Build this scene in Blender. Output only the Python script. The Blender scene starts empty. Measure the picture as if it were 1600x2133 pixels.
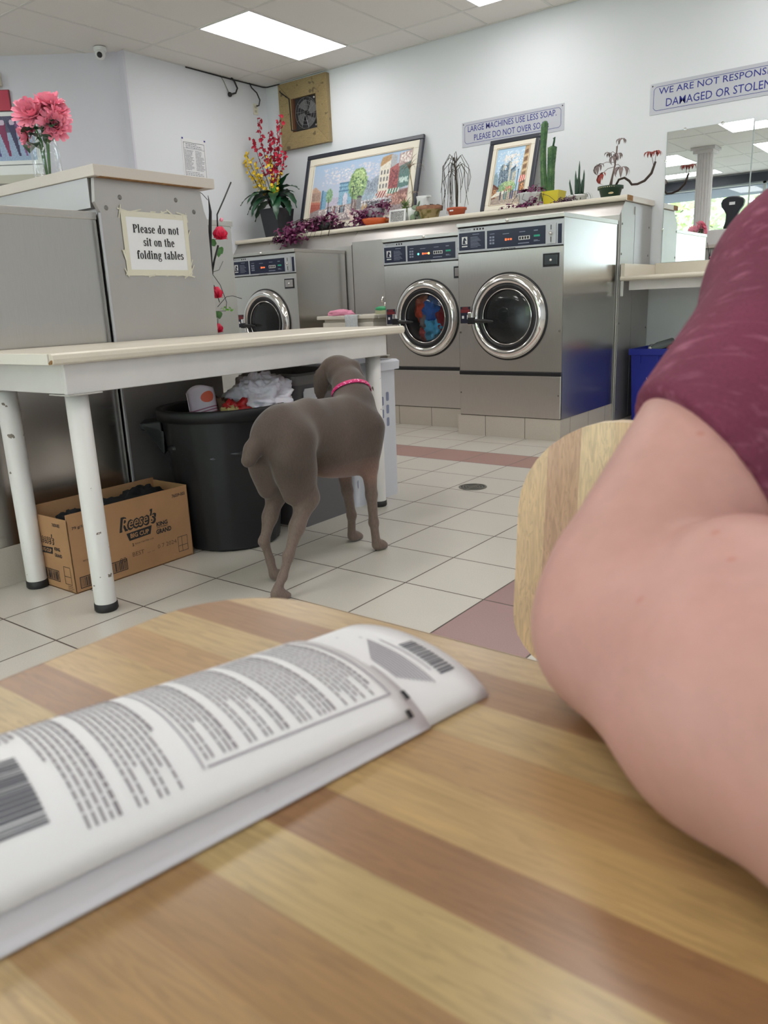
import bpy, math, random
import numpy as np
from mathutils import Vector, Matrix
random.seed(7); rng = np.random.default_rng(7)
scene = bpy.context.scene
PI = math.pi
# ------------------------------------------------------------------ camera
CR = (0.79911205, 0.59980919, -0.04060624)      # camera right in room axes
CD = (0.1239623, -0.23049117, -0.96514619)      # camera down
CF = (-0.58826294, 0.76622631, -0.258542)       # camera forward
cam = bpy.data.cameras.new('camera'); camo = bpy.data.objects.new('camera', cam)
scene.collection.objects.link(camo)
m = Matrix.Identity(4)
for i in range(3):
    m[i][0] = CR[i]; m[i][1] = -CD[i]; m[i][2] = -CF[i]
m[0][3] = 0; m[1][3] = 0; m[2][3] = 1.0
camo.matrix_world = m
cam.sensor_fit = 'HORIZONTAL'; cam.sensor_width = 36; cam.lens = 36 * 1615.7 / 1600
cam.clip_start = 0.02; cam.clip_end = 200
cam.dof.use_dof = True; cam.dof.focus_distance = 4.2; cam.dof.aperture_fstop = 14
scene.camera = camo
# ------------------------------------------------------------------ world, exposure
w = bpy.data.worlds.new('world'); scene.world = w; w.use_nodes = True
bg = w.node_tree.nodes['Background']; bg.inputs[0].default_value = (.80, .90, 1, 1); bg.inputs[1].default_value = 5.0
scene.view_settings.view_transform = 'Standard'; scene.view_settings.look = 'None'
scene.view_settings.gamma = 1; scene.view_settings.use_curve_mapping = False
scene.view_settings.exposure = 0.85
LIGHT = 4.0          # ceiling panel emission
# ------------------------------------------------------------------ helpers
def link(o): scene.collection.objects.link(o); return o
def srgb(r, g, b):
    f = lambda c: ((c / 255 + .055) / 1.055) ** 2.4 if c > 10 else c / 255 / 12.92
    return (f(r), f(g), f(b), 1)
MATS = {}
def mat(name, col, rough=.5, metal=0., bump=0., bscale=50., var=0., vscale=5., spec=None, emis=None, estr=0, trans=0, alpha=None, sss=0, coat=0, aniso=None, ior=None, stretch=None):
    if name in MATS: return MATS[name]
    M = bpy.data.materials.new(name); M.use_nodes = True; nt = M.node_tree; n = nt.nodes; L = nt.links
    b = n['Principled BSDF']; b.inputs['Base Color'].default_value = col; b.inputs['Roughness'].default_value = rough
    b.inputs['Metallic'].default_value = metal
    if spec is not None: b.inputs['Specular IOR Level'].default_value = spec
    if emis: b.inputs['Emission Color'].default_value = emis; b.inputs['Emission Strength'].default_value = estr
    if trans: b.inputs['Transmission Weight'].default_value = trans
    if ior: b.inputs['IOR'].default_value = ior
    if sss: b.inputs['Subsurface Weight'].default_value = sss; b.inputs['Subsurface Radius'].default_value = (.02, .008, .005)
    if coat: b.inputs['Coat Weight'].default_value = coat; b.inputs['Coat Roughness'].default_value = .15
    if alpha is not None: b.inputs['Alpha'].default_value = alpha
    if bump or var:
        tc = n.new('ShaderNodeTexCoord'); src = tc.outputs['Object']
        if stretch:
            mp = n.new('ShaderNodeMapping'); mp.inputs['Scale'].default_value = stretch; L.new(src, mp.inputs[0]); src = mp.outputs[0]
    if bump:
        no = n.new('ShaderNodeTexNoise'); no.inputs['Scale'].default_value = bscale; no.inputs['Detail'].default_value = 3
        L.new(src, no.inputs['Vector']); bu = n.new('ShaderNodeBump'); bu.inputs['Strength'].default_value = bump; bu.inputs['Distance'].default_value = .01
        L.new(no.outputs['Fac'], bu.inputs['Height']); L.new(bu.outputs[0], b.inputs['Normal'])
    if var:
        no = n.new('ShaderNodeTexNoise'); no.inputs['Scale'].default_value = vscale; no.inputs['Detail'].default_value = 4
        L.new(src, no.inputs['Vector'])
        r = n.new('ShaderNodeMapRange'); r.inputs[1].default_value = .3; r.inputs[2].default_value = .7; r.inputs[3].default_value = 1 - var; r.inputs[4].default_value = 1 + var
        L.new(no.outputs['Fac'], r.inputs[0])
        mx = n.new('ShaderNodeVectorMath'); mx.operation = 'SCALE'; mx.inputs[0].default_value = col[:3]; L.new(r.outputs[0], mx.inputs['Scale'])
        L.new(mx.outputs[0], b.inputs['Base Color'])
    MATS[name] = M; return M
class MB:
    """collects polygons, builds one mesh object"""
    def __init__(s): s.v = []; s.f = []; s.mi = []; s.cur = 0
    def add(s, vs, fs):
        o = len(s.v); s.v += [tuple(map(float, p)) for p in vs]
        for f in fs: s.f.append(tuple(i + o for i in f)); s.mi.append(s.cur)
        return s
    def mat(s, i): s.cur = i; return s
    def box(s, x0, x1, y0, y1, z0, z1):
        v = [(x, y, z) for x in (x0, x1) for y in (y0, y1) for z in (z0, z1)]
        return s.add(v, [(0, 1, 3, 2), (4, 6, 7, 5), (0, 4, 5, 1), (2, 3, 7, 6), (0, 2, 6, 4), (1, 5, 7, 3)])
    def quad(s, a, b, c, d): return s.add([a, b, c, d], [(0, 1, 2, 3)])
    def prism(s, poly, axis, a, b):
        """2D polygon extruded along an axis: axis 0 -> (y,z), 1 -> (x,z), 2 -> (x,y)"""
        def P(p, t): return (t, p[0], p[1]) if axis == 0 else ((p[0], t, p[1]) if axis == 1 else (p[0], p[1], t))
        n = len(poly); v = [P(p, a) for p in poly] + [P(p, b) for p in poly]
        return s.add(v, [tuple(range(n))[::-1], tuple(range(n, 2 * n))] + [(i, (i + 1) % n, n + (i + 1) % n, n + i) for i in range(n)])
    def tube(s, pts, r, n=10, cap=True):
        pts = [Vector(p) for p in pts]; k = len(pts); rr = r if hasattr(r, '__len__') else [r] * k
        v = []; up = None
        for i, p in enumerate(pts):
            d = (pts[min(i + 1, k - 1)] - pts[max(i - 1, 0)])
            d = d.normalized() if d.length > 1e-9 else Vector((0, 0, 1))
            if up is None: up = Vector((0, 0, 1)) if abs(d.z) < .9 else Vector((1, 0, 0))
            a = d.cross(up); a = a.normalized() if a.length > 1e-6 else Vector((1, 0, 0)); b = a.cross(d).normalized(); up = b
            for j in range(n):
                t = 2 * PI * j / n; v.append(p + (a * math.cos(t) + b * math.sin(t)) * rr[i])
        f = [(i * n + j, i * n + (j + 1) % n, (i + 1) * n + (j + 1) % n, (i + 1) * n + j) for i in range(k - 1) for j in range(n)]
        if cap: f += [tuple(range(n))[::-1], tuple(range((k - 1) * n, k * n))]
        return s.add(v, f)
    def lathe(s, prof, c=(0, 0, 0), axis=2, n=32, sx=1, sy=1):
        """prof: list of (radius, height)"""
        v = []
        for r, h in prof:
            for j in range(n):
                t = 2 * PI * j / n; a, b = r * math.cos(t) * sx, r * math.sin(t) * sy
                p = (a, b, h) if axis == 2 else ((a, h, b) if axis == 1 else (h, a, b))
                v.append((p[0] + c[0], p[1] + c[1], p[2] + c[2]))
        k = len(prof); f = []
        for i in range(k - 1):
            for j in range(n):
                q = (i * n + j, i * n + (j + 1) % n, (i + 1) * n + (j + 1) % n, (i + 1) * n + j)
                f.append(q if axis != 1 else q[::-1])
        return s.add(v, f)
    def disc(s, c, r, axis=2, n=32, sx=1, sy=1):
        v = []
        for j in range(n):
            t = 2 * PI * j / n; a, b = r * math.cos(t) * sx, r * math.sin(t) * sy
            v.append((c[0] + (a if axis != 0 else 0), c[1] + (b if axis == 2 else (a if axis == 0 else 0)), c[2] + (b if axis != 2 else 0)))
        return s.add(v, [tuple(range(n)) if axis != 1 else tuple(range(n))[::-1]])
    def ball(s, c, r, nu=12, nv=8, rot=None, fn=None):
        r = r if hasattr(r, '__len__') else (r, r, r); v = []
        for i in range(nv + 1):
            ph = PI * i / nv
            for j in range(nu):
                t = 2 * PI * j / nu; d = Vector((math.sin(ph) * math.cos(t), math.sin(ph) * math.sin(t), math.cos(ph)))
                k = fn(d) if fn else 1
                p = Vector((d.x * r[0] * k, d.y * r[1] * k, d.z * r[2] * k))
                if rot: p = rot @ p
                v.append(p + Vector(c))
        f = [(i * nu + j, (i + 1) * nu + j, (i + 1) * nu + (j + 1) % nu, i * nu + (j + 1) % nu) for i in range(nv) for j in range(nu)]
        return s.add(v, f)
    def leaf(s, base, d, up, length, width, droop=.5, n=6, fold=.15, shape=None, wave=0):
        """one curved leaf blade"""
        base = Vector(base); d = Vector(d).normalized(); up = Vector(up)
        side = d.cross(up); side = side.normalized() if side.length > 1e-5 else Vector((1, 0, 0)); nrm = side.cross(d).normalized()
        v = []; p = base.copy(); ang = 0
        for i in range(n + 1):
            t = i / n; wd = width * (shape(t) if shape else math.sin(PI * min(1, max(0.02, t ** .8))) ) * .5
            dd = (d * math.cos(ang) - nrm * math.sin(ang)).normalized(); nn = side.cross(dd)
            wv = wave * math.sin(i * 2.4) * width
            v += [p - side * wd + nn * (fold * wd + wv), p, p + side * wd + nn * (fold * wd - wv)]
            p = p + dd * (length / n); ang += droop / n * 2
        f = []
        for i in range(n):
            a = i * 3; f += [(a, a + 1, a + 4, a + 3), (a + 1, a + 2, a + 5, a + 4)]
        return s.add(v, f)
    def build(s, name, material, parent=None, smooth=False, bevel=0, loc=None, seg=2, autos=None):
        me = bpy.data.meshes.new(name); me.from_pydata(s.v, [], s.f); me.validate()
        ms = material if isinstance(material, (list, tuple)) else [material]
        for q in ms: me.materials.append(q)
        if len(ms) > 1 and len(me.polygons) == len(s.mi): me.polygons.foreach_set('material_index', s.mi)
        if smooth: me.polygons.foreach_set('use_smooth', [True] * len(me.polygons))
        me.update(); o = bpy.data.objects.new(name, me); link(o)
        if smooth and autos is not None: 
            try: me.set_sharp_from_angle(angle=autos)
            except Exception: pass
        if bevel:
            b = o.modifiers.new('bevel', 'BEVEL'); b.width = bevel; b.segments = seg; b.limit_method = 'ANGLE'; b.angle_limit = .6
        if parent: o.parent = parent
        if loc: o.location = loc
        return o
def tag(o, label, cat, group=None, kind=None):
    o['label'] = label
    if kind: o['kind'] = kind
    if cat: o['category'] = cat
    if group: o['group'] = group
    return o
def thing(name, label, cat, loc=(0, 0, 0), rz=0, group=None):
    o = bpy.data.objects.new(name, None); link(o); o.location = loc; o.rotation_euler = (0, 0, rz); o.empty_display_size = .05
    return tag(o, label, cat, group)
def struct(o, label): o['kind'] = 'structure'; o['label'] = label; return o
def text(body, name, o, u, v, h=None, wd=None, mt=None, parent=None, bold=0, shear=0, align='L', spacing=1.0, lift=.0006):
    """flat lettering: o = lower left corner (or centre), u = reading direction, v = up"""
    c = bpy.data.curves.new(name, 'FONT'); c.body = body; c.size = 1; c.offset = bold; c.shear = shear; c.space_character = spacing; c.resolution_u = 2
    t = bpy.data.objects.new(name, c); link(t); dg = bpy.context.evaluated_depsgraph_get(); me0 = t.evaluated_get(dg).to_mesh()
    vs = [tuple(q.co) for q in me0.vertices]; fs = [tuple(p.vertices) for p in me0.polygons]
    bpy.data.objects.remove(t); bpy.data.curves.remove(c)
    x0 = min(q[0] for q in vs); x1 = max(q[0] for q in vs); y0 = min(q[1] for q in vs); y1 = max(q[1] for q in vs)
    sy = h / (y1 - y0) if h else wd / (x1 - x0); sx = wd / (x1 - x0) if wd else sy
    o = Vector(o); u = Vector(u).normalized(); v = Vector(v).normalized(); nrm = u.cross(v)
    ox = -(x1 - x0) * sx / 2 if align == 'C' else 0
    out = [o + u * ((q[0] - x0) * sx + ox) + v * ((q[1] - y0) * sy) + nrm * lift for q in vs]
    mb = MB(); mb.add(out, fs); return mb.build(name, mt, parent)
# ---- organic surfaces: smooth union of tapered limbs, meshed with surface nets
class SDF:
    def __init__(s, lo, hi, h):
        s.lo = np.array(lo, float); s.h = h; s.n = (np.ceil((np.array(hi) - s.lo) / h)).astype(int) + 1
        s.g = np.full(s.n, 1., np.float32)
    def _reg(s, lo, hi, k):
        m_ = k + 3 * s.h; a = np.maximum(((lo - m_ - s.lo) / s.h).astype(int), 0); b = np.minimum(((hi + m_ - s.lo) / s.h).astype(int) + 1, s.n)
        if (b <= a).any(): return None
        X, Y, Z = np.meshgrid(*[s.lo[i] + np.arange(a[i], b[i]) * s.h for i in range(3)], indexing='ij')
        return tuple(slice(a[i], b[i]) for i in range(3)), np.stack([X, Y, Z], -1).astype(np.float32)
    def _mix(s, sl, d, k, sub=False):
        g = s.g[sl]
        if sub: d = -d; hh = np.clip(.5 - .5 * (g - d) / k, 0, 1); s.g[sl] = g * (1 - hh) + d * hh + k * hh * (1 - hh)
        else: hh = np.clip(.5 + .5 * (g - d) / k, 0, 1); s.g[sl] = g * (1 - hh) + d * hh - k * hh * (1 - hh)
    def limb(s, a, b, ra, rb, k=.03, sub=False):
        a = np.array(a, float); b = np.array(b, float); r = max(ra, rb)
        q = s._reg(np.minimum(a, b) - r, np.maximum(a, b) + r, k)
        if q is None: return
        sl, P = q; ab = b - a; t = np.clip(((P - a) @ ab) / max(ab @ ab, 1e-9), 0, 1)
        d = np.linalg.norm(P - (a + t[..., None] * ab), axis=-1) - (ra + (rb - ra) * t); s._mix(sl, d, k, sub)
    def chain(s, pts, rs, k=.03):
        for i in range(len(pts) - 1): s.limb(pts[i], pts[i + 1], rs[i], rs[i + 1], k)
    def ell(s, c, r, k=.03, rot=None, sub=False):
        c = np.array(c, float); r = np.array(r, float); R_ = max(r); q = s._reg(c - R_, c + R_, k)
        if q is None: return
        sl, P = q; p = P - c
        if rot is not None: p = p @ np.array(rot)
        k0 = np.linalg.norm(p / r, axis=-1); k1 = np.linalg.norm(p / (r * r), axis=-1) + 1e-9
        s._mix(sl, k0 * (k0 - 1) / k1, k, sub)
    def coords(s):
        return np.stack(np.meshgrid(*[s.lo[i] + np.arange(s.n[i]) * s.h for i in range(3)], indexing='ij'), -1)
    def cut(s, p, nrm):      # keep the side the normal points away from
        n = np.array(nrm, float); n /= np.linalg.norm(n); P = s.coords(); s.g = np.maximum(s.g, (((P - np.array(p)) @ n)).astype(np.float32))
    def mesh(s, name, material, parent=None, smooth_iter=2):
        g = s.g; n = s.n; ins = g < 0
        c = [ins[dx:n[0] - 1 + dx, dy:n[1] - 1 + dy, dz:n[2] - 1 + dz] for dx in (0, 1) for dy in (0, 1) for dz in (0, 1)]
        cnt = sum(q.astype(np.int8) for q in c); act = (cnt > 0) & (cnt < 8)
        idx = np.full(act.shape, -1, np.int64); A = np.argwhere(act); idx[act] = np.arange(len(A))
        acc = np.zeros((len(A), 3)); num = np.zeros(len(A)); off = [(dx, dy, dz) for dx in (0, 1) for dy in (0, 1) for dz in (0, 1)]
        G = [g[A[:, 0] + o[0], A[:, 1] + o[1], A[:, 2] + o[2]] for o in off]
        for i in range(8):
            for j in range(i + 1, 8):
                if sum(abs(off[i][q] - off[j][q]) for q in range(3)) != 1: continue
                cr = (G[i] < 0) != (G[j] < 0); t = np.where(cr, G[i] / np.where(cr, G[i] - G[j], 1), 0)
                oi = np.array(off[i]); oj = np.array(off[j])
                acc += np.where(cr[:, None], oi + t[:, None] * (oj - oi), 0); num += cr
        V = s.lo + (A + acc / num[:, None]) * s.h
        F = []
        for ax in range(3):
            a, b = [(1, 2), (2, 0), (0, 1)][ax]
            sl0 = [slice(1, n[q] - 1) for q in range(3)]; sl0[ax] = slice(0, n[ax] - 1); sl1 = list(sl0); sl1[ax] = slice(1, n[ax])
            i0 = ins[tuple(sl0)]; i1 = ins[tuple(sl1)]
            for flip, mk in ((False, i0 & ~i1), (True, ~i0 & i1)):
                E = np.argwhere(mk); 
                if not len(E): continue
                st = np.array([1, 1, 1]); st[ax] = 0; E = E + st
                da = np.zeros(3, int); da[a] = 1; db = np.zeros(3, int); db[b] = 1
                q = [idx[tuple((E - x).T)] for x in (da * 0, da, da + db, db)]
                Q = np.stack(q, 1); F.append(Q[:, ::-1] if flip else Q)
        F = np.concatenate(F); F = F[(F >= 0).all(1)]
        for _ in range(smooth_iter):
            S = np.zeros_like(V); Cn = np.zeros(len(V))
            for e in range(4):
                i, j = F[:, e], F[:, (e + 1) % 4]
                for q in range(3): S[:, q] += np.bincount(i, V[j, q], len(V)) + np.bincount(j, V[i, q], len(V))
                Cn += np.bincount(i, minlength=len(V)) + np.bincount(j, minlength=len(V))
            V = V * .5 + .5 * S / np.maximum(Cn, 1)[:, None]
        me = bpy.data.meshes.new(name); me.from_pydata(V.tolist(), [], F.tolist()); me.materials.append(material)
        me.polygons.foreach_set('use_smooth', [True] * len(me.polygons)); me.update()
        o = bpy.data.objects.new(name, me); link(o)
        if parent: o.parent = parent
        return o
def blob(name, c, r, mt, parent=None, seed=0, rough=.25, freq=3, nu=40, nv=28, floor=None):
    """crumpled soft lump"""
    from mathutils import noise
    mb = MB()
    def fn(d): 
        q = d * freq + Vector((seed * 7.3, seed * 3.1, 0))
        return 1 + rough * noise.noise(q) + rough * .7 * (abs(noise.noise(q * 2.1)) - .2) + rough * .35 * abs(noise.noise(q * 4.7))
    mb.ball(c, r, nu, nv, fn=fn)
    if floor is not None: mb.v = [(p[0], p[1], max(p[2], floor)) for p in mb.v]
    return mb.build(name, mt, parent, smooth=True)
# ------------------------------------------------------------------ materials
steel = mat('brushed_steel', (.56, .535, .505, 1), .33, 1, bump=.04, bscale=1, stretch=(60, 60, 900), var=.05, vscale=1.3)
steel_side = mat('brushed_steel_side', (.58, .555, .525, 1), .24, 1, bump=.02, bscale=1, stretch=(600, 600, 12), var=.04, vscale=1.1)
steel_v = mat('brushed_steel_upright', (.70, .675, .65, 1), .30, 1, bump=.04, bscale=1, stretch=(600, 600, 12), var=.05, vscale=1.1)
steel_grey = mat('galvanised_steel', (.50, .48, .465, 1), .42, .85, bump=.05, bscale=40, var=.06, vscale=2)
silver = mat('silver_facia', (.56, .57, .60, 1), .45, .6)
chrome = mat('chrome', (.85, .84, .82, 1), .09, 1)
black = mat('black_plastic', (.012, .012, .014, 1), .4)
rubber = mat('black_rubber', (.015, .015, .016, 1), .55)
navy = mat('navy_overlay', srgb(22, 28, 58), .3)
navy_txt = mat('pale_overlay_print', srgb(140, 145, 165), .5)
white_txt = mat('white_overlay_print', srgb(225, 225, 225), .5)
red_led = mat('red_display', srgb(225, 90, 50), .4, emis=(1, .16, .05, 1), estr=.8)
grn_led = mat('green_display', srgb(30, 120, 90), .4, emis=(.05, .6, .35, 1), estr=.15)
grn_lamp = mat('green_lamp', srgb(80, 220, 190), .4, emis=(.1, 1, .7, 1), estr=2)
amb_lamp = mat('amber_lamp', srgb(255, 190, 80), .4, emis=(1, .55, .1, 1), estr=3)
ink = mat('black_ink', (.012, .012, .015, 1), .6)
blue_ink = mat('blue_ink', srgb(33, 38, 130), .5)
laminate = mat('cream_laminate', srgb(221, 212, 196), .3, var=.03, vscale=300)
laminate_g = mat('grey_laminate', srgb(205, 196, 186), .35, var=.03, vscale=300)
white_paint = mat('white_paint', srgb(214, 210, 208), .45, bump=.1, bscale=20, var=.03, vscale=9)
wall_m = mat('white_wall_paint', srgb(222, 225, 229), .6, bump=.05, bscale=60)
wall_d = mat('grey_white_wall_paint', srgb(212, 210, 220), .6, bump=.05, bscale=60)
paper = mat('white_paper', srgb(228, 228, 230), .6)
tape = mat('old_clear_tape', srgb(214, 210, 192), .35)
tape_y = mat('yellowed_paper_edge', srgb(214, 210, 190), .5)
chip = mat('bare_chipboard', srgb(150, 112, 70), .8, bump=.4, bscale=80, var=.3, vscale=60)
leaf_d = mat('dark_green_leaf', srgb(28, 72, 46), .35, var=.3, vscale=14)
leaf_m = mat('mid_green_leaf', srgb(70, 120, 60), .45, var=.25, vscale=20)
leaf_y = mat('young_green_leaf', srgb(110, 175, 60), .45)
leaf_g = mat('grey_green_leaf', srgb(120, 140, 115), .5, var=.2, vscale=30)
purple = mat('purple_leaf', srgb(98, 22, 70), .45, var=.35, vscale=25)
purple_d = mat('dark_purple_leaf', srgb(60, 18, 45), .45, var=.3, vscale=25)
stem_b = mat('brown_stem', srgb(62, 48, 42), .7, bump=.3, bscale=90)
stem_g = mat('green_stem', srgb(80, 100, 60), .6)
terracotta = mat('terracotta', srgb(172, 84, 56), .7, var=.08, vscale=20)
soil = mat('potting_soil', srgb(50, 38, 30), .95, bump=.5, bscale=90)
pink = mat('pink_petal', srgb(255, 160, 182), .6, sss=.3, var=.08, vscale=40)
rose = mat('rose_petal', srgb(226, 40, 80), .55, var=.2, vscale=40)
red_pet = mat('crimson_petal', srgb(175, 25, 55), .6, var=.25, vscale=40)
yel_pet = mat('yellow_petal', srgb(232, 200, 60), .6, var=.15, vscale=40)
def glassm(name, tint, rough=.0, mixf=None):
    M = bpy.data.materials.new(name); M.use_nodes = True; nt = M.node_tree; n = nt.nodes; L = nt.links; n.clear()
    out = n.new('ShaderNodeOutputMaterial'); tr = n.new('ShaderNodeBsdfTransparent'); tr.inputs[0].default_value = tint
    gl = n.new('ShaderNodeBsdfGlossy'); gl.inputs['Roughness'].default_value = rough; gl.inputs['Color'].default_value = (1, 1, 1, 1)
    lw = n.new('ShaderNodeLayerWeight'); fr = n.new('ShaderNodeMath'); fr.operation = 'POWER'; fr.inputs[1].default_value = 3.5; L.new(lw.outputs['Facing'], fr.inputs[0]); f2 = n.new('ShaderNodeMath'); f2.operation = 'MULTIPLY_ADD'; f2.inputs[1].default_value = .5; f2.inputs[2].default_value = .04; L.new(fr.outputs[0], f2.inputs[0]); mx = n.new('ShaderNodeMixShader')
    L.new(f2.outputs[0], mx.inputs[0]); L.new(tr.outputs[0], mx.inputs[1]); L.new(gl.outputs[0], mx.inputs[2]); L.new(mx.outputs[0], out.inputs[0]); return M
glass = glassm('clear_glass', (.97, .98, .985, 1)); door_glass = glassm('smoked_door_glass', (.72, .74, .76, 1), .02)
# node helper for computed patterns
class NT:
    def __init__(s, name):
        s.M = bpy.data.materials.new(name); s.M.use_nodes = True; s.nt = s.M.node_tree; s.n = s.nt.nodes; s.L = s.nt.links; s.b = s.n['Principled BSDF']
        s.tc = s.n.new('ShaderNodeTexCoord').outputs['Object']
    def m(s, op, *a):
        q = s.n.new('ShaderNodeMath'); q.operation = op
        for i, x in enumerate(a):
            if isinstance(x, (int, float)): q.inputs[i].default_value = x
            else: s.L.new(x, q.inputs[i])
        return q.outputs[0]
    def sep(s):
        q = s.n.new('ShaderNodeSeparateXYZ'); s.L.new(s.tc, q.inputs[0]); return q.outputs
    def noise(s, scale, stretch=(1, 1, 1), detail=3, dist=0, off=None):
        mp = s.n.new('ShaderNodeMapping'); mp.inputs['Scale'].default_value = stretch; s.L.new(s.tc, mp.inputs[0])
        if off is not None: s.L.new(off, mp.inputs['Location'])
        q = s.n.new('ShaderNodeTexNoise'); q.inputs['Scale'].default_value = scale; q.inputs['Detail'].default_value = detail; q.inputs['Distortion'].default_value = dist
        s.L.new(mp.outputs[0], q.inputs['Vector']); return q.outputs['Fac']
    def mix(s, f, a, b):
        q = s.n.new('ShaderNodeMix'); q.data_type = 'RGBA'
        for i, x in ((0, f), (6, a), (7, b)):
            if isinstance(x, (int, float)): q.inputs[i].default_value = x
            elif isinstance(x, tuple): q.inputs[i].default_value = x
            else: s.L.new(x, q.inputs[i])
        return q.outputs[2]
    def mul(s, c, f):
        q = s.n.new('ShaderNodeVectorMath'); q.operation = 'SCALE'; s.L.new(c, q.inputs[0]); s.L.new(f, q.inputs['Scale']); return q.outputs[0]
    def ramp(s, f, stops, interp='LINEAR'):
        q = s.n.new('ShaderNodeValToRGB'); q.color_ramp.interpolation = interp; e = q.color_ramp.elements
        e[0].position = stops[0][0]; e[0].color = stops[0][1]; e[1].position = stops[-1][0]; e[1].color = stops[-1][1]
        for p, c in stops[1:-1]: k = e.new(p); k.color = c
        s.L.new(f, q.inputs[0]); return q.outputs[0]
    def rng(s, x, a, b, c, d):
        q = s.n.new('ShaderNodeMapRange'); s.L.new(x, q.inputs[0])
        for i, v in enumerate((a, b, c, d)): q.inputs[i + 1].default_value = v
        return q.outputs[0]
    def white(s, x, y):
        c = s.n.new('ShaderNodeCombineXYZ')
        for i, a in enumerate((x, y)):
            if isinstance(a, (int, float)): c.inputs[i].default_value = a
            else: s.L.new(a, c.inputs[i])
        q = s.n.new('ShaderNodeTexWhiteNoise'); s.L.new(c.outputs[0], q.inputs[0]); return q.outputs['Value']
    def bump(s, h, st=.3, d=.002):
        q = s.n.new('ShaderNodeBump'); q.inputs['Strength'].default_value = st; q.inputs['Distance'].default_value = d; s.L.new(h, q.inputs['Height']); s.L.new(q.outputs[0], s.b.inputs['Normal'])
    def done(s, col, rough=.4):
        s.L.new(col, s.b.inputs['Base Color'])
        if isinstance(rough, (int, float)): s.b.inputs['Roughness'].default_value = rough
        else: s.L.new(rough, s.b.inputs['Roughness'])
        return s.M
def tile_mat(name, a, b, x0, px, y0, py, grout, col, gcol, stripes=None, rough=.25):
    """square tiles over axes a,b"""
    t = NT(name); X = t.sep(); u = t.m('DIVIDE', t.m('SUBTRACT', X[a], x0), px); v = t.m('DIVIDE', t.m('SUBTRACT', X[b], y0), py)
    def edge(q, p):
        f = t.m('FRACT', q); return t.m('LESS_THAN', t.m('MULTIPLY', t.m('MINIMUM', f, t.m('SUBTRACT', 1, f)), p), grout)
    g = t.m('MAXIMUM', edge(u, px), edge(v, py)); wn = t.white(t.m('FLOOR', u), t.m('FLOOR', v))
    base = t.mix(0, col, col)
    if stripes:
        for (ax, lo, hi, lim, sc) in stripes:
            q = t.m('MULTIPLY', t.m('GREATER_THAN', X[ax], lo), t.m('LESS_THAN', X[ax], hi))
            q = t.m('MULTIPLY', q, t.m('LESS_THAN', X[1 - ax], lim) if ax == 1 else t.m('LESS_THAN', X[1 - ax], lim))
            base = t.mix(q, base, sc)
    k = t.m('ADD', t.m('ADD', .93, t.m('MULTIPLY', wn, .05)), t.m('MULTIPLY', t.noise(4, detail=4), .06)); base = t.mul(base, k)
    sp = t.rng(t.noise(260, detail=1), .35, .65, .96, 1.03); base = t.mul(base, sp)
    c = t.mix(g, base, gcol); t.bump(t.m('SUBTRACT', 1, g), .5, .002)
    return t.done(c, t.m('ADD', rough, t.m('MULTIPLY', g, .5)))
floor_m = tile_mat('cream_floor_tile', 0, 1, -1.597, .331, 2.529, .3365, .0030, srgb(205, 199, 189), srgb(88, 76, 70),
    [(1, 4.212, 4.548, -.935, srgb(168, 132, 124)), (0, -1.266, -.935, 4.548, srgb(160, 128, 124))])
base_tile = tile_mat('beige_plinth_tile', 0, 1, -2.603, .331, .5, 50, .0025, srgb(196, 187, 174), srgb(110, 98, 90))
base_tile_y = tile_mat('beige_plinth_tile_return', 1, 2, 5.30, .331, -.5, 50, .0025, srgb(196, 187, 174), srgb(110, 98, 90))
def ceil_mat():
    t = NT('mineral_ceiling_tile'); X = t.sep(); n1 = t.noise(140, detail=2); n2 = t.noise(600, detail=1)
    k = t.m('ADD', t.rng(n1, .3, .7, .97, 1.02), t.rng(n2, .35, .75, -.02, .03))
    c = t.mul(t.mix(0, srgb(236, 233, 228), srgb(236, 233, 228)), k); t.bump(n2, .2, .002); return t.done(c, .9)
ceiling_m = ceil_mat()
def plank_mat(name, ax, lo, w_, cols, grain_ax, tone=.62):
    """laminated wood strips: constant colours by strip, grain along grain_ax"""
    t = NT(name); X = t.sep(); n = len(cols)
    q = t.m('DIVIDE', t.m('SUBTRACT', X[ax], lo), w_ * n)
    c = t.ramp(q, [(i / n, srgb(*k)) for i, k in enumerate(cols)], 'CONSTANT')
    idx = t.m('FLOOR', t.m('DIVIDE', t.m('SUBTRACT', X[ax], lo), w_))
    cmb = t.n.new('ShaderNodeCombineXYZ'); t.L.new(t.m('MULTIPLY', idx, 3.7), cmb.inputs[grain_ax]); t.L.new(t.m('MULTIPLY', idx, 1.3), cmb.inputs[ax])
    st = [40, 40, 40]; st[grain_ax] = 2.2; st2 = [160, 160, 160]; st2[grain_ax] = 9
    g1 = t.noise(3.0, tuple(st), 3, .8, cmb.outputs[0]); g2 = t.noise(2, tuple(st2), 2, .3, cmb.outputs[0])
    f = t.m('FRACT', t.m('MULTIPLY', g1, 7.0)); line = t.rng(f, .0, .6, .82, 1.04)
    k = t.m('MULTIPLY', line, t.rng(g2, .3, .7, .90, 1.06)); blot = t.rng(t.noise(9, detail=3), .35, .65, .96, 1.05)
    c = t.mul(c, t.m('MULTIPLY', tone, t.m('MULTIPLY', k, blot))); t.bump(g2, .05, .001); M = t.done(c, .32); t.b.inputs['Coat Weight'].default_value = .25; t.b.inputs['Coat Roughness'].default_value = .2
    return M
LC, DK, MT, MB_, YL = (222, 189, 138), (184, 139, 98), (205, 164, 116), (195, 154, 103), (214, 181, 122)
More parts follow.
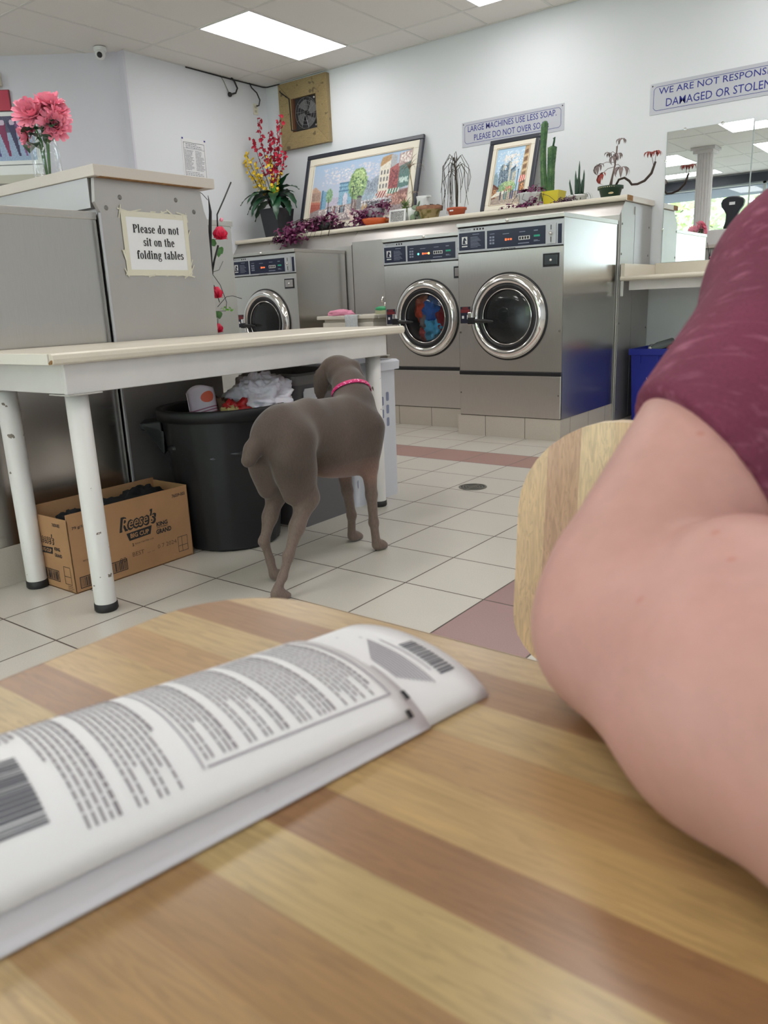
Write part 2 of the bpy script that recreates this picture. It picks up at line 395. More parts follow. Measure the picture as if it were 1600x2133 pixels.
def painted(name):
    """paint layer read from a colour attribute"""
    M = bpy.data.materials.new(name); M.use_nodes = True; n = M.node_tree.nodes; a = n.new('ShaderNodeVertexColor'); a.layer_name = 'paint'
    M.node_tree.links.new(a.outputs[0], n['Principled BSDF'].inputs['Base Color']); n['Principled BSDF'].inputs['Roughness'].default_value = .55; return M
oil = painted('oil_paint')
def soften(a, k=.5, sat=.78):
    b = np.pad(a, ((1, 1), (1, 1), (0, 0)), 'edge'); bl = (b[:-2, 1:-1] + b[2:, 1:-1] + b[1:-1, :-2] + b[1:-1, 2:]) / 4; a = a * (1 - k) + bl * k; g = a.mean(-1, keepdims=True); return g + (a - g) * sat
def canvas_obj(name, img, o, u, v, wd, hd, parent, mt=None):
    """flat picture: img is an (H,W,3) srgb array in 0..1, row 0 at the top"""
    H_, W_, _ = img.shape; o = np.array(o, float); u = np.array(u, float); v = np.array(v, float)
    xs = np.linspace(0, wd, W_ + 1); zs = np.linspace(hd, 0, H_ + 1)
    V = o + xs[None, :, None] * u + zs[:, None, None] * v; V = V.reshape(-1, 3)
    i, j = np.meshgrid(np.arange(H_), np.arange(W_), indexing='ij'); a = (i * (W_ + 1) + j).ravel()
    F = np.stack([a, a + W_ + 1, a + W_ + 2, a + 1], 1)
    me = bpy.data.meshes.new(name); me.from_pydata(V.tolist(), [], F.tolist()); at = me.color_attributes.new('paint', 'FLOAT_COLOR', 'CORNER')
    c = np.clip(img.reshape(-1, 3), 0, 1); c = np.where(c <= .04045, c / 12.92, ((c + .055) / 1.055) ** 2.4)
    c = np.concatenate([c, np.ones((len(c), 1))], 1); at.data.foreach_set('color', np.repeat(c, 4, 0).ravel().astype(np.float32))
    me.materials.append(mt or oil); me.update(); ob = bpy.data.objects.new(name, me); link(ob); ob.parent = parent; return ob
# ================================================================== THE ROOM
BY = 6.81; LX = -6.62; CZ = 3.35; RX = 3.2; FY = -5.0; FX = -11.0
struct(MB().box(FX - .2, RX + .2, FY - .2, BY + .2, -.12, 0).build('floor', floor_m), 'cream tiled floor with mauve border strips')
struct(MB().box(FX - .2, RX + .2, FY - .2, BY + .2, CZ, CZ + .1).build('ceiling', ceiling_m), 'suspended ceiling of off-white mineral tiles')
gb = MB()
GX = [-5.70 + .62 * k for k in range(-9, 16)]; GY = [5.095 + 1.265 * k for k in range(-8, 2)]
for x in GX: gb.box(x - .012, x + .012, FY, BY, CZ - .003, CZ)
for y in GY: gb.box(FX, RX, y - .012, y + .012, CZ - .004, CZ)
gb.box(LX, RX, BY - .022, BY, CZ - .006, CZ); gb.box(LX, LX + .022, 4.98, BY, CZ - .006, CZ)
struct(gb.build('trim_1', mat('ceiling_bar', srgb(222, 220, 215), .5)), 'white metal grid bars of the ceiling')
struct(MB().box(LX - .2, RX + .2, BY, BY + .15, 0, CZ).build('wall_back', wall_m), 'white painted wall behind the washing machines')
struct(MB().box(LX - .15, LX, 5.0, BY, 0, CZ).build('wall_left', wall_m), 'white wall with the notice, left of the washers')
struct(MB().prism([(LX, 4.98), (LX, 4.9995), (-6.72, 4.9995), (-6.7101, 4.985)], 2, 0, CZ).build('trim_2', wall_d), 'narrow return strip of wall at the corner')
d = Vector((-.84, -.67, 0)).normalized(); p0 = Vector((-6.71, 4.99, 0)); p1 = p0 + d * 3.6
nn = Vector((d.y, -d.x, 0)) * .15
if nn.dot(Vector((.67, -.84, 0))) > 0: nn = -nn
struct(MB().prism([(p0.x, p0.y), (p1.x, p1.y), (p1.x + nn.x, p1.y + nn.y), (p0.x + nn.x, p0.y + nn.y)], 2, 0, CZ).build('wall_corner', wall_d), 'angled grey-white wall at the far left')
struct(MB().box(FX - .15, p1.x, p1.y, p1.y + .15, 0, CZ).box(FX - .15, FX, FY, p1.y, 0, CZ).build('wall_side', wall_m), 'white side wall beyond the island of washers')
struct(MB().box(RX, RX + .15, FY, BY, 0, CZ).build('wall_right', wall_m), 'white side wall on the right')
# shop front with its windows
wb = MB(); wb.box(FX, RX, FY - .15, FY, 0, .55); wb.box(FX, RX, FY - .15, FY, 3.30, CZ)
for x in (FX, RX - .3): wb.box(x, x + .3, FY - .15, FY, .55, 3.30)
struct(wb.build('wall_front', wall_m), 'shop front wall around the windows')
struct(MB().box(FX, RX, FY - .02, FY + .06, 3.15, 3.32).build('trim_3', mat('dark_header', srgb(52, 56, 66), .5)), 'dark header above the shop windows')
fr = mat('window_frame_metal', srgb(190, 198, 196), .4, .3)
k = 0; xs = [FX + .3, -8.6, -6.4, -4.0, -1.7, .6, RX - .3]
for i in range(len(xs) - 1):
    k += 1; a, b = xs[i], xs[i + 1]; t = thing('window_%d' % k, 'large shop window pane with grey frame', None, (a, FY - .09, .55)); 
    t['kind'] = 'structure'; ww = b - a; f = MB()
    f.box(0, .03, 0, .05, 0, 2.6); f.box(ww - .03, ww, 0, .05, 0, 2.6); f.box(0, ww, 0, .05, 0, .04); f.box(0, ww, 0, .05, 2.56, 2.6)
    f.build('window_frame', fr, t); MB().box(.03, ww - .03, .02, .028, .04, 2.56).build('window_pane', glass, t)
# outside: soffit, lawn, pavement, trees
struct(MB().box(FX, RX, FY - 1.9, FY - .15, 3.10, 3.2).build('trim_4', mat('soffit', srgb(140, 142, 160), .7)), 'grey soffit outside over the shop windows')
struct(MB().box(-30, 30, -30, FY - .15, -.25, -.12).build('floor_outside', mat('pale_paving', srgb(176, 174, 172), .9, var=.3, vscale=1)), 'pale paving outside the shop windows')
leaf_o = mat('spring_tree_leaf', srgb(196, 216, 150), .6, var=.35, vscale=1.2); leaf_o2 = mat('pale_tree_leaf', srgb(206, 222, 180), .6, var=.3, vscale=1.2)
bark = mat('tree_bark', srgb(110, 105, 98), .9, bump=.4, bscale=20)
def tree(x, y, h, seed, label, lm):
    r = random.Random(seed); t = thing('tree', label, 'tree', (x, y, -.15), group='trees outside the shop windows')
    tr = MB(); tr.tube([(0, 0, -.05), (.1, 0, h * .3), (-.1, .1, h * .6), (.1, 0, h * .9)], [.22, .17, .12, .05], 10); tips = []
    for i in range(9):
        a = r.uniform(0, 2 * PI); z = h * r.uniform(.2, .75); L = h * .4; e = (math.cos(a) * L, math.sin(a) * L, z + L * .45)
        tr.tube([(0, 0, z), (e[0] * .5, e[1] * .5, z + L * .15), e], [.08, .05, .02], 6); tips.append(Vector(e))
    tr.build('trunk', bark, t, True); lf = MB()
    for i in range(4200):
        c = r.choice(tips) * r.uniform(.35, 1.15); q = c + Vector((r.gauss(0, .7), r.gauss(0, .7), r.gauss(0, .75))); q.z = max(q.z, .15)
        s_ = r.uniform(.07, .16); a = Vector((r.gauss(0, 1), r.gauss(0, 1), r.gauss(0, 1))).normalized(); b = a.orthogonal().normalized()
        lf.quad(q - a * s_, q - b * s_ * .6, q + a * s_, q + b * s_ * .6)
    lf.build('foliage', lm, t)
for i, (x, y, h, lb, lm) in enumerate([(-9.6, -11, 5.4, 'light green tree outside, leftmost behind the shop windows', leaf_o), (-4.6, -11, 5.6, 'spreading spring-green tree outside, seen in the mirror beside the column', leaf_o2),
        (.6, -11, 5.4, 'pale green tree outside on the right', leaf_o), (-7.2, -16.5, 8, 'tall pale tree far outside behind the others on the left', leaf_o2), (-.8, -16.5, 8, 'tall pale tree far outside behind the others on the right', leaf_o2)]):
    tree(x, y, h, i + 3, lb, lm)
# ceiling lights
panel = mat('light_diffuser', (1, 1, 1, 1), .5, emis=(1, .985, .97, 1), estr=LIGHT)
def clight(x, y, w_=.60, l_=1.24, label=''):
    t = thing('ceiling_light', label, 'light', (x, y, CZ), group='fluorescent ceiling panels')
    MB().box(0, w_, 0, l_, -.006, -.001).build('diffuser', panel, t)
    f = MB(); f.box(-.012, 0, -.01, l_ + .01, -.008, 0).box(w_, w_ + .012, -.01, l_ + .01, -.008, 0).box(0, w_, -.012, 0, -.008, 0).box(0, w_, l_, l_ + .012, -.008, 0)
    f.build('light_frame', mat('light_frame', srgb(225, 224, 222), .4), t)
clight(-5.69, 5.11, label='large bright ceiling light panel above the left washers')
clight(-3.66, 5.11, label='ceiling light panel cut by the top edge, near the back wall')
for (x, y, lb) in [(-1.35, 5.11, 'ceiling light panel above the mirror end of the back wall'), (.75, 5.11, 'ceiling light panel nearest the right-hand wall at the back'),
                   (-5.69, 2.0, 'ceiling light panel above the island of washers, left one'), (-3.48, 2.0, 'ceiling light panel above the white folding table'),
                   (-1.1, 2.0, 'ceiling light panel above the dog and open floor'), (1.2, 2.0, 'ceiling light panel above the seated person'),
                   (-3.47, -.17, 'bright ceiling panel highest in the mirror'), (-1.0, -1.2, 'ceiling panel above the wooden table'), (1.3, -1.2, 'ceiling panel behind the seated customer side'),
                   (-3.48, -2.75, 'bright ceiling panel at the right edge of the mirror, behind the column'), (-5.32, -2.72, 'bright ceiling panel seen in the mirror left of the column'),
                   (-.6, -3.9, 'ceiling panel by the shop windows on the right'), (-8.2, 2.0, 'ceiling panel above the far side of the island'), (-8.2, -2.7, 'ceiling panel at the far left by the windows')]:
    clight(x, y, label=lb)
clight(-5.95, -4.5, 1.24, .6, label='ceiling panel set crossways just inside the shop windows')
# column
t = thing('column', 'white fluted column with square cap standing between table and shop windows', 'column', (-4.16, -1.25, 0))
c = MB(); prof = []
n = 48; v = []
for z in (0.12, CZ - .1):
    for j in range(n):
        a = 2 * PI * j / n; r = .135 if j % 3 else .118; v.append((r * math.cos(a), r * math.sin(a), z))
c.add(v, [(j, (j + 1) % n, n + (j + 1) % n, n + j) for j in range(n)]); c.build('shaft', white_paint, t)
MB().box(-.2, .2, -.2, .2, CZ - .05, CZ - .002).box(-.165, .165, -.165, .165, CZ - .1, CZ - .05).build('cap', white_paint, t)
MB().box(-.19, .19, -.19, .19, 0, .12).build('base', white_paint, t)
# ------------------------------------------------------------------ steel bulkhead behind the washers
t = thing('steel_bulkhead', 'grey steel service bulkhead standing along the back wall behind the washers', 'bulkhead', (0, 0, 0))
prof = [(6.10, 0), (6.10, 1.585), (6.205, 1.688), (6.80, 1.688), (6.80, 0)]
MB().prism(prof, 0, -4.935, -2.31).build('bulkhead_panel', steel_grey, t, bevel=.003)
MB().prism([(6.102, 0), (6.102, 1.555), (6.205, 1.688), (6.80, 1.688), (6.80, 0)], 0, LX + .002, -4.943).build('bulkhead_panel', steel_grey, t, bevel=.003)
MB().box(-2.309, -2.304, 6.12, 6.408, .02, 1.60).build('end_panel', steel_grey, t); 
MB().box(-2.309, -2.303, 6.412, 6.795, .02, 1.66).build('end_panel', steel_grey, t)
for (y, z) in [(6.14, 1.52), (6.74, 1.52), (6.14, 1.30), (6.74, 1.30), (6.14, .78), (6.14, .10), (6.76, .72)]:
    MB().lathe([(0, .004), (.007, .003), (.009, 0)], (-2.303, y, z), 0, 10).build('screw', mat('dull_screw', (.22, .21, .20, 1), .45, .8), t)
t = thing('back_shelf', 'long cream laminate shelf along the back wall, carrying pictures and pot plants', 'shelf')
def shelf_top(x0, x1, nm):
    y = 6.165; pts = [(y + .012, 1.690), (y, 1.696), (y - .003, 1.710), (y, 1.724), (y + .012, 1.730), (6.805, 1.730), (6.805, 1.690)]
    return MB().prism(pts, 0, x0, x1).build(nm, laminate, t)
shelf_top(LX + .002, -4.486, 'shelf_board'); shelf_top(-4.484, -2.29, 'shelf_board')
MB().box(-2.291, -2.286, 6.19, 6.30, 1.692, 1.730).build('bare_edge', chip, t)
MB().box(-2.291, -2.287, 6.302, 6.805, 1.691, 1.730).build('edge_strip', laminate_g, t)
# tiled plinths
def plinth(nm, x0, x1, y0, y1, h, label, side=True):
    o = MB().box(x0, x1, y0, y1, 0, h).build(nm, [base_tile], None)
    return o
t = thing('tiled_plinth', 'low beige tiled plinth under the wall of washers', 'plinth')
MB().box(-3.175, -2.325, 5.132, 6.098, 0, .153).build('plinth_block', base_tile, t); MB().box(-2.3245, -2.3235, 5.132, 6.098, 0, .153).build('plinth_side', base_tile_y, t)
MB().box(-6.60, -3.177, 5.393, 6.098, 0, .153).build('plinth_block', base_tile, t)
t = thing('tiled_plinth', 'low grey tiled plinth under the island washers', 'plinth')
MB().box(-8.0, -2.912, 1.18, 1.985, 0, .153).build('plinth_block', base_tile_y, t); MB().box(-8.0, -3.455, 2.505, 3.185, 0, .153).build('plinth_block', base_tile_y, t)
# ------------------------------------------------------------------ washers
def hole_plate(mb, x0, x1, z0, z1, cx, cz, r, y, n=72):
    """flat plate in the xz plane with a round hole"""
    v = []
    for j in range(n):
        a = 2 * PI * j / n; c_, s_ = math.cos(a), math.sin(a); v.append((cx + r * c_, y, cz + r * s_))
    for j in range(n):
        a = 2 * PI * j / n; c_, s_ = math.cos(a), math.sin(a); k = 1e9
        if c_ > 1e-6: k = min(k, (x1 - cx) / c_)
        if c_ < -1e-6: k = min(k, (x0 - cx) / c_)
        if s_ > 1e-6: k = min(k, (z1 - cz) / s_)
        if s_ < -1e-6: k = min(k, (z0 - cz) / s_)
        v.append((cx + k * c_, y, cz + k * s_))
    f = [(j, (j + 1) % n, n + (j + 1) % n, n + j) for j in range(n)]
    corners = [(x1, y, z1), (x0, y, z1), (x0, y, z0), (x1, y, z0)]; b = len(v); v += corners
    for ci, cpt in enumerate(corners):
        a = math.atan2(cpt[2] - cz, cpt[0] - cx) % (2 * PI); j = int(a / (2 * PI) * n) % n; f.append((n + j, n + (j + 1) % n, b + ci))
    mb.add(v, [q[::-1] for q in f])
def drum_mat():
    t = NT('perforated_drum_steel'); X = t.sep(); ang = t.m('ARCTAN2', X[0], X[2]); u = t.m('FRACT', t.m('MULTIPLY', ang, 22)); v = t.m('FRACT', t.m('MULTIPLY', X[1], 55))
    d2 = t.m('ADD', t.m('POWER', t.m('SUBTRACT', u, .5), 2), t.m('POWER', t.m('SUBTRACT', v, .5), 2)); hole = t.m('LESS_THAN', d2, .05)
    M = t.done(t.mix(hole, (.32, .32, .32, 1), (.03, .03, .03, 1)), .45); t.b.inputs['Metallic'].default_value = .8; return M
drum_m = drum_mat()
def washer(label, loc, rz, h, title, dots, dbl=True, busy=False, lock='dark', w_=.83, d_=.96):
    t = thing('washing_machine', label, 'washing machine', loc, rz, 'coin washing machines'); cx, cz, R = .413, .722, .296
    s = h - 1.388      # upper fittings move with the height
    if h < 1.3: cz -= .06
    b = MB(); hole_plate(b, 0, w_, .335, h - .212, cx, cz, R - .055, 0)
    b.build('front_panel', steel_v, t)
    MB().box(0, .0015, 0, d_, .0, h - .03).box(w_ - .0015, w_, 0, d_, .0, h - .03).box(.0, w_, d_ - .002, d_, .0, h - .03).build('side_panels', steel_side, t)
    MB().box(.0, w_, .004, .01, .0, .335).build('kick_backing', black, t)
    MB().box(.003, w_ - .003, -.006, .004, .004, .305).build('service_panel', steel_v, t, bevel=.003)
    MB().box(.002, w_ - .002, -.012, .002, .307, .333).build('black_seam', black, t, bevel=.003)
    MB().prism([(-.014, h - .028), (-.014, h - .002), (-.006, h), (d_, h), (d_, h - .03), (0, h - .03)], 0, -.004, w_ + .004).build('top_cap', steel, t, bevel=.002)
    MB().box(.002, w_ - .002, -.004, .003, h - .206, h - .036).build('control_fascia', silver, t, bevel=.004)
    MB().box(.004, w_ - .004, -.007, -.003, h - .208, h - .203).box(.004, w_ - .004, -.007, -.003, h - .037, h - .033).build('fascia_trim', black, t)
    f = -.0052; z = lambda q: q + s
    MB().box(.012, .227, f, -.003, z(1.199), z(1.319)).box(.244, .697, f, -.003, z(1.198), z(1.318)).build('control_display', navy, t)
    U, V = (1, 0, 0), (0, 0, 1); fy = f - .0005
    text(title, 'load_lettering', (.022, fy, z(1.331)), U, V, .012, None, mat('fascia_print', srgb(110, 112, 122), .5), t)
    q = MB(); 
    for i in range(dots): q.box(.135 + i * .024, .147 + i * .024, f - .0003, f + .0005, z(1.331), z(1.343))
    q.build('load_marks', ink, t)
    text('DEXTER', 'maker_lettering', (.352, fy, z(1.178)), U, V, .013, .118, ink, t, bold=.02, shear=.35)
    q = MB(); q.box(.036, .082, fy, f, z(1.24), z(1.292)); q.box(.036, .082, fy, f, z(1.222), z(1.23)); q.build('horse_badge', white_txt, t)
    q = MB(); q.prism([(.042, z(1.243)), (.045, z(1.262)), (.052, z(1.282)), (.062, z(1.288)), (.074, z(1.27)), (.072, z(1.262)), (.062, z(1.268)), (.064, z(1.252)), (.07, z(1.243))], 1, fy - .0006, fy); q.build('horse_head', navy, t)
    q = MB()
    for i in range(9): q.box(.108, .108 + .085 * (.7 + .3 * ((i * 7) % 4) / 3), fy, f, z(1.216 + i * .0085), z(1.2185 + i * .0085))
    q.box(.125, .18, fy, f, z(1.302), z(1.306))
    for i in range(3):
        for j in range(2): q.box(.265 + j * .022, .281 + j * .022, fy, f, z(1.225 + i * .02), z(1.238 + i * .02))
    q.box(.268, .305, fy, f, z(1.292), z(1.296)); q.box(.37, .42, fy, f, z(1.285), z(1.289)); q.box(.5, .545, fy, f, z(1.288), z(1.292)); q.box(.61, .64, fy, f, z(1.288), z(1.294))
    q.box(.49, .575, fy, f, z(1.212), z(1.218)); q.box(.61, .64, fy, f, z(1.226), z(1.23)); q.box(.61, .655, fy, f, z(1.22), z(1.223))
    q.build('overlay_print', navy_txt, t)
    q = MB(); q.box(.494, .58, fy, f, z(1.237), z(1.262)); q.build('price_window', white_txt, t)
    q = MB()
    for i in range(4): q.box(.499 + i * .02, .513 + i * .02, fy - .0006, fy, z(1.241), z(1.258))
    q.build('price_digits', black, t)
    q = MB(); q.box(.388, .402, fy, f, z(1.241), z(1.256)); q.box(.408, .42, fy, f, z(1.243), z(1.254)); q.box(.426, .442, fy, f, z(1.243), z(1.254)); q.build('status_lights', red_led, t)
    MB().box(.61, .655, fy, f, z(1.25), z(1.262)).build('time_display', grn_led, t)
    if busy:
        MB().disc((.352, fy - .001, z(1.248)), .008, 1, 12).build('ready_lamp', grn_lamp, t); MB().disc((.452, fy - .001, z(1.248)), .008, 1, 12).build('wash_lamp', amb_lamp, t)
    MB().box(.708, .776, -.012, -.003, z(1.194), z(1.325)).build('coin_plate', silver, t, bevel=.002)
    MB().box(.738, .743, -.014, -.011, z(1.285), z(1.315)).build('coin_slot', black, t); MB().box(.738, .743, -.014, -.011, z(1.205), z(1.24)).build('coin_slot', black, t)
    MB().lathe([(0, -.03), (.01, -.028), (.012, -.02), (.006, -.012)], (.742, 0, z(1.262)), 1, 14).build('coin_button', chrome, t, True)
    MB().box(.788, .815, f - .001, -.003, z(1.194), z(1.318)).build('fascia_inset', navy, t)
    MB().lathe([(0, -.024), (.010, -.022), (.012, -.014)], (.41, 0, h - .013), 1, 14).build('cap_lock', chrome, t, True)
    # coin box
    MB().box(.675, .808, -.005, .001, z(1.041), z(1.14)).build('coin_box_frame', silver, t, bevel=.003)
    MB().box(.681, .802, -.009, -.004, z(1.047), z(1.134)).build('coin_box_recess', black, t, bevel=.003)
    MB().box(.694, .79, -.014, -.008, z(1.06), z(1.122)).build('coin_box_door', chrome if lock == 'shiny' else mat('dark_steel', (.09, .10, .11, 1), .3, .8), t, bevel=.002)
    MB().lathe([(0, -.022), (.008, -.021), (.010, -.013)], (.742, 0, z(1.09)), 1, 14).build('coin_box_lock', chrome, t, True)
    MB().box(.004, .03, -.004, 0, z(1.16), z(1.168)).build('fascia_clip', white_txt, t)
    # warning sticker
    zt = cz + .08
    MB().box(.012, .098, -.002, 0, zt - .12, zt).build('warning_sticker', mat('sticker_navy', srgb(30, 32, 52), .4), t)
    MB().box(.016, .094, -.003, -.002, zt - .043, zt - .018).box(.03, .08, -.003, -.002, zt - .014, zt - .004).build('warning_band', mat('sticker_red', srgb(120, 40, 44), .4), t)
    MB().box(.026, .044, -.003, -.002, zt - .085, zt - .065).build('warning_symbol', white_txt, t); MB().box(.07, .078, -.003, -.002, zt - .09, zt - .06).build('warning_symbol', white_txt, t)
    for (x, zz) in [(.012, cz - .105), (w_ - .02, cz - .105), (.012, .17), (w_ - .02, .17)]:
        MB().lathe([(0, -.008), (.006, -.007), (.008, -.003)], (x, 0, zz), 1, 10).build('screw', mat('dull_screw', (.22, .21, .20, 1), .45, .8), t)
    # door
    dr = thing('door', '', None); [dr.__delitem__(k_) for k_ in ('label',) if k_ in dr]; bpy.data.objects.remove(dr)
    ring = MB(); ring.lathe([(R, 0), (R + .002, -.014), (R - .006, -.030), (R - .022, -.046), (R - .042, -.052), (R - .058, -.046), (R - .068, -.034), (R - .070, -.018)], (cx, 0, cz), 1, 96)
    door = ring.build('door', chrome, t, True)
    MB().lathe([(R + .012, -.001), (R + .012, -.006), (R, -.006)], (cx, 0, cz), 1, 96).build('door_seal_rim', black, door, True)
    MB().lathe([(R - .066, -.036), (R - .074, -.044), (R - .094, -.038), (R - .104, -.026), (R - .112, .012)], (cx, 0, cz), 1, 96).build('gasket', black, door, True)
    MB().lathe([(R - .098, -.030), (R - .102, -.034), (R - .106, -.030)], (cx, 0, cz), 1, 96).build('inner_ring', chrome, door, True)
    gl = MB(); gl.lathe([(R - .103, -.022), (R - .12, -.028), (R - .18, -.036), (R - .25, -.040), (.0, -.041)], (cx, 0, cz), 1, 64); gl.build('door_glass', door_glass, door, True)
    lv = MB(); lv.tube([(cx - R + .045, -.05, cz - .022), (cx - R + .075, -.075, cz - .022), (cx - R + .16, -.082, cz - .024), (cx - R + .215, -.075, cz - .026)], [.013, .016, .013, .006], 12)
    lv.box(cx - R - .012, cx - R + .05, -.055, -.01, cz - .045, cz + .002); lv.build('door_handle', black, door)
    hg = MB(); hg.box(cx - R - .02, cx - R + .01, -.04, -.002, cz - .05, cz + .04); hg.build('hinge', chrome, door, bevel=.004)
    # drum
    dm = MB(); rd = R - .058
    dm.lathe([(rd, .0), (rd, .05), (rd + .02, .06), (rd + .02, .42)], (cx, 0, cz), 1, 72)
    dm2 = MB(); dm2.lathe([(rd + .02, 0), (rd + .02, .42), (.0, .42)], (0, 0, 0), 1, 72); o = dm2.build('drum', drum_m, t, True); o.location = (cx, .06, cz)
    MB().lathe([(R - .056, -.001), (rd, .05), (rd + .02, .06)], (cx, 0, cz), 1, 72).build('drum_mouth', mat('dark_drum_mouth', (.05, .05, .05, 1), .4, .5), t, True)
    return t, cx, cz
washer('largest steel washer, MAXI LOAD, at the right end of the back row, empty drum', (-3.15, 5.128, .155), 0, 1.388, 'MAXI LOAD', 4)
w2, wcx, wcz = washer('steel washer running with coloured laundry behind its round door', (-4.03, 5.389, .155), 0, 1.36, 'TRIPLE LOAD', 3, busy=True, lock='shiny')
washer('leftmost steel washer of the back row, beside the white sink', (-5.85, 5.389, .155), 0, 1.36, 'TRIPLE LOAD', 3, lock='shiny', d_=.70)
washer('island washer showing its plain steel side behind the white folding table', (-3.741, 1.17, .155), 0, 1.25, 'DOUBLE LOAD', 2, d_=.80)
washer('next island washer, hidden mostly behind the near one', (-4.60, 1.17, .155), 0, 1.25, 'DOUBLE LOAD', 2, d_=.80)
washer('steel washer on the far side of the island, its side showing behind the roses', (-3.45, 3.19, .155), PI, 1.33, 'TRIPLE LOAD', 3, d_=.64)
# laundry turning inside the running washer
WX, WZ, WY = -4.03 + wcx, .155 + wcz, 5.389
def cloth(c, r, col, lb, seed, sc=.35):
    tag(blob('garment', c, r, mat('cloth_%d' % seed, col, .85, bump=.3, bscale=60, var=.15, vscale=20), None, seed, sc, 2.2), lb, 'clothes', 'laundry in the running washer')
cloth((WX - .11, WY + .13, WZ + .09), (.075, .08, .12), srgb(190, 70, 40), 'orange garment tumbling at the left inside the running washer', 1)
cloth((WX - .02, WY + .11, WZ + .06), (.08, .07, .11), srgb(40, 95, 175), 'deep blue garment in the middle of the running washer', 2)
cloth((WX + .015, WY + .09, WZ - .09), (.085, .06, .085), srgb(70, 160, 200), 'turquoise towel low in the running washer', 3, .5)
cloth((WX + .125, WY + .13, WZ - .015), (.085, .09, .13), srgb(120, 26, 34), 'dark red garment at the right inside the running washer', 4)
cloth((WX - .075, WY + .10, WZ - .03), (.05, .05, .07), srgb(120, 112, 110), 'grey garment between the orange and blue ones in the washer', 5)
cloth((WX - .085, WY + .10, WZ - .13), (.05, .05, .06), srgb(160, 60, 60), 'pinkish red sock at the bottom left of the running washer', 6)
# ------------------------------------------------------------------ island bulkhead
t = thing('island_bulkhead', 'grey steel bulkhead between the island washers with laminate shelf on top', 'bulkhead')
MB().prism([(1.975, .02), (1.975, 1.40), (1.955, 1.44), (1.965, 1.532), (2.50, 1.532), (2.515, 1.44), (2.53, 1.40), (2.53, .02)], 0, -2.905, -2.884).build('end_panel', steel_grey, t, bevel=.002)
MB().box(-8.0, -2.906, 1.99, 2.50, .154, 1.530).build('bulkhead_body', steel_grey, t)
for (y, z) in [(2.075, 1.465), (2.36, 1.475), (2.005, 1.42), (2.455, 1.432)]:
    MB().lathe([(0, .005), (.007, .004), (.010, 0)], (-2.884, y, z), 0, 12).build('screw', mat('dull_screw', (.22, .21, .20, 1), .45, .8), t)
MB().box(-2.884, -2.878, 1.965, 1.972, .16, 1.40).build('edge_strip', silver, t)
t = thing('island_shelf', 'greyish laminate shelf on top of the island bulkhead, under the pink flowers', 'shelf')
MB().box(-8.0, -2.85, 1.945, 2.56, 1.533, 1.575).build('shelf_board', laminate_g, t, bevel=.002)
MB().box(-2.905, -2.852, 1.975, 2.50, 1.5315, 1.5335).build('bare_edge', chip, t)
MB().box(-3.7, -2.915, 1.955, 1.99, 1.42, 1.532).build('filler_strip', steel_grey, t)
# ------------------------------------------------------------------ wall signs, mirror, ledge, fan, notice, pictures
def wall_sign(x0, x1, z0, z1, lines, label):
    t = thing('wall_sign', label, 'sign', (0, BY, 0)); pl = mat('silver_sign_plate', srgb(186, 187, 196), .4, .25)
    MB().box(x0, x1, -.004, -.0005, z0, z1).build('sign_plate', pl, t, bevel=.001)
    q = MB(); a = .028; c = .022; y = -.0046; x0_, x1_, z0_, z1_ = x0 + a, x1 - a, z0 + a, z1 - a
    def bar(p, r_): 
        d_ = (Vector((r_[0] - p[0], r_[1] - p[1]))); n_ = Vector((-d_.y, d_.x)).normalized() * .0017
        q.quad((p[0] - n_.x, y, p[1] - n_.y), (r_[0] - n_.x, y, r_[1] - n_.y), (r_[0] + n_.x, y, r_[1] + n_.y), (p[0] + n_.x, y, p[1] + n_.y))
    P = [(x0_ + c, z0_), (x1_ - c, z0_), (x1_ - .4 * c, z0_ + .4 * c), (x1_, z0_ + c), (x1_, z1_ - c), (x1_ - .4 * c, z1_ - .4 * c), (x1_ - c, z1_), (x0_ + c, z1_), (x0_ + .4 * c, z1_ - .4 * c), (x0_, z1_ - c), (x0_, z0_ + c), (x0_ + .4 * c, z0_ + .4 * c)]
    for i in range(12): bar(P[i], P[(i + 1) % 12])
    q.build('border_line', blue_ink, t)
    for (s_, xx, zz, h_, w_) in lines: text(s_, 'lettering', (xx, -.004, zz), (1, 0, 0), (0, 0, 1), h_, w_, blue_ink, t, bold=.004)
    for xx in (x0 + .016, x1 - .016):
        MB().lathe([(0, -.006), (.005, -.005), (.006, -.004)], (xx, 0, z1 - .018), 1, 10).build('screw', black, t)
wall_sign(-4.118, -3.10, 2.385, 2.598, [('LARGE MACHINES USE LESS SOAP.', -4.055, 2.51, .050, .885), ('PLEASE DO NOT OVER SOAP.', -3.99, 2.43, .052, .75)], 'silver sign reading LARGE MACHINES USE LESS SOAP above the small street painting')
wall_sign(-2.362, -.90, 2.378, 2.605, [('WE ARE NOT RESPONSIBLE FOR LOST,', -2.295, 2.512, .055, 1.30), ('DAMAGED OR STOLEN ARTICLES.', -2.235, 2.425, .058, 1.12)], 'silver sign reading WE ARE NOT RESPONSIBLE, above the mirror')
mir = mat('mirror_silvering', (.86, .89, .90, 1), .0, 1); medge = mat('mirror_edge', srgb(170, 182, 180), .3)
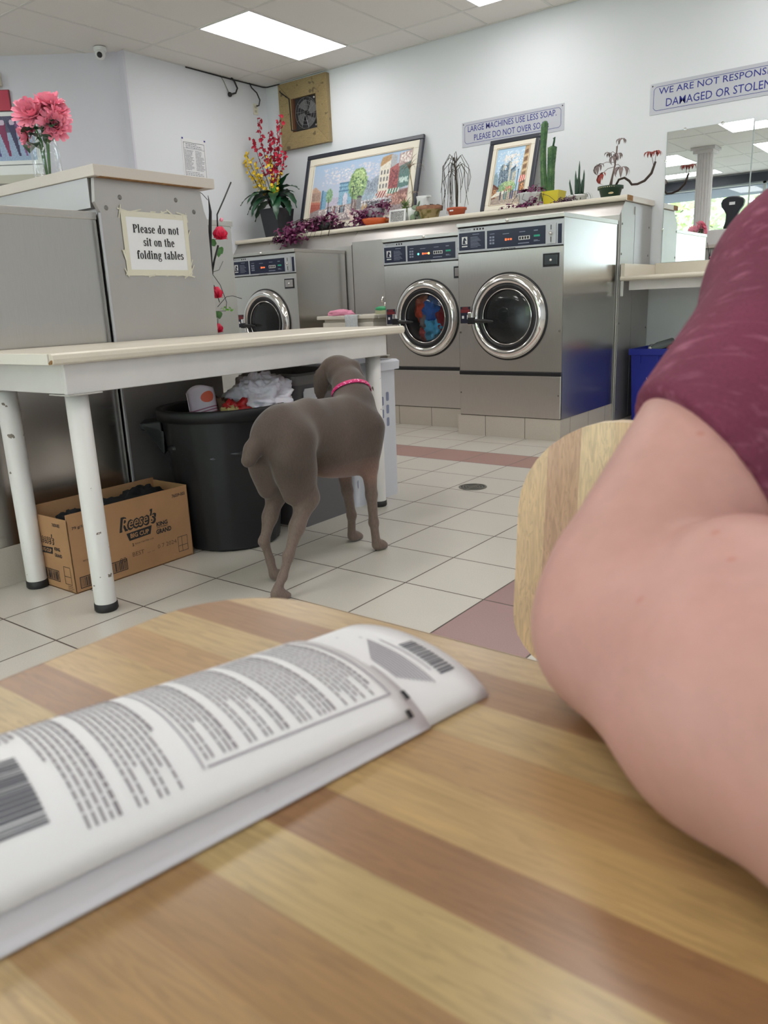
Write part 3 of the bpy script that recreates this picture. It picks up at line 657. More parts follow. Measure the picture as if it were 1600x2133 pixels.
for (x0, x1, z1, lb) in [(-2.213, -1.568, 2.236, 'left frameless wall mirror above the laminate ledge'), (-1.564, .2, 2.212, 'right frameless wall mirror, partly behind the maroon sleeve')]:
    t = thing('wall_mirror', lb, 'mirror', (0, BY, 0))
    MB().box(x0, x1, -.006, -.001, 1.238, z1).build('mirror_edge', medge, t); MB().box(x0 + .004, x1 - .002, -.0066, -.006, 1.24, z1 - .003).build('mirror_glass', mir, t)
    for xx in (x0 + .14, x0 + .42):
        MB().lathe([(0, -.014), (.010, -.012), (.014, -.006)], (xx, 0, z1), 1, 12).build('mirror_clip', chrome, t)
    for zz in (1.50, 2.02) if x0 < -2 else ():
        MB().lathe([(0, -.012), (.009, -.011), (.011, -.006)], (x0, 0, zz), 1, 12).build('mirror_clip', chrome, t)
t = thing('wall_ledge', 'cream laminate ledge with backsplash under the mirror', 'ledge')
pr = [(6.094, 1.098), (6.082, 1.106), (6.080, 1.118), (6.086, 1.130), (6.10, 1.134), (6.79, 1.134), (6.79, 1.098)]
MB().prism(pr, 0, -2.285, .6).build('ledge_top', laminate, t)
MB().box(-2.285, -2.252, 6.09, 6.79, 1.10, 1.226).build('side_splash', laminate, t, bevel=.002); MB().box(-2.252, .6, 6.785, 6.805, 1.134, 1.236).build('backsplash', laminate, t, bevel=.002)
MB().box(-2.24, .6, 6.16, 6.18, 1.028, 1.098).build('apron', white_paint, t)
MB().box(-2.285, -2.262, 6.10, 6.12, .985, 1.098).build('bracket', steel_grey, t)
# fan in its wooden frame
def wood_frame_mat():
    t = NT('knotty_pine'); n1 = t.noise(6, (1.2, 6, 6), 3, 2.5); f = t.m('FRACT', t.m('MULTIPLY', n1, 6)); k = t.rng(f, 0, .8, .72, 1.08)
    kn = t.noise(14, detail=1); kk = t.rng(kn, .68, .72, 1, .45); c = t.mul(t.mix(t.noise(3), srgb(172, 150, 106), srgb(132, 114, 78)), t.m('MULTIPLY', k, kk)); return t.done(c, .45)
pine = wood_frame_mat()
t = thing('exhaust_fan', 'exhaust fan set in a knotty pine frame high in the corner', 'fan', (0, BY, 0))
X0, X1, Z0, Z1 = -6.385, -5.70, 2.665, 3.318; a0, a1, b0, b1 = -6.225, -5.875, 2.83, 3.155
for (o1, o2, i2, i1, nm) in [((X0, Z1), (X1, Z1), (a1, b1), (a0, b1), 't'), ((X1, Z1), (X1, Z0), (a1, b0), (a1, b1), 'r'), ((X1, Z0), (X0, Z0), (a0, b0), (a1, b0), 'b'), ((X0, Z0), (X0, Z1), (a0, b1), (a0, b0), 'l')]:
    q = MB(); yo, yi = -.055, -.035
    q.add([(o1[0], yo, o1[1]), (o2[0], yo, o2[1]), (i2[0], yi, i2[1]), (i1[0], yi, i1[1]), (o1[0], -.001, o1[1]), (o2[0], -.001, o2[1]), (i2[0], -.001, i2[1]), (i1[0], -.001, i1[1])],
          [(0, 1, 2, 3), (7, 6, 5, 4), (0, 4, 5, 1), (1, 5, 6, 2), (2, 6, 7, 3), (3, 7, 4, 0)])
    q.build('frame_board', pine, t, bevel=.003)
MB().box(a0, a1, -.004, -.001, b0, b1).build('dark_back', mat('mottled_dark', srgb(48, 47, 50), .7, var=.3, vscale=30), t)  # unevenly toned dark grey sheet behind the fan blades
MB().box(a0, a0 + .03, -.03, -.004, b0, b1).build('inner_board', mat('reddish_board', srgb(96, 62, 44), .6), t)
fc = ((a0 + a1) / 2 + .03, (b0 + b1) / 2)
q = MB()
for r_ in (.15, .115, .08):
    q.tube([(fc[0] + r_ * math.cos(2 * PI * i / 40), -.034 + .0, fc[1] + r_ * math.sin(2 * PI * i / 40)) for i in range(41)], .0018, 5, False)
for i in range(10): 
    a = 2 * PI * i / 10; q.tube([(fc[0] + .02 * math.cos(a), -.036, fc[1] + .02 * math.sin(a)), (fc[0] + .15 * math.cos(a + .5), -.034, fc[1] + .15 * math.sin(a + .5))], .0016, 5)
q.build('wire_guard', mat('guard_wire', srgb(150, 150, 152), .4, .7), t)
for i in range(4):
    a = 2 * PI * i / 4 + .3; q = MB(); n_ = 7; v = []
    for s_ in range(n_):
        u_ = s_ / (n_ - 1)
        for s2 in range(n_):
            r_ = .025 + .11 * s2 / (n_ - 1); ang = a + (u_ - .5) * 1.0 + .3 * s2 / n_; v.append((fc[0] + r_ * math.cos(ang), -.018 - .012 * (u_ - .5), fc[1] + r_ * math.sin(ang)))
    q.add(v, [(x * n_ + y_, x * n_ + y_ + 1, (x + 1) * n_ + y_ + 1, (x + 1) * n_ + y_) for x in range(n_ - 1) for y_ in range(n_ - 1)])
    q.build('fan_blade', mat('fan_blade_grey', srgb(112, 112, 114), .5, .3), t, True)
MB().lathe([(0, -.034), (.02, -.033), (.03, -.022), (.03, -.006)], (fc[0], 0, fc[1]), 1, 20).build('fan_hub', black, t, True)
for (x, z_) in ((a1 - .03, b1 - .03), (a1 - .02, b0 + .03)): MB().lathe([(0, -.03), (.008, -.029), (.012, -.024), (.012, -.004)], (x, 0, z_), 1, 12).build('bolt', chrome, t)
MB().tube([(-6.395, -.012, 3.33), (-6.39, -.03, 3.28), (-6.35, -.06, 3.24), (-6.24, -.045, 3.16), (-6.235, -.04, 2.85), (-6.0, -.04, 2.835)], .006, 6).build('power_cable', black, t, True)
# outlet and camera cables on the left wall
t = thing('wall_outlet', 'ivory wall outlet with a black plug high in the corner', 'outlet', (LX, 6.63, 3.10))
MB().box(0, .006, -.035, .035, -.055, .055).build('cover_plate', mat('ivory_plastic', srgb(222, 218, 200), .4), t, bevel=.002)
for zz in (-.02, .022): MB().box(.006, .008, -.015, .015, zz - .012, zz + .012).build('socket', mat('ivory_dark', srgb(190, 184, 165), .5), t)
MB().tube([(.02, -.0, .03), (.04, .02, .035), (.045, .035, .09), (.03, .01, .16), (.02, -.05, .2), (.01, -.07, .243)], .007, 6).build('plug_cable', black, t, True)
t = thing('hanging_cable', 'black hanging cable end with round connector beside the outlet', 'cable', (LX, 6.27, 3.2))
MB().tube([(.02, -.02, -.02), (.05, .04, .0), (.05, .07, .05), (.03, .05, .12), (.02, .02, .145)], .009, 8).build('cable', black, t, True)
MB().ball((.025, -.02, -.02), .024, 14, 10).build('connector', black, t, True)
MB().tube([(.012, -.02, .0), (.01, -.08, .1), (.01, -.12, .145)], .004, 6).build('grey_wire', mat('wire_grey', srgb(150, 148, 140), .6), t, True)
tag(MB().tube([(LX + .01, 5.7, CZ - .012), (LX + .012, 6.2, CZ - .016), (LX + .01, 6.75, CZ - .012), (LX + .05, 6.79, CZ - .014), (-6.40, 6.795, CZ - .016), (-6.392, 6.795, 3.25)], .006, 6).build('wall_cable', black), 'thin black cable running along the ceiling edge in the corner', 'cable')
t = thing('security_camera', 'small white dome security camera under the ceiling at the left', 'camera', (-6.66, 4.80, CZ - .006)); t.location = (-6.70, 4.80, CZ - .006)
t.scale = (1.25, 1.25, 1.25); cw = mat('camera_white', srgb(225, 225, 225), .35)
MB().lathe([(.045, 0), (.045, -.02), (.04, -.03), (0, -.03)], n=24).build('camera_base', cw, t, True)
MB().ball((.012, -.012, -.05), .036, 20, 14).build('camera_ball', cw, t, True)
MB().ball((.03, -.030, -.058), .020, 14, 10).build('camera_lens', black, t, True)
# notice on the left wall
def ruled(mb, o, u, v, x0, x1, y0, y1, n_, th, seed=0, dash=False, lift=.001):
    r = random.Random(seed); o = Vector(o); u = Vector(u).normalized(); v = Vector(v).normalized(); nr = u.cross(v) * lift
    for i in range(n_):
        y_ = y1 - (y1 - y0) * (i + .5) / n_; e = x0 + (x1 - x0) * r.uniform(.6, 1)
        segs = [(x0, e)]
        if dash:
            segs = []; c_ = x0
            while c_ < e: l_ = r.uniform(.04, .14) * (x1 - x0); segs.append((c_, min(e, c_ + l_))); c_ += l_ + .03 * (x1 - x0)
        for (a_, b_) in segs: mb.add([o + u * a_ + v * (y_ - th / 2) + nr, o + u * b_ + v * (y_ - th / 2) + nr, o + u * b_ + v * (y_ + th / 2) + nr, o + u * a_ + v * (y_ + th / 2) + nr], [(0, 1, 2, 3)])
def outline(mb, o, u, v, x0, x1, y0, y1, th, lift=.001):
    o = Vector(o); u = Vector(u).normalized(); v = Vector(v).normalized(); nr = u.cross(v) * lift
    for (a_, b_, c_, d_) in ((x0, x1, y0, y0 + th), (x0, x1, y1 - th, y1), (x0, x0 + th, y0, y1), (x1 - th, x1, y0, y1)):
        mb.add([o + u * a_ + v * c_ + nr, o + u * b_ + v * c_ + nr, o + u * b_ + v * d_ + nr, o + u * a_ + v * d_ + nr], [(0, 1, 2, 3)])
t = thing('paper_notice', 'printed paper notice with two columns of small text on the left wall', 'notice', (LX, 5.56, 2.25))
U, V = (0, 1, 0), (0, 0, 1); grey_ink = mat('grey_print', srgb(105, 108, 118), .6)
MB().box(.001, .003, 0, .31, 0, .435).build('paper', paper, t)
q = MB(); outline(q, (.003, 0, 0), U, V, .02, .29, .02, .40, .004); outline(q, (.003, 0, 0), U, V, .02, .29, .34, .40, .003)
ruled(q, (.003, 0, 0), U, V, .05, .27, .345, .392, 3, .006, 1, True); ruled(q, (.003, 0, 0), U, V, .03, .145, .14, .33, 15, .0055, 2, True); ruled(q, (.003, 0, 0), U, V, .165, .28, .14, .33, 14, .0055, 3, True); ruled(q, (.003, 0, 0), U, V, .03, .27, .03, .13, 7, .005, 4, True)
q.build('printing', grey_ink, t)
for yy in (.005, .29): MB().box(.003, .004, yy, yy + .02, .425, .44).build('pin', blue_ink, t)
# things on the angled wall
dW = Vector((.84, .67, 0)).normalized(); nW = Vector((dW.y, -dW.x, 0)); mW = Matrix(((dW.x, nW.x, 0), (dW.y, nW.y, 0), (0, 0, 1)))
def onwall(name, label, cat, s_, z_):
    t = thing(name, label, cat, Vector((-6.71, 4.99, 0)) - dW * s_ + nW * .002 + Vector((0, 0, z_)), math.atan2(dW.y, dW.x)); return t
# local x runs right along the wall, local -y points into the room
rim = (lambda H_, W_: None)
img = np.zeros((26, 34, 3)); img[:] = (.72, .22, .32); yy_, xx_ = np.mgrid[0:26, 0:34]
img[(abs(yy_ - 8 - 2 * np.sin(xx_ / 4)) < 2) & (xx_ < 26)] = (.42, .18, .38); img[20:23, 8:12] = (.92, .8, .82); img[20:23, 20:24] = (.92, .8, .82); img[4:6, 22:24] = (.95, .85, .9)
t = onwall('red_picture', 'small red picture at the left edge, above the white framed one', 'picture', 1.42, 2.885)
MB().box(0, .385, -.018, 0, 0, .18).build('frame', mat('dark_red_frame', srgb(120, 30, 45), .5), t); canvas_obj('picture', img, (.008, -.0185, .006), (1, 0, 0), (0, 0, 1), .369, .168, t)
t = onwall('framed_print', 'white framed print of figures on blue ice, left behind the pink flowers', 'picture', 1.62, 2.42)
MB().box(0, .80, -.025, 0, 0, .455).build('frame', mat('white_frame', srgb(226, 228, 228), .4), t, bevel=.003)
H_, W_ = 60, 110; yy_, xx_ = np.mgrid[0:H_, 0:W_]; img = np.zeros((H_, W_, 3)); g_ = rng.random((H_, W_, 1)) * .08
img[:] = np.array((.55, .63, .74)); img[:22] = (.28, .28, .38); img += g_
for (cx_, w_, c_) in [(38, 5, (.45, .2, .38)), (52, 5, (.30, .26, .48)), (66, 6, (.50, .18, .34)), (80, 5, (.24, .22, .36)), (90, 4, (.5, .3, .5))]:
    k_ = (abs(xx_ - cx_ - (yy_ - 20) * .18) < w_ * (1 - (yy_ - 10) / 60)) & (yy_ > 8) & (yy_ < 54); img[k_] = c_
    k_ = ((xx_ - cx_) ** 2 + (yy_ - 8) ** 2 < 14); img[k_] = (.78, .72, .8)
canvas_obj('picture', img, (.035, -.0255, .035), (1, 0, 0), (0, 0, 1), .73, .385, t)
t = onwall('wall_board', 'white board under the framed print at the left edge', 'board', 1.62, 2.325)
MB().box(0, .80, -.022, 0, 0, .088).build('board', mat('white_frame', (1, 1, 1, 1)), t, bevel=.002)
t = onwall('wall_box', 'small beige box on the wall at the upper left edge', 'box', 1.28, 3.09); MB().box(0, .19, -.05, 0, 0, .115).build('housing', mat('ivory_plastic', (1, 1, 1, 1)), t, bevel=.004)
t = onwall('high_ledge', 'beige laminate ledge along the angled wall at the left edge', 'ledge', 2.4, 2.235); MB().box(0, 1.62, -.16, 0, 0, .075).build('ledge_board', mat('beige_ledge', srgb(186, 184, 170), .5), t, bevel=.003)
# ------------------------------------------------------------------ the taped paper sign with serif letters
class Serif:
    """bold book letters drawn from stems, bowls and serifs in the plane x,z"""
    def __init__(s): s.q = []
    def r(s, x0, x1, z0, z1): s.q.append([(x0, z0), (x1, z0), (x1, z1), (x0, z1)])
    def arc(s, cx, cz, rx, rz, a0, a1, tx=.12, tz=.045, n=18):
        for i in range(n):
            a = math.radians(a0 + (a1 - a0) * i / n); b = math.radians(a0 + (a1 - a0) * (i + 1) / n)
            s.q.append([(cx + rx * math.cos(a), cz + rz * math.sin(a)), (cx + rx * math.cos(b), cz + rz * math.sin(b)), (cx + (rx - tx) * math.cos(b), cz + (rz - tz) * math.sin(b)), (cx + (rx - tx) * math.cos(a), cz + (rz - tz) * math.sin(a))])
    def stem(s, x, z0, z1, foot=True, flag=True):
        s.r(x, x + .13, z0, z1)
        if foot: s.r(x - .05, x + .18, z0, z0 + .03)
        if flag: s.q.append([(x - .05, z1 - .045), (x + .02, z1 - .07), (x + .13, z1), (x - .05, z1 - .015)])
    def glyph(s, c):
        xh = .47
        if c == 'P': s.r(.06, .21, 0, .66); s.r(0, .28, 0, .03); s.r(0, .28, .63, .66); s.arc(.25, .485, .27, .175, -90, 90, .14, .045); return .56
        if c == 'l': s.stem(.06, 0, .68); return .29
        if c == 'i': s.stem(.06, 0, xh); s.arc(.12, .60, .075, .075, 0, 360, .075, .075); return .29
        if c == 'h': s.stem(.06, 0, .68); s.arc(.30, .31, .17, .16, 0, 150, .13, .06); s.stem(.34, 0, .32, True, False); return .56
        if c == 'n': s.stem(.06, 0, xh); s.arc(.30, .31, .17, .16, 0, 150, .13, .06); s.stem(.34, 0, .32, True, False); return .56
        if c == 'o': s.arc(.24, .235, .22, .245, 0, 360, .12, .035, 32); return .50
        if c == 'e': s.arc(.23, .235, .20, .245, 0, 318, .12, .035, 28); s.r(.10, .42, .24, .275); return .46
        if c == 'd': s.arc(.22, .235, .20, .245, 60, 300, .12, .035, 24); s.stem(.30, 0, .68, False); s.r(.30, .49, 0, .035); return .52
        if c == 'b': s.stem(.05, .0, .68, False); s.arc(.27, .235, .21, .245, -130, 130, .12, .035, 24); return .52
        if c == 't': s.r(.09, .21, .06, .60); s.r(0, .32, .435, .47); s.arc(.21, .10, .12, .11, 180, 310, .115, .04, 12); s.q.append([(.02, .45), (.09, .45), (.21, .60), (.17, .60)]); return .34
        if c == 'f': s.r(.08, .21, 0, .52); s.r(0, .32, .435, .47); s.r(.02, .28, 0, .03); s.arc(.24, .53, .16, .155, 20, 180, .13, .045, 14); s.arc(.34, .59, .05, .05, 0, 360, .05, .05, 10); return .34
        if c == 'a': s.arc(.20, .34, .17, .14, 0, 170, .12, .04, 14); s.r(.25, .37, .05, .36); s.arc(.19, .14, .17, .15, 70, 330, .11, .035, 18); s.r(.33, .46, 0, .045); return .48
        if c == 's': s.arc(.18, .345, .155, .135, 30, 270, .105, .05, 16); s.arc(.19, .13, .165, .14, -150, 90, .11, .05, 16); s.r(.30, .33, .34, .46); s.r(.03, .06, 0, .13); return .39
        if c == 'g': s.arc(.21, .31, .17, .17, 0, 360, .105, .035, 26); s.r(.30, .46, .41, .455); s.arc(.23, -.08, .22, .13, 0, 360, .07, .045, 26); s.q.append([(.06, .16), (.14, .18), (.16, .06), (.05, .04)]); s.r(.08, .38, .01, .06); return .48
        return .27
    def write(s, body, x, z, h):
        k = h / .66; out = []
        for c in body:
            s.q = []; a = s.glyph(c); out += [[(x + p[0] * k, z + p[1] * k) for p in q] for q in s.q]; x += (a + .035) * k
        return out, x
t = thing('paper_sign', 'taped paper sign reading Please do not sit on the folding tables, on grey steel', 'sign', (-2.884, 2.075, 1.165))
MB().box(.001, .002, 0, .325, 0, .245).build('paper', [paper], t)
MB().box(.002, .0026, -.006, .331, .228, .25).build('tape_strip', tape, t); MB().box(.002, .0026, -.006, .331, -.006, .018).build('tape_strip', tape_y, t)
MB().box(.0026, .0031, -.008, .014, -.004, .248).build('tape_strip', tape_y, t); MB().box(.0026, .0031, .312, .333, -.004, .248).build('tape_strip', tape_y, t)
rr = random.Random(5); q = MB()
for i in range(26):
    sd = i % 4; a = rr.uniform(0, 1); y_, z_ = [(a * .33, .25), (a * .33, -.008), (-.008, a * .25), (.335, a * .25)][sd]; l_ = rr.uniform(.008, .03); g_ = rr.uniform(-.6, .6) + (0 if sd < 2 else PI / 2)
    c_, s_ = math.cos(g_), math.sin(g_); q.quad((.0028, y_ - c_ * l_, z_ - s_ * l_), (.0032, y_ + c_ * l_, z_ + s_ * l_), (.0045, y_ + c_ * l_ - s_ * .005, z_ + s_ * l_ + c_ * .005), (.0028, y_ - c_ * l_ - s_ * .006, z_ - s_ * l_ + c_ * .006))
q.build('torn_tape', tape, t); t.children[-1]['kind'] = 'stuff'
se = Serif()
for body, cy, z_ in (('Please do not', .163, .166), ('sit on the', .170, .114), ('folding tables', .172, .062)):
    qs, x1 = se.write(body, 0, 0, .033); sc = {'Please do not': .240, 'sit on the': .163, 'folding tables': .246}[body] / x1; q = MB()
    for p in qs:
        for e_ in (0, .0012): q.add([(.0032 + e_ * .05, cy + (a[0] - x1 / 2) * sc + e_, z_ + a[1]) for a in p], [(0, 1, 2, 3)])
    q.build('lettering', ink, t)
# ------------------------------------------------------------------ pictures standing on the back shelf
class Paint:
    def __init__(s, W, H, bgc): s.W, s.H = W, H; s.a = np.zeros((H, W, 3)); s.a[:] = bgc; s.yy, s.xx = np.mgrid[0:H, 0:W]; s.u = (s.xx + .5) / W; s.v = (s.yy + .5) / H
    def poly(s, pts, c, jit=.05):
        m_ = np.zeros((s.H, s.W), bool); n_ = len(pts); j = n_ - 1
        for i in range(n_):
            xi, yi = pts[i]; xj, yj = pts[j]
            with np.errstate(divide='ignore', invalid='ignore'):
                m_ ^= ((yi > s.v) != (yj > s.v)) & (s.u < (xj - xi) * (s.v - yi) / (yj - yi + 1e-12) + xi)
            j = i
        s.a[m_] = np.array(c) + rng.normal(0, jit, (m_.sum(), 1)); return s
    def dabs(s, n, x0, x1, y0, y1, c, r=.006, jit=.08, asp=1.0, shape=None):
        for _ in range(n):
            if shape == 'ell':
                a = rng.uniform(0, 2 * PI); q = rng.uniform(0, 1) ** .5; x = (x0 + x1) / 2 + (x1 - x0) / 2 * q * math.cos(a); y = (y0 + y1) / 2 + (y1 - y0) / 2 * q * math.sin(a)
            else: x = rng.uniform(x0, x1); y = rng.uniform(y0, y1)
            R_ = r * rng.uniform(.6, 1.3); ex = int(R_ * s.W * 2) + 1; X, Y = int(x * s.W), int(y * s.H); sl = (slice(max(0, Y - ex), Y + ex + 1), slice(max(0, X - ex), X + ex + 1))
            k = ((s.u[sl] - x) ** 2 + ((s.v[sl] - y) * s.H / s.W / asp) ** 2) < R_ * R_; s.a[sl][k] = np.array(c) + rng.normal(0, jit)
        return s
def boulevard():
    p = Paint(230, 118, (.75, .78, .86)); k = p.v[..., None]; p.a = np.array((.62, .75, .90)) * (1 - k * 1.2).clip(0, 1) + np.array((.78, .76, .83)) * (k * 1.2).clip(0, 1)
    p.dabs(260, .1, .7, .08, .36, (.82, .81, .87), .010, .02, .5); p.dabs(60, .2, .6, .14, .3, (.90, .87, .88), .009, .02, .5)
    p.poly([(0, .62), (.5, .60), (1, .60), (1, 1), (0, 1)], (.62, .55, .56)); 
    p.dabs(700, 0, 1, .74, 1, (.55, .48, .48), .006, .08, .6); p.dabs(500, .1, .55, .68, .95, (.80, .74, .72), .005, .06, .7); p.dabs(250, .1, .45, .72, .95, (.92, .86, .84), .004, .04)
    p.poly([(0, .40), (.03, .36), (.10, .46), (.11, .74), (0, .80)], (.80, .62, .52)); p.poly([(0, .66), (.10, .66), (.11, .75), (0, .80)], (.74, .34, .28)); p.poly([(0, .62), (.12, .64), (.12, .67), (0, .66)], (.85, .45, .36))
    for i in range(5): p.poly([(.01 + i * .018, .47), (.02 + i * .018, .47), (.02 + i * .018, .60), (.01 + i * .018, .60)], (.60, .48, .44))
    p.poly([(.11, .44), (.17, .48), (.17, .76), (.11, .76)], (.45, .66, .80)); p.poly([(.11, .44), (.125, .44), (.125, .76), (.11, .76)], (.28, .50, .68))
    p.poly([(.17, .56), (.30, .60), (.30, .72), (.17, .74)], (.74, .70, .80)); p.dabs(130, .165, .225, .44, .66, (.52, .70, .50), .008, .06, 1, 'ell'); p.poly([(.193, .6), (.198, .6), (.198, .78), (.193, .78)], (.4, .35, .35))
    # arch
    A = (.50, .72, .84); D = (.30, .50, .66); p.poly([(.30, .36), (.44, .36), (.44, .73), (.30, .73)], A)
    for (y0, y1) in ((.36, .385), (.42, .44), (.48, .51)): p.poly([(.295, y0), (.445, y0), (.445, y1), (.295, y1)], D)
    p.poly([(.345, .58), (.355, .54), (.37, .525), (.385, .54), (.395, .58), (.395, .73), (.345, .73)], (.78, .78, .86)); p.dabs(120, .30, .44, .38, .7, D, .003, .06); p.poly([(.345, .56), (.352, .56), (.352, .73), (.345, .73)], D)
    p.poly([(.345, .60), (.355, .56), (.37, .545), (.385, .56), (.388, .60), (.388, .73), (.352, .73)], (.80, .79, .86))
    # far houses, right
    p.poly([(.55, .52), (.60, .40), (.63, .42), (.66, .34), (.70, .33), (.70, .72), (.55, .70)], (.62, .68, .76)); p.dabs(160, .58, .70, .38, .6, (.48, .54, .62), .003, .06, 2)
    p.poly([(.70, .14), (.80, .06), (.80, .62), (.70, .62)], (.90, .86, .78)); p.poly([(.70, .14), (.715, .05), (.80, .02), (.80, .11), (.70, .20)], (.76, .56, .34)); p.poly([(.80, .02), (.86, .05), (.86, .22), (.80, .24)], (.66, .67, .70))
    for i in range(3):
        for j in range(3): p.poly([(.712 + i * .03, .26 + j * .11), (.726 + i * .03, .26 + j * .11), (.726 + i * .03, .33 + j * .11), (.712 + i * .03, .33 + j * .11)], (.42, .42, .44))
    p.poly([(.80, .25), (.89, .17), (.89, .60), (.80, .62)], (.72, .32, .32)); p.dabs(60, .81, .88, .28, .56, (.48, .22, .26), .004, .05, 2); p.poly([(.88, .04), (1, 0), (1, .2), (.88, .24)], (.74, .60, .58)); p.dabs(80, .89, .99, .03, .18, (.92, .88, .85), .004, .05, 2)
    p.poly([(.89, .24), (1, .18), (1, .56), (.89, .60)], (.32, .50, .48)); p.dabs(60, .90, .99, .42, .50, (.75, .85, .82), .004, .05, 2)
    for i in range(10): p.poly([(.675 + i * .0125 + .012, .60), (.69 + i * .0125 + .012, .59), (.672 + i * .0125, .71), (.66 + i * .0125, .72)], (.70, .20, .18) if i % 2 else (.93, .88, .82))
    for i in range(9): p.poly([(.80 + i * .0125, .58), (.8125 + i * .0125, .575), (.797 + i * .0125, .68), (.785 + i * .0125, .69)], (.10, .48, .36) if i % 2 else (.90, .90, .86))
    p.poly([(.78, .69), (1, .60), (1, .84), (.80, .84)], (.58, .36, .34)); p.dabs(160, .8, 1, .66, .84, (.80, .56, .48), .004, .1, 2); p.dabs(340, .55, .85, .70, .80, (.82, .84, .88), .004, .06); p.dabs(240, .60, .85, .74, .84, (.25, .24, .28), .0035, .06); p.dabs(60, .5, .7, .60, .70, (.60, .72, .80), .006, .05)
    p.poly([(.405, .84), (.425, .82), (.52, 1), (.46, 1)], (.88, .76, .72)); p.poly([(.39, .86), (.395, .86), (.44, 1), (.43, 1)], (.38, .30, .32))
    # big tree
    for x in (.455, .475, .49): p.poly([(x, .6), (x + .007, .6), (x + .008, .86), (x - .002, .86)], (.42, .30, .28))
    p.dabs(600, .40, .58, .16, .66, (.52, .68, .42), .010, .08, 1, 'ell'); p.dabs(300, .42, .56, .18, .60, (.70, .82, .50), .007, .07, 1, 'ell'); p.dabs(90, .42, .56, .30, .62, (.34, .48, .34), .006, .05, 1, 'ell')
    p.poly([(.443, .44), (.452, .44), (.452, .50), (.443, .50)], (.12, .14, .20)); p.poly([(.4455, .50), (.450, .50), (.450, .86), (.4455, .86)], (.16, .20, .26)); p.poly([(.50, .66), (.545, .66), (.545, .84), (.50, .84)], (.50, .50, .52)); p.poly([(.495, .65), (.55, .65), (.54, .62), (.505, .62)], (.28, .26, .30))
    for (x, c) in [(.20, (.2, .25, .4)), (.225, (.45, .5, .6)), (.27, (.6, .3, .3)), (.285, (.5, .6, .7)), (.33, (.16, .18, .28)), (.35, (.3, .5, .55)), (.37, (.3, .3, .4)), (.57, (.8, .6, .35)), (.60, (.82, .62, .35)), (.76, (.4, .3, .35))]:
        p.poly([(x - .006, .76), (x + .006, .76), (x + .008, .86), (x - .008, .86)], c); p.dabs(2, x - .002, x + .002, .74, .755, (.3, .25, .25), .005, .02)
    return p.a
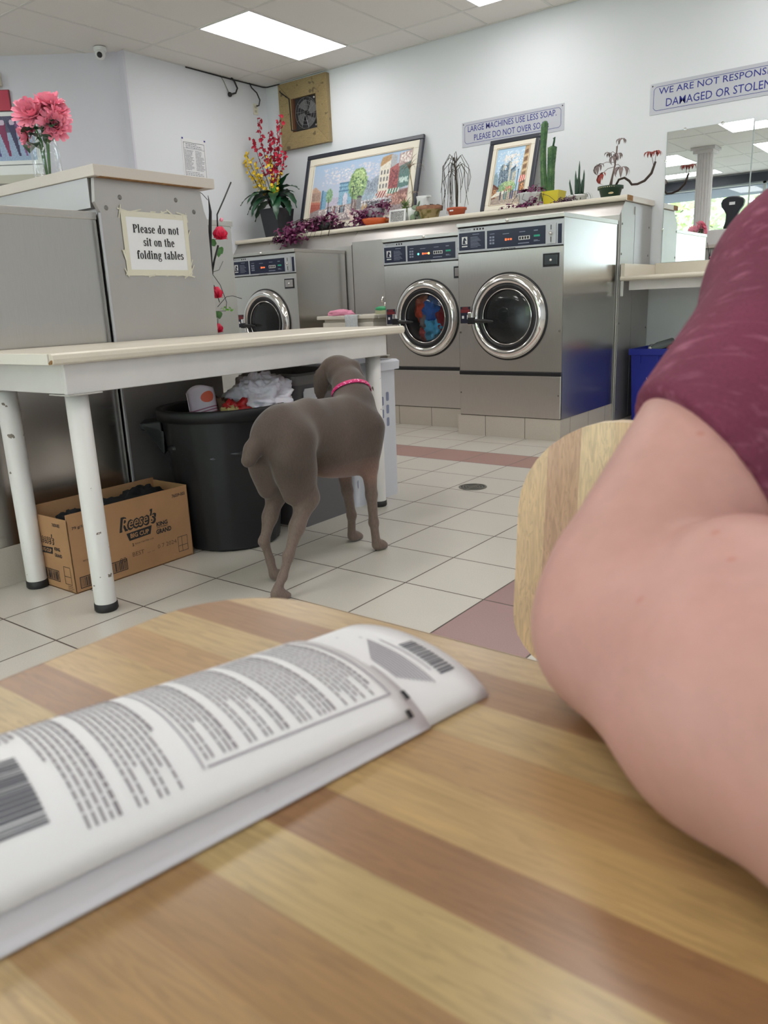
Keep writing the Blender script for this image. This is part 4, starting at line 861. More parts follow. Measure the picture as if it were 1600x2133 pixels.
def church_street():
    p = Paint(120, 160, (.66, .80, .92)); p.dabs(420, .05, .95, .05, .55, (.78, .86, .93), .02, .04, .8); p.dabs(160, .25, .7, .12, .35, (.93, .90, .88), .018, .03, .8)
    p.poly([(0, .78), (1, .78), (1, 1), (0, 1)], (.62, .56, .52)); p.dabs(420, 0, 1, .80, 1, (.72, .64, .56), .010, .1, .6); p.dabs(220, .3, .9, .80, 1, (.93, .86, .78), .008, .05, .6)
    S, D, L_ = (.46, .55, .62), (.26, .34, .42), (.80, .78, .72)
    p.poly([(.17, .31), (.24, .27), (.31, .30), (.31, .76), (.15, .76)], S); p.poly([(.36, .27), (.43, .23), (.50, .26), (.50, .76), (.36, .76)], S); p.poly([(.15, .42), (.50, .38), (.50, .76), (.15, .76)], S)
    p.poly([(.24, .28), (.31, .30), (.31, .40), (.25, .40)], L_); p.poly([(.44, .25), (.50, .27), (.50, .66), (.45, .66)], L_); p.dabs(200, .15, .44, .30, .72, D, .008, .05, 2); p.dabs(90, .15, .5, .34, .72, (.68, .74, .80), .006, .05, 2)
    p.poly([(.50, .40), (.62, .34), (.66, .42), (.66, .66), (.50, .66)], S); p.poly([(.50, .39), (.64, .32), (.65, .36), (.50, .42)], D); p.poly([(.57, .44), (.68, .42), (.68, .64), (.57, .66)], L_); p.dabs(60, .58, .67, .44, .62, D, .005, .05); p.poly([(.465, .24), (.475, .13), (.485, .24)], D)
    p.poly([(0, .46), (.06, .40), (.13, .50), (.13, .74), (0, .76)], (.50, .62, .68)); p.dabs(420, .18, .72, .60, .80, (.52, .68, .44), .014, .08, 1, 'ell'); p.dabs(150, .3, .68, .58, .72, (.72, .82, .56), .010, .06, 1, 'ell')
    p.poly([(0, .64), (.16, .70), (.14, .88), (0, .90)], (.50, .34, .26)); p.dabs(70, .0, .14, .72, .86, (.86, .60, .36), .010, .08); p.poly([(0, .64), (.02, .62), (.2, .70), (.16, .73)], (.40, .20, .16))
    p.poly([(.16, .77), (.5, .75), (.5, .79), (.0, .87), (0, .84)], (.88, .86, .80)); p.dabs(60, .38, .62, .68, .76, (.80, .52, .42), .012, .12)
    p.poly([(.86, 0), (1, 0), (1, .86), (.80, .84)], (.76, .62, .44)); 
    for j in range(4): p.poly([(.87, .08 + j * .13), (.97, .06 + j * .13), (.97, .13 + j * .13), (.86, .15 + j * .13)], (.52, .38, .28)); p.poly([(.84, .18 + j * .13), (1, .15 + j * .13), (1, .165 + j * .13), (.84, .195 + j * .13)], (.90, .80, .64))
    for i in range(7): p.poly([(.80 + i * .03, .52), (.83 + i * .03, .51), (.80 + i * .03, .63), (.77 + i * .03, .645)], (.84, .20, .16) if i % 2 else (.95, .86, .82))
    p.poly([(.82, .64), (1, .60), (1, .84), (.82, .82)], (.46, .36, .30)); p.dabs(40, .84, .98, .66, .78, (.85, .55, .3), .010, .1, 2)
    p.poly([(.725, .40), (.755, .40), (.75, .46), (.73, .46)], (.16, .20, .26)); p.poly([(.735, .46), (.748, .46), (.748, .86), (.735, .86)], (.14, .18, .24))
    for (x, c) in [(.28, (.2, .2, .26)), (.40, (.25, .45, .5)), (.46, (.3, .5, .45)), (.60, (.15, .22, .4)), (.66, (.18, .24, .45)), (.82, (.3, .3, .4))]:
        p.poly([(x - .02, .78), (x + .02, .78), (x + .015, .92), (x - .015, .92)], c); p.dabs(3, x - .01, x + .01, .76, .775, (.3, .2, .2), .012, .02)
    return p.a
frame_b = mat('black_frame', srgb(46, 50, 60), .4); linen = mat('cream_liner', srgb(226, 219, 204), .6); gilt = mat('gilt_edge', srgb(150, 120, 80), .5)
def leaning(name, label, x0, x1, yb, yt, z0, ht, fw, lw, img):
    """framed picture leaning back against the wall; local z runs up the picture"""
    t = thing(name, label, 'picture', (x0, yb, z0)); an = math.asin((yt - yb) / ht); t.rotation_euler = (-an, 0, 0); w_ = x1 - x0
    for (a, b, c, d_) in ((0, w_, 0, fw), (0, w_, ht - fw, ht), (0, fw, fw, ht - fw), (w_ - fw, w_, fw, ht - fw)):
        q = MB(); q.box(a, b, -.03, 0, c, d_); q.build('frame_rail', frame_b, t, bevel=.008, seg=3)
    e = fw + lw
    q = MB(); q.box(fw, w_ - fw, -.022, -.004, fw, e).box(fw, w_ - fw, -.022, -.004, ht - e, ht - fw).box(fw, e, -.022, -.004, e, ht - e).box(w_ - e, w_ - fw, -.022, -.004, e, ht - e); q.build('liner', linen, t, bevel=.004)
    q = MB(); outline(q, (0, -.0225, 0), (1, 0, 0), (0, 0, 1), e - .01, w_ - e + .01, e - .01, ht - e + .01, .004, 0); q.build('gilt_line', gilt, t)
    MB().box(fw, w_ - fw, -.004, -.001, fw, ht - fw).build('backing', linen, t)
    canvas_obj('canvas', img, (e, -.012, e), (1, 0, 0), (0, 0, 1), w_ - 2 * e, ht - 2 * e, t)
leaning('large_painting', 'large black framed painting of a boulevard with an arch and awnings', -6.03, -4.52, 6.56, 6.80, 1.732, .86, .045, .075, soften(boulevard(), .6, .72))
leaning('small_painting', 'smaller black framed upright painting of a church and street lamp', -3.80, -3.30, 6.58, 6.80, 1.732, .69, .04, .05, soften(church_street(), .5, .85))
# ------------------------------------------------------------------ pot plants on the back shelf
SZ = 1.730
def pot(t, r0, r1, h, mt, rim_h=.0, rim_r=.0, sq=False, fill=True, name='pot', n=28, c=(0, 0, 0)):
    q = MB(); 
    pr = [(0, 0), (r0, 0), (r1 - (r1 - r0) * rim_h / h, h - rim_h)]
    if rim_h: pr += [(r1 + rim_r, h - rim_h), (r1 + rim_r, h), (r1 - .006, h), (r1 - .012, h - .02)]
    else: pr += [(r1, h), (r1 - .006, h), (r1 - .012, h - .02)]
    q.lathe(pr, c, n=4 if sq else n); o = q.build(name, mt, t, not sq)
    if sq: o.rotation_euler = (0, 0, PI / 4)
    if fill: MB().disc((c[0], c[1], h - .02 + c[2]), r1 - .012, n=4 if sq else n).build('soil', soil, t).rotation_euler = (0, 0, PI / 4 if sq else 0)
    return o
# tall black pot with leafy plant and silk flowers
t = thing('leafy_plant', 'dark green long-leaved plant in a tall black pot in the corner', 'plant', (-6.215, 6.43, SZ))
pot(t, .135, .185, .30, mat('black_pot', srgb(38, 40, 48), .45), sq=True)
MB().tube([(0, 0, .25), (.01, 0, .35), (0, 0, .45)], [.02, .018, .012], 8).build('stem', stem_g, t, True)
q = MB(); r_ = random.Random(3)
for i in range(24):
    a = 2 * PI * i / 24 * 2.6 + r_.uniform(-.2, .2); ring_ = i / 24; L_ = r_.uniform(.34, .46); el = .55 - ring_ * .55
    if math.sin(a) > .45: L_ *= .5
    q.leaf((.0, 0, .45 - .07 * ring_), (math.cos(a), math.sin(a), el), (0, 0, 1), L_, .115, r_.uniform(.40, .80) + .15 * ring_, 11, .25, shape=lambda t_: (math.sin(PI * min(.98, max(.03, t_ ** .8)))) * (1 + .16 * math.sin(t_ * 40)), wave=.05)
q.leaf((.02, 0, .42), (.5, -.1, 1), (0, 0, 1), .34, .07, .5, 8, .3, wave=.06)
q.build('leaves', leaf_d, t, True)
q = MB(); q.leaf((0, 0, .44), (.1, -.2, 1), (0, -1, 0), .13, .06, .2, 5, .3); q.leaf((-.03, 0, .44), (-.3, -.1, 1), (0, -1, 0), .15, .04, .2, 5, .3); q.build('young_leaves', leaf_y, t, True)
def petals(q, c, r, n_=5, seed=0):
    r_ = random.Random(seed); c = Vector(c); ax = Vector((r_.uniform(-1, 1), r_.uniform(-1.2, .1), r_.uniform(-.3, 1))).normalized(); a_ = ax.orthogonal().normalized(); b_ = ax.cross(a_)
    for i in range(n_):
        th = 2 * PI * i / n_; d_ = a_ * math.cos(th) + b_ * math.sin(th) + ax * .35; q.leaf(c, d_, ax, r, r * .8, -.3, 3, .2)
def spray(name, label, base, tips, mt, fl, step, seed, grp=None, rfl=.028, top=.5):
    t = thing(name, label, 'flower', base, 0, grp); r_ = random.Random(seed); s_ = MB(); f_ = MB()
    for (x, y, z) in tips:
        p_ = [Vector((0, 0, 0)), Vector((x * .35, y * .35, z * .4)), Vector((x * .8, y * .8, z * .75)), Vector((x, y, z))]; s_.tube(p_, [.004, .0035, .003, .002], 6)
        k_ = int(fl * z * (1 - top + .2)) + 3
        for i in range(k_):
            u_ = top + (1 - top) * (i / (k_ - 1)); j = min(2, int(u_ * 3)); q_ = p_[j].lerp(p_[j + 1], u_ * 3 - j) + Vector((r_.gauss(0, .018), r_.gauss(0, .018), r_.gauss(0, .008)))
            petals(f_, q_, rfl * r_.uniform(.7, 1.15), 5, r_.random())
    s_.build('stems', stem_b, t, True); f_.build('blossoms', mt, t, True); return t
spray('silk_flower', 'tall spray of crimson silk blossoms standing in the tall black pot', (-6.23, 6.43, SZ + .29), [(-.17, 0, .93), (.14, .02, .90), (-.04, .03, .78), (.05, .0, .74), (-.25, 0, .74), (.10, 0, .60), (.16, .02, .55), (.0, -.03, .50)], red_pet, 32, 0, 4, None, .030, .42)
spray('silk_flower', 'shorter spray of yellow silk blossoms left of the crimson one', (-6.25, 6.40, SZ + .29), [(-.36, 0, .53), (-.30, -.02, .60), (-.22, .02, .50), (-.17, -.03, .40), (-.10, .0, .36), (-.26, 0, .38), (.16, .0, .36), (.03, 0, .52)], yel_pet, 46, 0, 8, None, .024, .38)
# purple trailing plants
def oxalis(q, c, R3, n_, seed, size=.05, drop=0):
    r_ = random.Random(seed)
    for i in range(n_):
        p_ = Vector((c[0] + r_.gauss(0, R3[0] * .5), c[1] + r_.gauss(0, R3[1] * .5), c[2] + r_.gauss(0, R3[2] * .5)))
        if p_.z < .012 and p_.y > -.20: p_.z = .012 + r_.random() * .03
        ax = Vector((r_.gauss(0, .5), r_.gauss(-.5, .5), 1)).normalized(); a_ = ax.orthogonal().normalized(); b_ = ax.cross(a_); h0 = r_.uniform(0, 6)
        for k_ in range(3):
            th = h0 + 2 * PI * k_ / 3; d_ = a_ * math.cos(th) + b_ * math.sin(th); q.leaf(p_, d_, ax, size * r_.uniform(.7, 1.2), size * .8, .5, 3, .25, shape=lambda t_: .15 + t_ * .85 if t_ < .95 else .8)
t = thing('purple_plant', 'purple-leaved trailing plant spilling over the shelf edge below the large painting', 'plant', (-5.50, 6.36, SZ))
pot(t, .07, .11, .10, black)
q = MB(); oxalis(q, (.0, -.0, .11), (.16, .10, .06), 60, 1); oxalis(q, (-.12, -.13, .06), (.18, .07, .07), 60, 2); oxalis(q, (-.25, -.25, -.02), (.16, .04, .09), 50, 3); q.build('leaves', purple, t)
q = MB(); oxalis(q, (.20, -.02, .035), (.14, .05, .03), 24, 4, .045); oxalis(q, (-.38, -.27, -.05), (.10, .03, .04), 14, 5, .045); q.build('dark_leaves', purple_d, t)
q = MB(); r_ = random.Random(2)
for i in range(14):
    a = r_.uniform(-.5, .3); q.tube([(0, 0, .1), (a * .5, -.12, .14), (a, -.2, .05), (a * 1.1 - .05, -.22, -.06)], .002, 4)
q.build('stems', stem_b, t)
t = thing('purple_plant', 'purple-leaved plant in an orange pan with long wooden handle', 'plant', (-4.84, 6.36, SZ)); org = mat('orange_enamel', srgb(196, 88, 40), .4)
MB().lathe([(0, 0), (.09, 0), (.125, .03), (.14, .07), (.132, .07), (.118, .03), (0, .012)], (0, 0, 0), n=32).build('pan', org, t, True)
MB().tube([(.12, 0, .045), (.20, -.01, .055), (.31, -.02, .085)], [.014, .013, .014], 10).build('handle', mat('handle_wood', srgb(165, 100, 55), .6), t, True)
MB().lathe([(.06, .02), (.10, .16), (.09, .16), (.05, .05)], n=24).build('grey_pot', mat('grey_pot', srgb(150, 145, 150), .6), t, True)
q = MB(); oxalis(q, (-.04, -.04, .12), (.15, .08, .06), 60, 11, .045); oxalis(q, (-.1, -.08, .07), (.10, .05, .05), 40, 12, .045); oxalis(q, (.07, 0, .19), (.10, .06, .03), 20, 13, .04); q.build('leaves', purple, t)
# small framed sketch, spotted cup, fluffy plant, spiky plant
t = thing('small_photo_frame', 'small white frame with a grey scribbled picture standing on the shelf', 'picture', (-4.64, 6.32, SZ)); t.rotation_euler = (-.15, 0, 0)
MB().box(0, .19, -.015, 0, 0, .125).build('frame', mat('white_frame', (1, 1, 1, 1)), t, bevel=.002)
img = rng.random((22, 32, 1)) * .35 * np.ones((1, 1, 3)) + .38; canvas_obj('picture', img, (.018, -.0155, .015), (1, 0, 0), (0, 0, 1), .154, .095, t)
t = thing('spotted_cup', 'white cup with black patches, holding a spiky thin-leaved plant', 'cup', (-4.39, 6.36, SZ))
def spots():
    t_ = NT('black_patches_on_white'); n_ = t_.noise(14, detail=1); return t_.done(t_.mix(t_.m('GREATER_THAN', n_, .55), srgb(205, 210, 205), srgb(20, 22, 26)), .3)
pot(t, .045, .055, .125, spots(), name='cup')
t = thing('spiky_plant', 'thin spindly plant with a tuft of fine striped leaves growing from the spotted cup', 'plant', (-4.39, 6.36, SZ + .11))
MB().tube([(0, 0, -.01), (-.005, 0, .2), (-.03, 0, .36)], [.006, .005, .004], 7).build('stem', mat('tan_stem', srgb(150, 135, 100), .7), t, True)
q = MB(); r_ = random.Random(9)
for i in range(26): a = 2 * PI * i / 26; q.leaf((-.03, 0, .36), (math.cos(a), math.sin(a) * .6, r_.uniform(.2, 1.5)), (0, 0, 1), r_.uniform(.14, .26), .008, r_.uniform(.7, 1.4), 8, .1, shape=lambda t_: 1 - t_ * .8)
for i in range(12): a = 2 * PI * i / 12; q.leaf((.015, 0, .14), (math.cos(a), math.sin(a) * .6, r_.uniform(.4, 1.2)), (0, 0, 1), r_.uniform(.06, .11), .006, 1, 5, .1)
q.build('leaves', mat('striped_leaf', srgb(160, 140, 125), .6, var=.3, vscale=60), t)
t = thing('fluffy_plant', 'small bright green feathery plant behind the small white frame', 'plant', (-4.53, 6.44, SZ)); pot(t, .04, .05, .10, mat('glass_grey', srgb(190, 195, 190), .3))
q = MB()
for i in range(130): a = r_.uniform(0, 2 * PI); q.leaf((r_.gauss(0, .015), r_.gauss(0, .015), .09 + r_.uniform(0, .1)), (math.cos(a), math.sin(a), r_.uniform(.2, 2)), (0, 0, 1), r_.uniform(.04, .09), .010, .6, 3, .1)
q.build('leaves', mat('fresh_leaf', srgb(130, 158, 90), .5, var=.3, vscale=40), t)
t = thing('white_jug', 'plain white jug behind the spotted cup', 'jug', (-4.375, 6.50, SZ)); MB().lathe([(0, 0), (.05, 0), (.062, .10), (.055, .20), (.062, .235), (.056, .235), (.05, .2), (.05, .02)], n=28).build('jug_body', mat('white_glaze', srgb(222, 224, 224), .2), t, True); MB().box(.03, .085, -.02, .02, .222, .238).build('spout', mat('white_glaze', (1, 1, 1, 1)), t)
t = thing('mossy_pot_plant', 'succulent with round leaves in a mossy weathered clay pot', 'plant', (-4.21, 6.36, SZ))
moss = NT('mossy_clay'); mossm = moss.done(moss.mix(moss.rng(moss.noise(22, detail=3), .42, .56, 0, 1), srgb(120, 112, 60), srgb(176, 160, 120)), .9)
pot(t, .075, .11, .12, mossm, .035, .012)
MB().lathe([(.123, .088), (.126, .12), (.112, .122)], n=28).build('clay_rim', mat('old_clay', srgb(140, 100, 78), .9, var=.3, vscale=30), t, True)
q = MB()
for i in range(9): a = r_.uniform(2.2, 4.2); q.ball((-.10 + r_.gauss(0, .03), -.05 + r_.gauss(0, .02), .06 + r_.uniform(-.03, .13)), (.032, .010, .028), 10, 6, Matrix.Rotation(r_.uniform(-1, 1), 3, 'Z') @ Matrix.Rotation(r_.uniform(-.7, .7), 3, 'X'))
q.build('round_leaves', leaf_g, t, True); t.children[-1]['kind'] = 'stuff'
q = MB()
for i in range(26): a = r_.uniform(0, 2 * PI); q.leaf((math.cos(a) * .06, math.sin(a) * .05, .11), (math.cos(a), math.sin(a), 1), (0, 0, 1), r_.uniform(.03, .06), .03, .8, 3, .3)
q.build('dry_leaves', mat('dry_leaf', srgb(95, 70, 55), .8, var=.3, vscale=50), t)
# drooping twig plant
t = thing('drooping_plant', 'leafless drooping twig plant in a small terracotta pot', 'plant', (-3.915, 6.36, SZ)); pot(t, .062, .085, .078, terracotta, .018, .005)
MB().box(-.02, .015, -.088, -.084, .045, .056).build('pot_sticker', paper, t)
MB().tube([(0, 0, .05), (.005, 0, .25), (-.01, 0, .42), (-.02, 0, .5)], [.010, .009, .008, .005], 9).build('trunk', mat('spotted_trunk', srgb(70, 62, 52), .9, var=.5, vscale=70), t, True)
q = MB(); 
for i in range(24):
    s_ = -1 if i < 15 else 1; w_ = r_.uniform(.03, .135) * s_; z0 = r_.uniform(.30, .47); zt = z0 + r_.uniform(.02, .07); zb = r_.uniform(-.0, .26) if i % 3 else r_.uniform(.01, .1); y_ = r_.uniform(-.06, .05)
    q.tube([(-.01, 0, z0), (w_ * .5, y_ * .4, zt), (w_, y_, z0 - .03), (w_ * r_.uniform(.8, 1.15), y_, (z0 + zb) / 2), (w_ * r_.uniform(.5, 1.4), y_, max(zb, .012))], [.0035, .003, .0028, .0025, .0018], 5)
q.tube([(-.01, 0, .44), (-.015, 0, .53), (.0, 0, .545), (.012, 0, .48)], .003, 5); q.build('twigs', mat('grey_twig', srgb(72, 68, 64), .8), t, True)
# cactus
t = thing('cactus', 'two tall green columnar cacti in a white bowl next to the small painting', 'cactus', (-3.06, 6.40, SZ))
cac = NT('cactus_skin'); cacm = cac.done(cac.mix(cac.rng(cac.noise(20, detail=2), .35, .7, 0, 1), srgb(48, 86, 52), srgb(92, 128, 78)), .5)
def cactus_col(pts, rs):
    q = MB(); n_ = 20; pts = [Vector(p) for p in pts]; m_ = 26; v = []
    for i in range(m_ + 1):
        u_ = i / m_ * (len(pts) - 1); j = min(len(pts) - 2, int(u_)); p_ = pts[j].lerp(pts[j + 1], u_ - j); r0 = rs[j] + (rs[j + 1] - rs[j]) * (u_ - j)
        if i == m_: r0 *= .35
        for k_ in range(n_): a = 2 * PI * k_ / n_; rr_ = r0 * (1.15 if k_ % 4 == 0 else (.78 if k_ % 4 == 2 else .95)) * (1 + .04 * (i % 2)); v.append(p_ + Vector((math.cos(a) * rr_, math.sin(a) * rr_, 0)))
    q.add(v, [(i * n_ + k_, i * n_ + (k_ + 1) % n_, (i + 1) * n_ + (k_ + 1) % n_, (i + 1) * n_ + k_) for i in range(m_) for k_ in range(n_)] + [tuple(range(m_ * n_, m_ * n_ + n_))])
    return q
cactus_col([(-.01, 0, .05), (-.03, 0, .28), (-.035, 0, .45), (-.02, 0, .665)], [.028, .023, .022, .027]).build('column', cacm, t, True)
cactus_col([(.03, .01, .05), (.035, .01, .3), (.045, .01, .47)], [.028, .028, .034]).build('column', cacm, t, True)
q = MB(); q.tube([(.05, 0, .45), (.062, 0, .50), (.066, 0, .53), (.055, 0, .52)], .008, 6); q.build('top_bud', leaf_d, t, True)
q = MB()
for i in range(160):
    z_ = r_.uniform(.1, .64); s_ = r_.random() < .55; cx_ = (-.03 if s_ else .037); 
    if not s_ and z_ > .47: continue
    a = r_.choice([0, 1, 2, 3, 4]) * 2 * PI / 5; q.tube([(cx_ + math.cos(a) * .026, math.sin(a) * .026, z_), (cx_ + math.cos(a) * .036, math.sin(a) * .036, z_ + .003)], .0008, 3, False)
q.build('spines', mat('pale_spine', srgb(200, 190, 160), .7), t); t.children[-1]['kind'] = 'stuff'
t = thing('white_bowl_planter', 'white scalloped planter with purple leaves at the foot of the cacti', 'planter', (-3.165, 6.30, SZ))
q = MB(); n_ = 48; v = []
for (r0, z_) in ((.068, 0), (.078, .03), (.092, .095), (.106, .112), (.096, .114)):
    for k_ in range(n_): a = 2 * PI * k_ / n_; rr_ = r0 * (1 + .03 * math.cos(12 * a)); v.append((rr_ * math.cos(a), rr_ * math.sin(a), z_))
q.add(v, [(i * n_ + k_, i * n_ + (k_ + 1) % n_, (i + 1) * n_ + (k_ + 1) % n_, (i + 1) * n_ + k_) for i in range(4) for k_ in range(n_)]); q.build('bowl', mat('white_glaze', (1, 1, 1, 1)), t, True)
MB().disc((0, 0, .1), .094).build('soil', soil, t)
q = MB(); oxalis(q, (0, 0, .13), (.12, .06, .03), 26, 21, .035); oxalis(q, (.08, -.10, .05), (.04, .02, .06), 14, 22, .03); oxalis(q, (0, -.11, .015), (.14, .02, .012), 18, 23, .035); q.build('purple_leaves', purple, t)
q = MB()
for i in range(14): a = 2 * PI * i / 14; q.leaf((-.05, 0, .12), (math.cos(a), math.sin(a), .9), (0, 0, 1), .075, .012, .5, 4, .2)
q.build('rosette', purple_d, t)
q = MB()
for pts in ([(-.09, -.06, .10), (-.11, -.10, .05), (-.11, -.11, .0)], [(.0, -.1, .11), (-.01, -.115, .06), (.04, -.12, .035), (.07, -.12, .05)], [(-.05, -.09, .11), (-.03, -.12, .07), (-.04, -.12, .03), (-.01, -.12, .02)]): q.tube(pts, .0018, 4)
q.build('trailing_stems', ink, t)
t = thing('yellow_pot', 'bright yellow square pot between the two white planters', 'pot', (-2.975, 6.36, SZ)); o = pot(t, .085, .108, .112, mat('yellow_plastic', srgb(218, 200, 50), .4), sq=True); 
q = MB(); q.tube([(-.08, -.085, .10), (.0, -.09, .07), (.05, -.09, .03), (.06, -.09, .0)], .0018, 4); q.tube([(-.05, -.085, .1), (-.06, -.09, .03), (-.06, -.09, 0)], .0015, 4); q.build('trailing_stem', ink, t)
q = MB(); oxalis(q, (.10, -.09, .012), (.10, .02, .008), 22, 31, .028); tag(q.build('fallen_leaves', purple_d, None, loc=(-2.93, 6.34, SZ + .002)), 'dark red trailing leaves lying on the shelf beside the yellow pot', 'leaves', kind='stuff')
t = thing('snake_plant', 'dark cylindrical snake plant in a low white pot with leaf pattern', 'plant', (-2.77, 6.38, SZ))
pot(t, .06, .072, .062, mat('white_glaze', (1, 1, 1, 1)), .014, .006)
q = MB()
for (x, tx, h_) in ((-.045, -.075, .19), (-.02, -.025, .25), (.0, .005, .32), (.018, .01, .20), (.035, .045, .25), (.01, .03, .18), (-.008, -.012, .2)): q.tube([(x, 0, .03), ((x + tx) / 2, 0, h_ * .5), (tx, 0, h_ * .85), (tx, 0, h_)], [.009, .010, .007, .001], 8)
q.build('spears', mat('snake_leaf', srgb(36, 66, 48), .4, var=.3, vscale=40), t, True)
q = MB()
for i in range(14): a = r_.uniform(-PI, PI * .3); q.leaf((.05, 0, .05), (math.cos(a), math.sin(a) * .5, r_.uniform(.5, 1.3)), (0, 0, 1), r_.uniform(.08, .13), .004, 1.6, 7, .1)
q.build('grassy_leaves', leaf_g, t)
q = MB()
for a in (-2.1, -1.3, -1.5, -.9): 
    x, y = .0672 * math.cos(a), .0672 * math.sin(a); q.ball((x, y, .03 if a != -1.3 else .022), (.004, .002, .010), 8, 5)
q.build('leaf_pattern', ink, t)
# maple leaved plant on a bent stem
t = thing('red_leaf_plant', 'bent-stemmed plant with drooping grey and red star leaves in a dark green pot', 'plant', (-2.50, 6.38, SZ))
pot(t, .068, .094, .098, mat('dark_green_pot', srgb(36, 62, 48), .45), .022, .006)
q = MB(); 
for i in range(9):
    a = -2.3 + i * .17; q.ball((.099 * math.cos(a), .099 * math.sin(a), .087), (.004, .002, .004), 6, 4)
q.ball((.035, -.078, .04), (.022, .004, .008), 12, 6); q.build('painted_ornament', mat('pale_gold', srgb(200, 180, 140), .5), t); t.children[-1]['kind'] = 'stuff'
MB().tube([(.03, 0, .08), (.065, 0, .14), (.11, 0, .148), (.15, 0, .12), (.17, 0, .092), (.215, 0, .09), (.27, 0, .108), (.32, 0, .155), (.348, 0, .235)], [.009, .009, .009, .009, .009, .009, .010, .010, .008], 9).build('bent_stem', stem_b, t, True)
MB().tube([(-.005, 0, .08), (.01, 0, .16), (.03, 0, .25), (.04, 0, .35), (.042, 0, .385)], [.014, .008, .006, .006, .007], 9).build('upright_stem', mat('pale_stem', srgb(130, 112, 104), .7), t, True)
def star(q, c, d_, size, seed, dr=1.3, nl=7):
    c = Vector(c); d_ = Vector(d_).normalized(); up_ = Vector((0, 0, 1)); sd = d_.cross(up_).normalized()
    for i in range(nl):
        th = (i - (nl - 1) / 2) / ((nl - 1) / 2) * 2.3; v_ = d_ * math.cos(th) + sd * math.sin(th); L_ = size * (1 - .28 * abs(th) / 2.3); q.leaf(c, v_ + Vector((0, 0, .25)), up_, L_, size * .26, dr, 6, .3, shape=lambda t_: (.35 + 1.3 * t_ if t_ < .5 else 1.0 * (1 - t_) * 2 + .02))
gl_ = MB(); rd_ = MB(); st_ = MB()
for (c, d_, sz, red, s0) in [((.115 - .02, -.03, .22), (.3, -1, -.2), .13, 0, (.03, 0, .25)), ((-.10, -.02, .26), (-.5, -.6, -.9), .10, 0, (.03, 0, .27)), ((-.02, 0, .34), (-.3, -.4, .3), .06, 0, (.04, 0, .33)), ((.05, 0, .33), (.2, -1, -.3), .08, 0, (.04, 0, .31)),
                             ((.075, 0, .43), (.1, -1, .1), .08, 0, (.042, 0, .38)), ((.03, -.02, .31), (-.4, -.9, -.5), .09, 0, (.04, 0, .3)), ((-.065, -.05, .185), (-.6, -.5, -1.2), .10, 1, (.03, 0, .24)), ((.31, -.02, .30), (-.6, -.6, .2), .075, 1, (.335, 0, .20)), ((.355, -.02, .30), (.6, -.6, .2), .075, 1, (.345, 0, .22))]:
    star(rd_ if red else gl_, c, d_, sz, 1); m_ = (Vector(c) + Vector(s0)) / 2 + Vector((0, 0, .015)); st_.tube([s0, m_, c], .0022, 5)
gl_.build('grey_leaves', mat('dusty_leaf', srgb(128, 112, 110), .6, var=.3, vscale=60), t, True); rd_.build('red_leaves', mat('rust_red_leaf', srgb(150, 58, 50), .55, var=.3, vscale=50), t, True); st_.build('leaf_stalks', mat('stalk_grey', srgb(125, 110, 108), .6), t)
# ------------------------------------------------------------------ jar of pink flowers on the island shelf
JX, JY, JZ = -2.975, 2.03, 1.5755
JX, JY = -3.03, 1.985
t = thing('glass_jar', 'clear glass jar on the island shelf holding pink flowers', 'jar', (-3.02, 2.01, JZ)); t.location = (-3.27, 2.01, JZ); t.scale = (1.36, 1.36, 1.30)
MB().lathe([(0, .003), (.038, .0), (.043, .01), (.044, .09), (.036, .112), (.035, .13), (.0325, .13), (.033, .112), (.041, .09), (.040, .012), (0, .008)], n=40).build('jar_body', glass, t, True)
MB().lathe([(.0355, .116), (.0375, .119), (.0355, .122), (.0375, .126), (.0355, .129)], n=40).build('screw_rim', glass, t, True)
def mum(off, z, R_, facing, label, seed):
    x, y, _ = t.location; r_ = random.Random(seed); th = thing('pink_flower', label, 'flower', (x, y, JZ + .02), 0, 'pink artificial flowers in the jar'); th.scale = (1.36, 1.36, 1.26); c = Vector((off[0], off[1], z)); ax = Vector(facing).normalized(); a_ = ax.orthogonal().normalized(); b_ = ax.cross(a_)
    MB().tube([(off[0] * .1 - .004 * seed % 3 * .01, off[1] * .1, -.005), (off[0] * .25, off[1] * .25, .10), c * .75, c - ax * .01], .0028, 6).build('stem', leaf_m, th, True)
    q = MB()
    for ly, (nn_, ln, el) in enumerate([(16, 1, .05), (15, .92, .3), (13, .75, .65), (10, .55, 1.1), (7, .38, 2.0)]):
        for i in range(nn_):
            an = 2 * PI * (i + .5 * ly) / nn_ + r_.uniform(-.08, .08); d_ = (a_ * math.cos(an) + b_ * math.sin(an)) + ax * (el + r_.uniform(-.08, .08)); q.leaf(c - ax * .012, d_, ax, R_ * ln * r_.uniform(.9, 1.08), R_ * .36, -.55 if ly else -.15, 4, .45, shape=lambda t_: .45 + .55 * math.sin(PI * min(1, t_ * 1.05)) if t_ < .9 else .55)
    q.build('petals', pink, th, True)
    q = MB(); 
    for i in range(3): an = r_.uniform(0, 6.28); q.leaf(c * .72, (math.cos(an), math.sin(an), .3), (0, 0, 1), .06, .04, .7, 4, .2)
    q.build('leaf', leaf_d, th, True)
mum((.0, -.03, 0), .185, .062, (.65, -.75, .45), 'large open pink flower at the front centre of the jar', 1)
mum((-.055, .0, 0), .17, .055, (-.2, -1, .3), 'pink flower at the left side of the jar bouquet', 2)
mum((.02, .02, 0), .225, .055, (.3, -.3, 1), 'topmost pink flower of the jar bouquet', 3)
mum((.05, .03, 0), .195, .050, (.9, .1, .5), 'pink flower upper right in the jar bouquet', 4)
mum((.055, .01, 0), .145, .055, (1, -.5, .0), 'drooping pink flower lower right over the jar rim', 5)
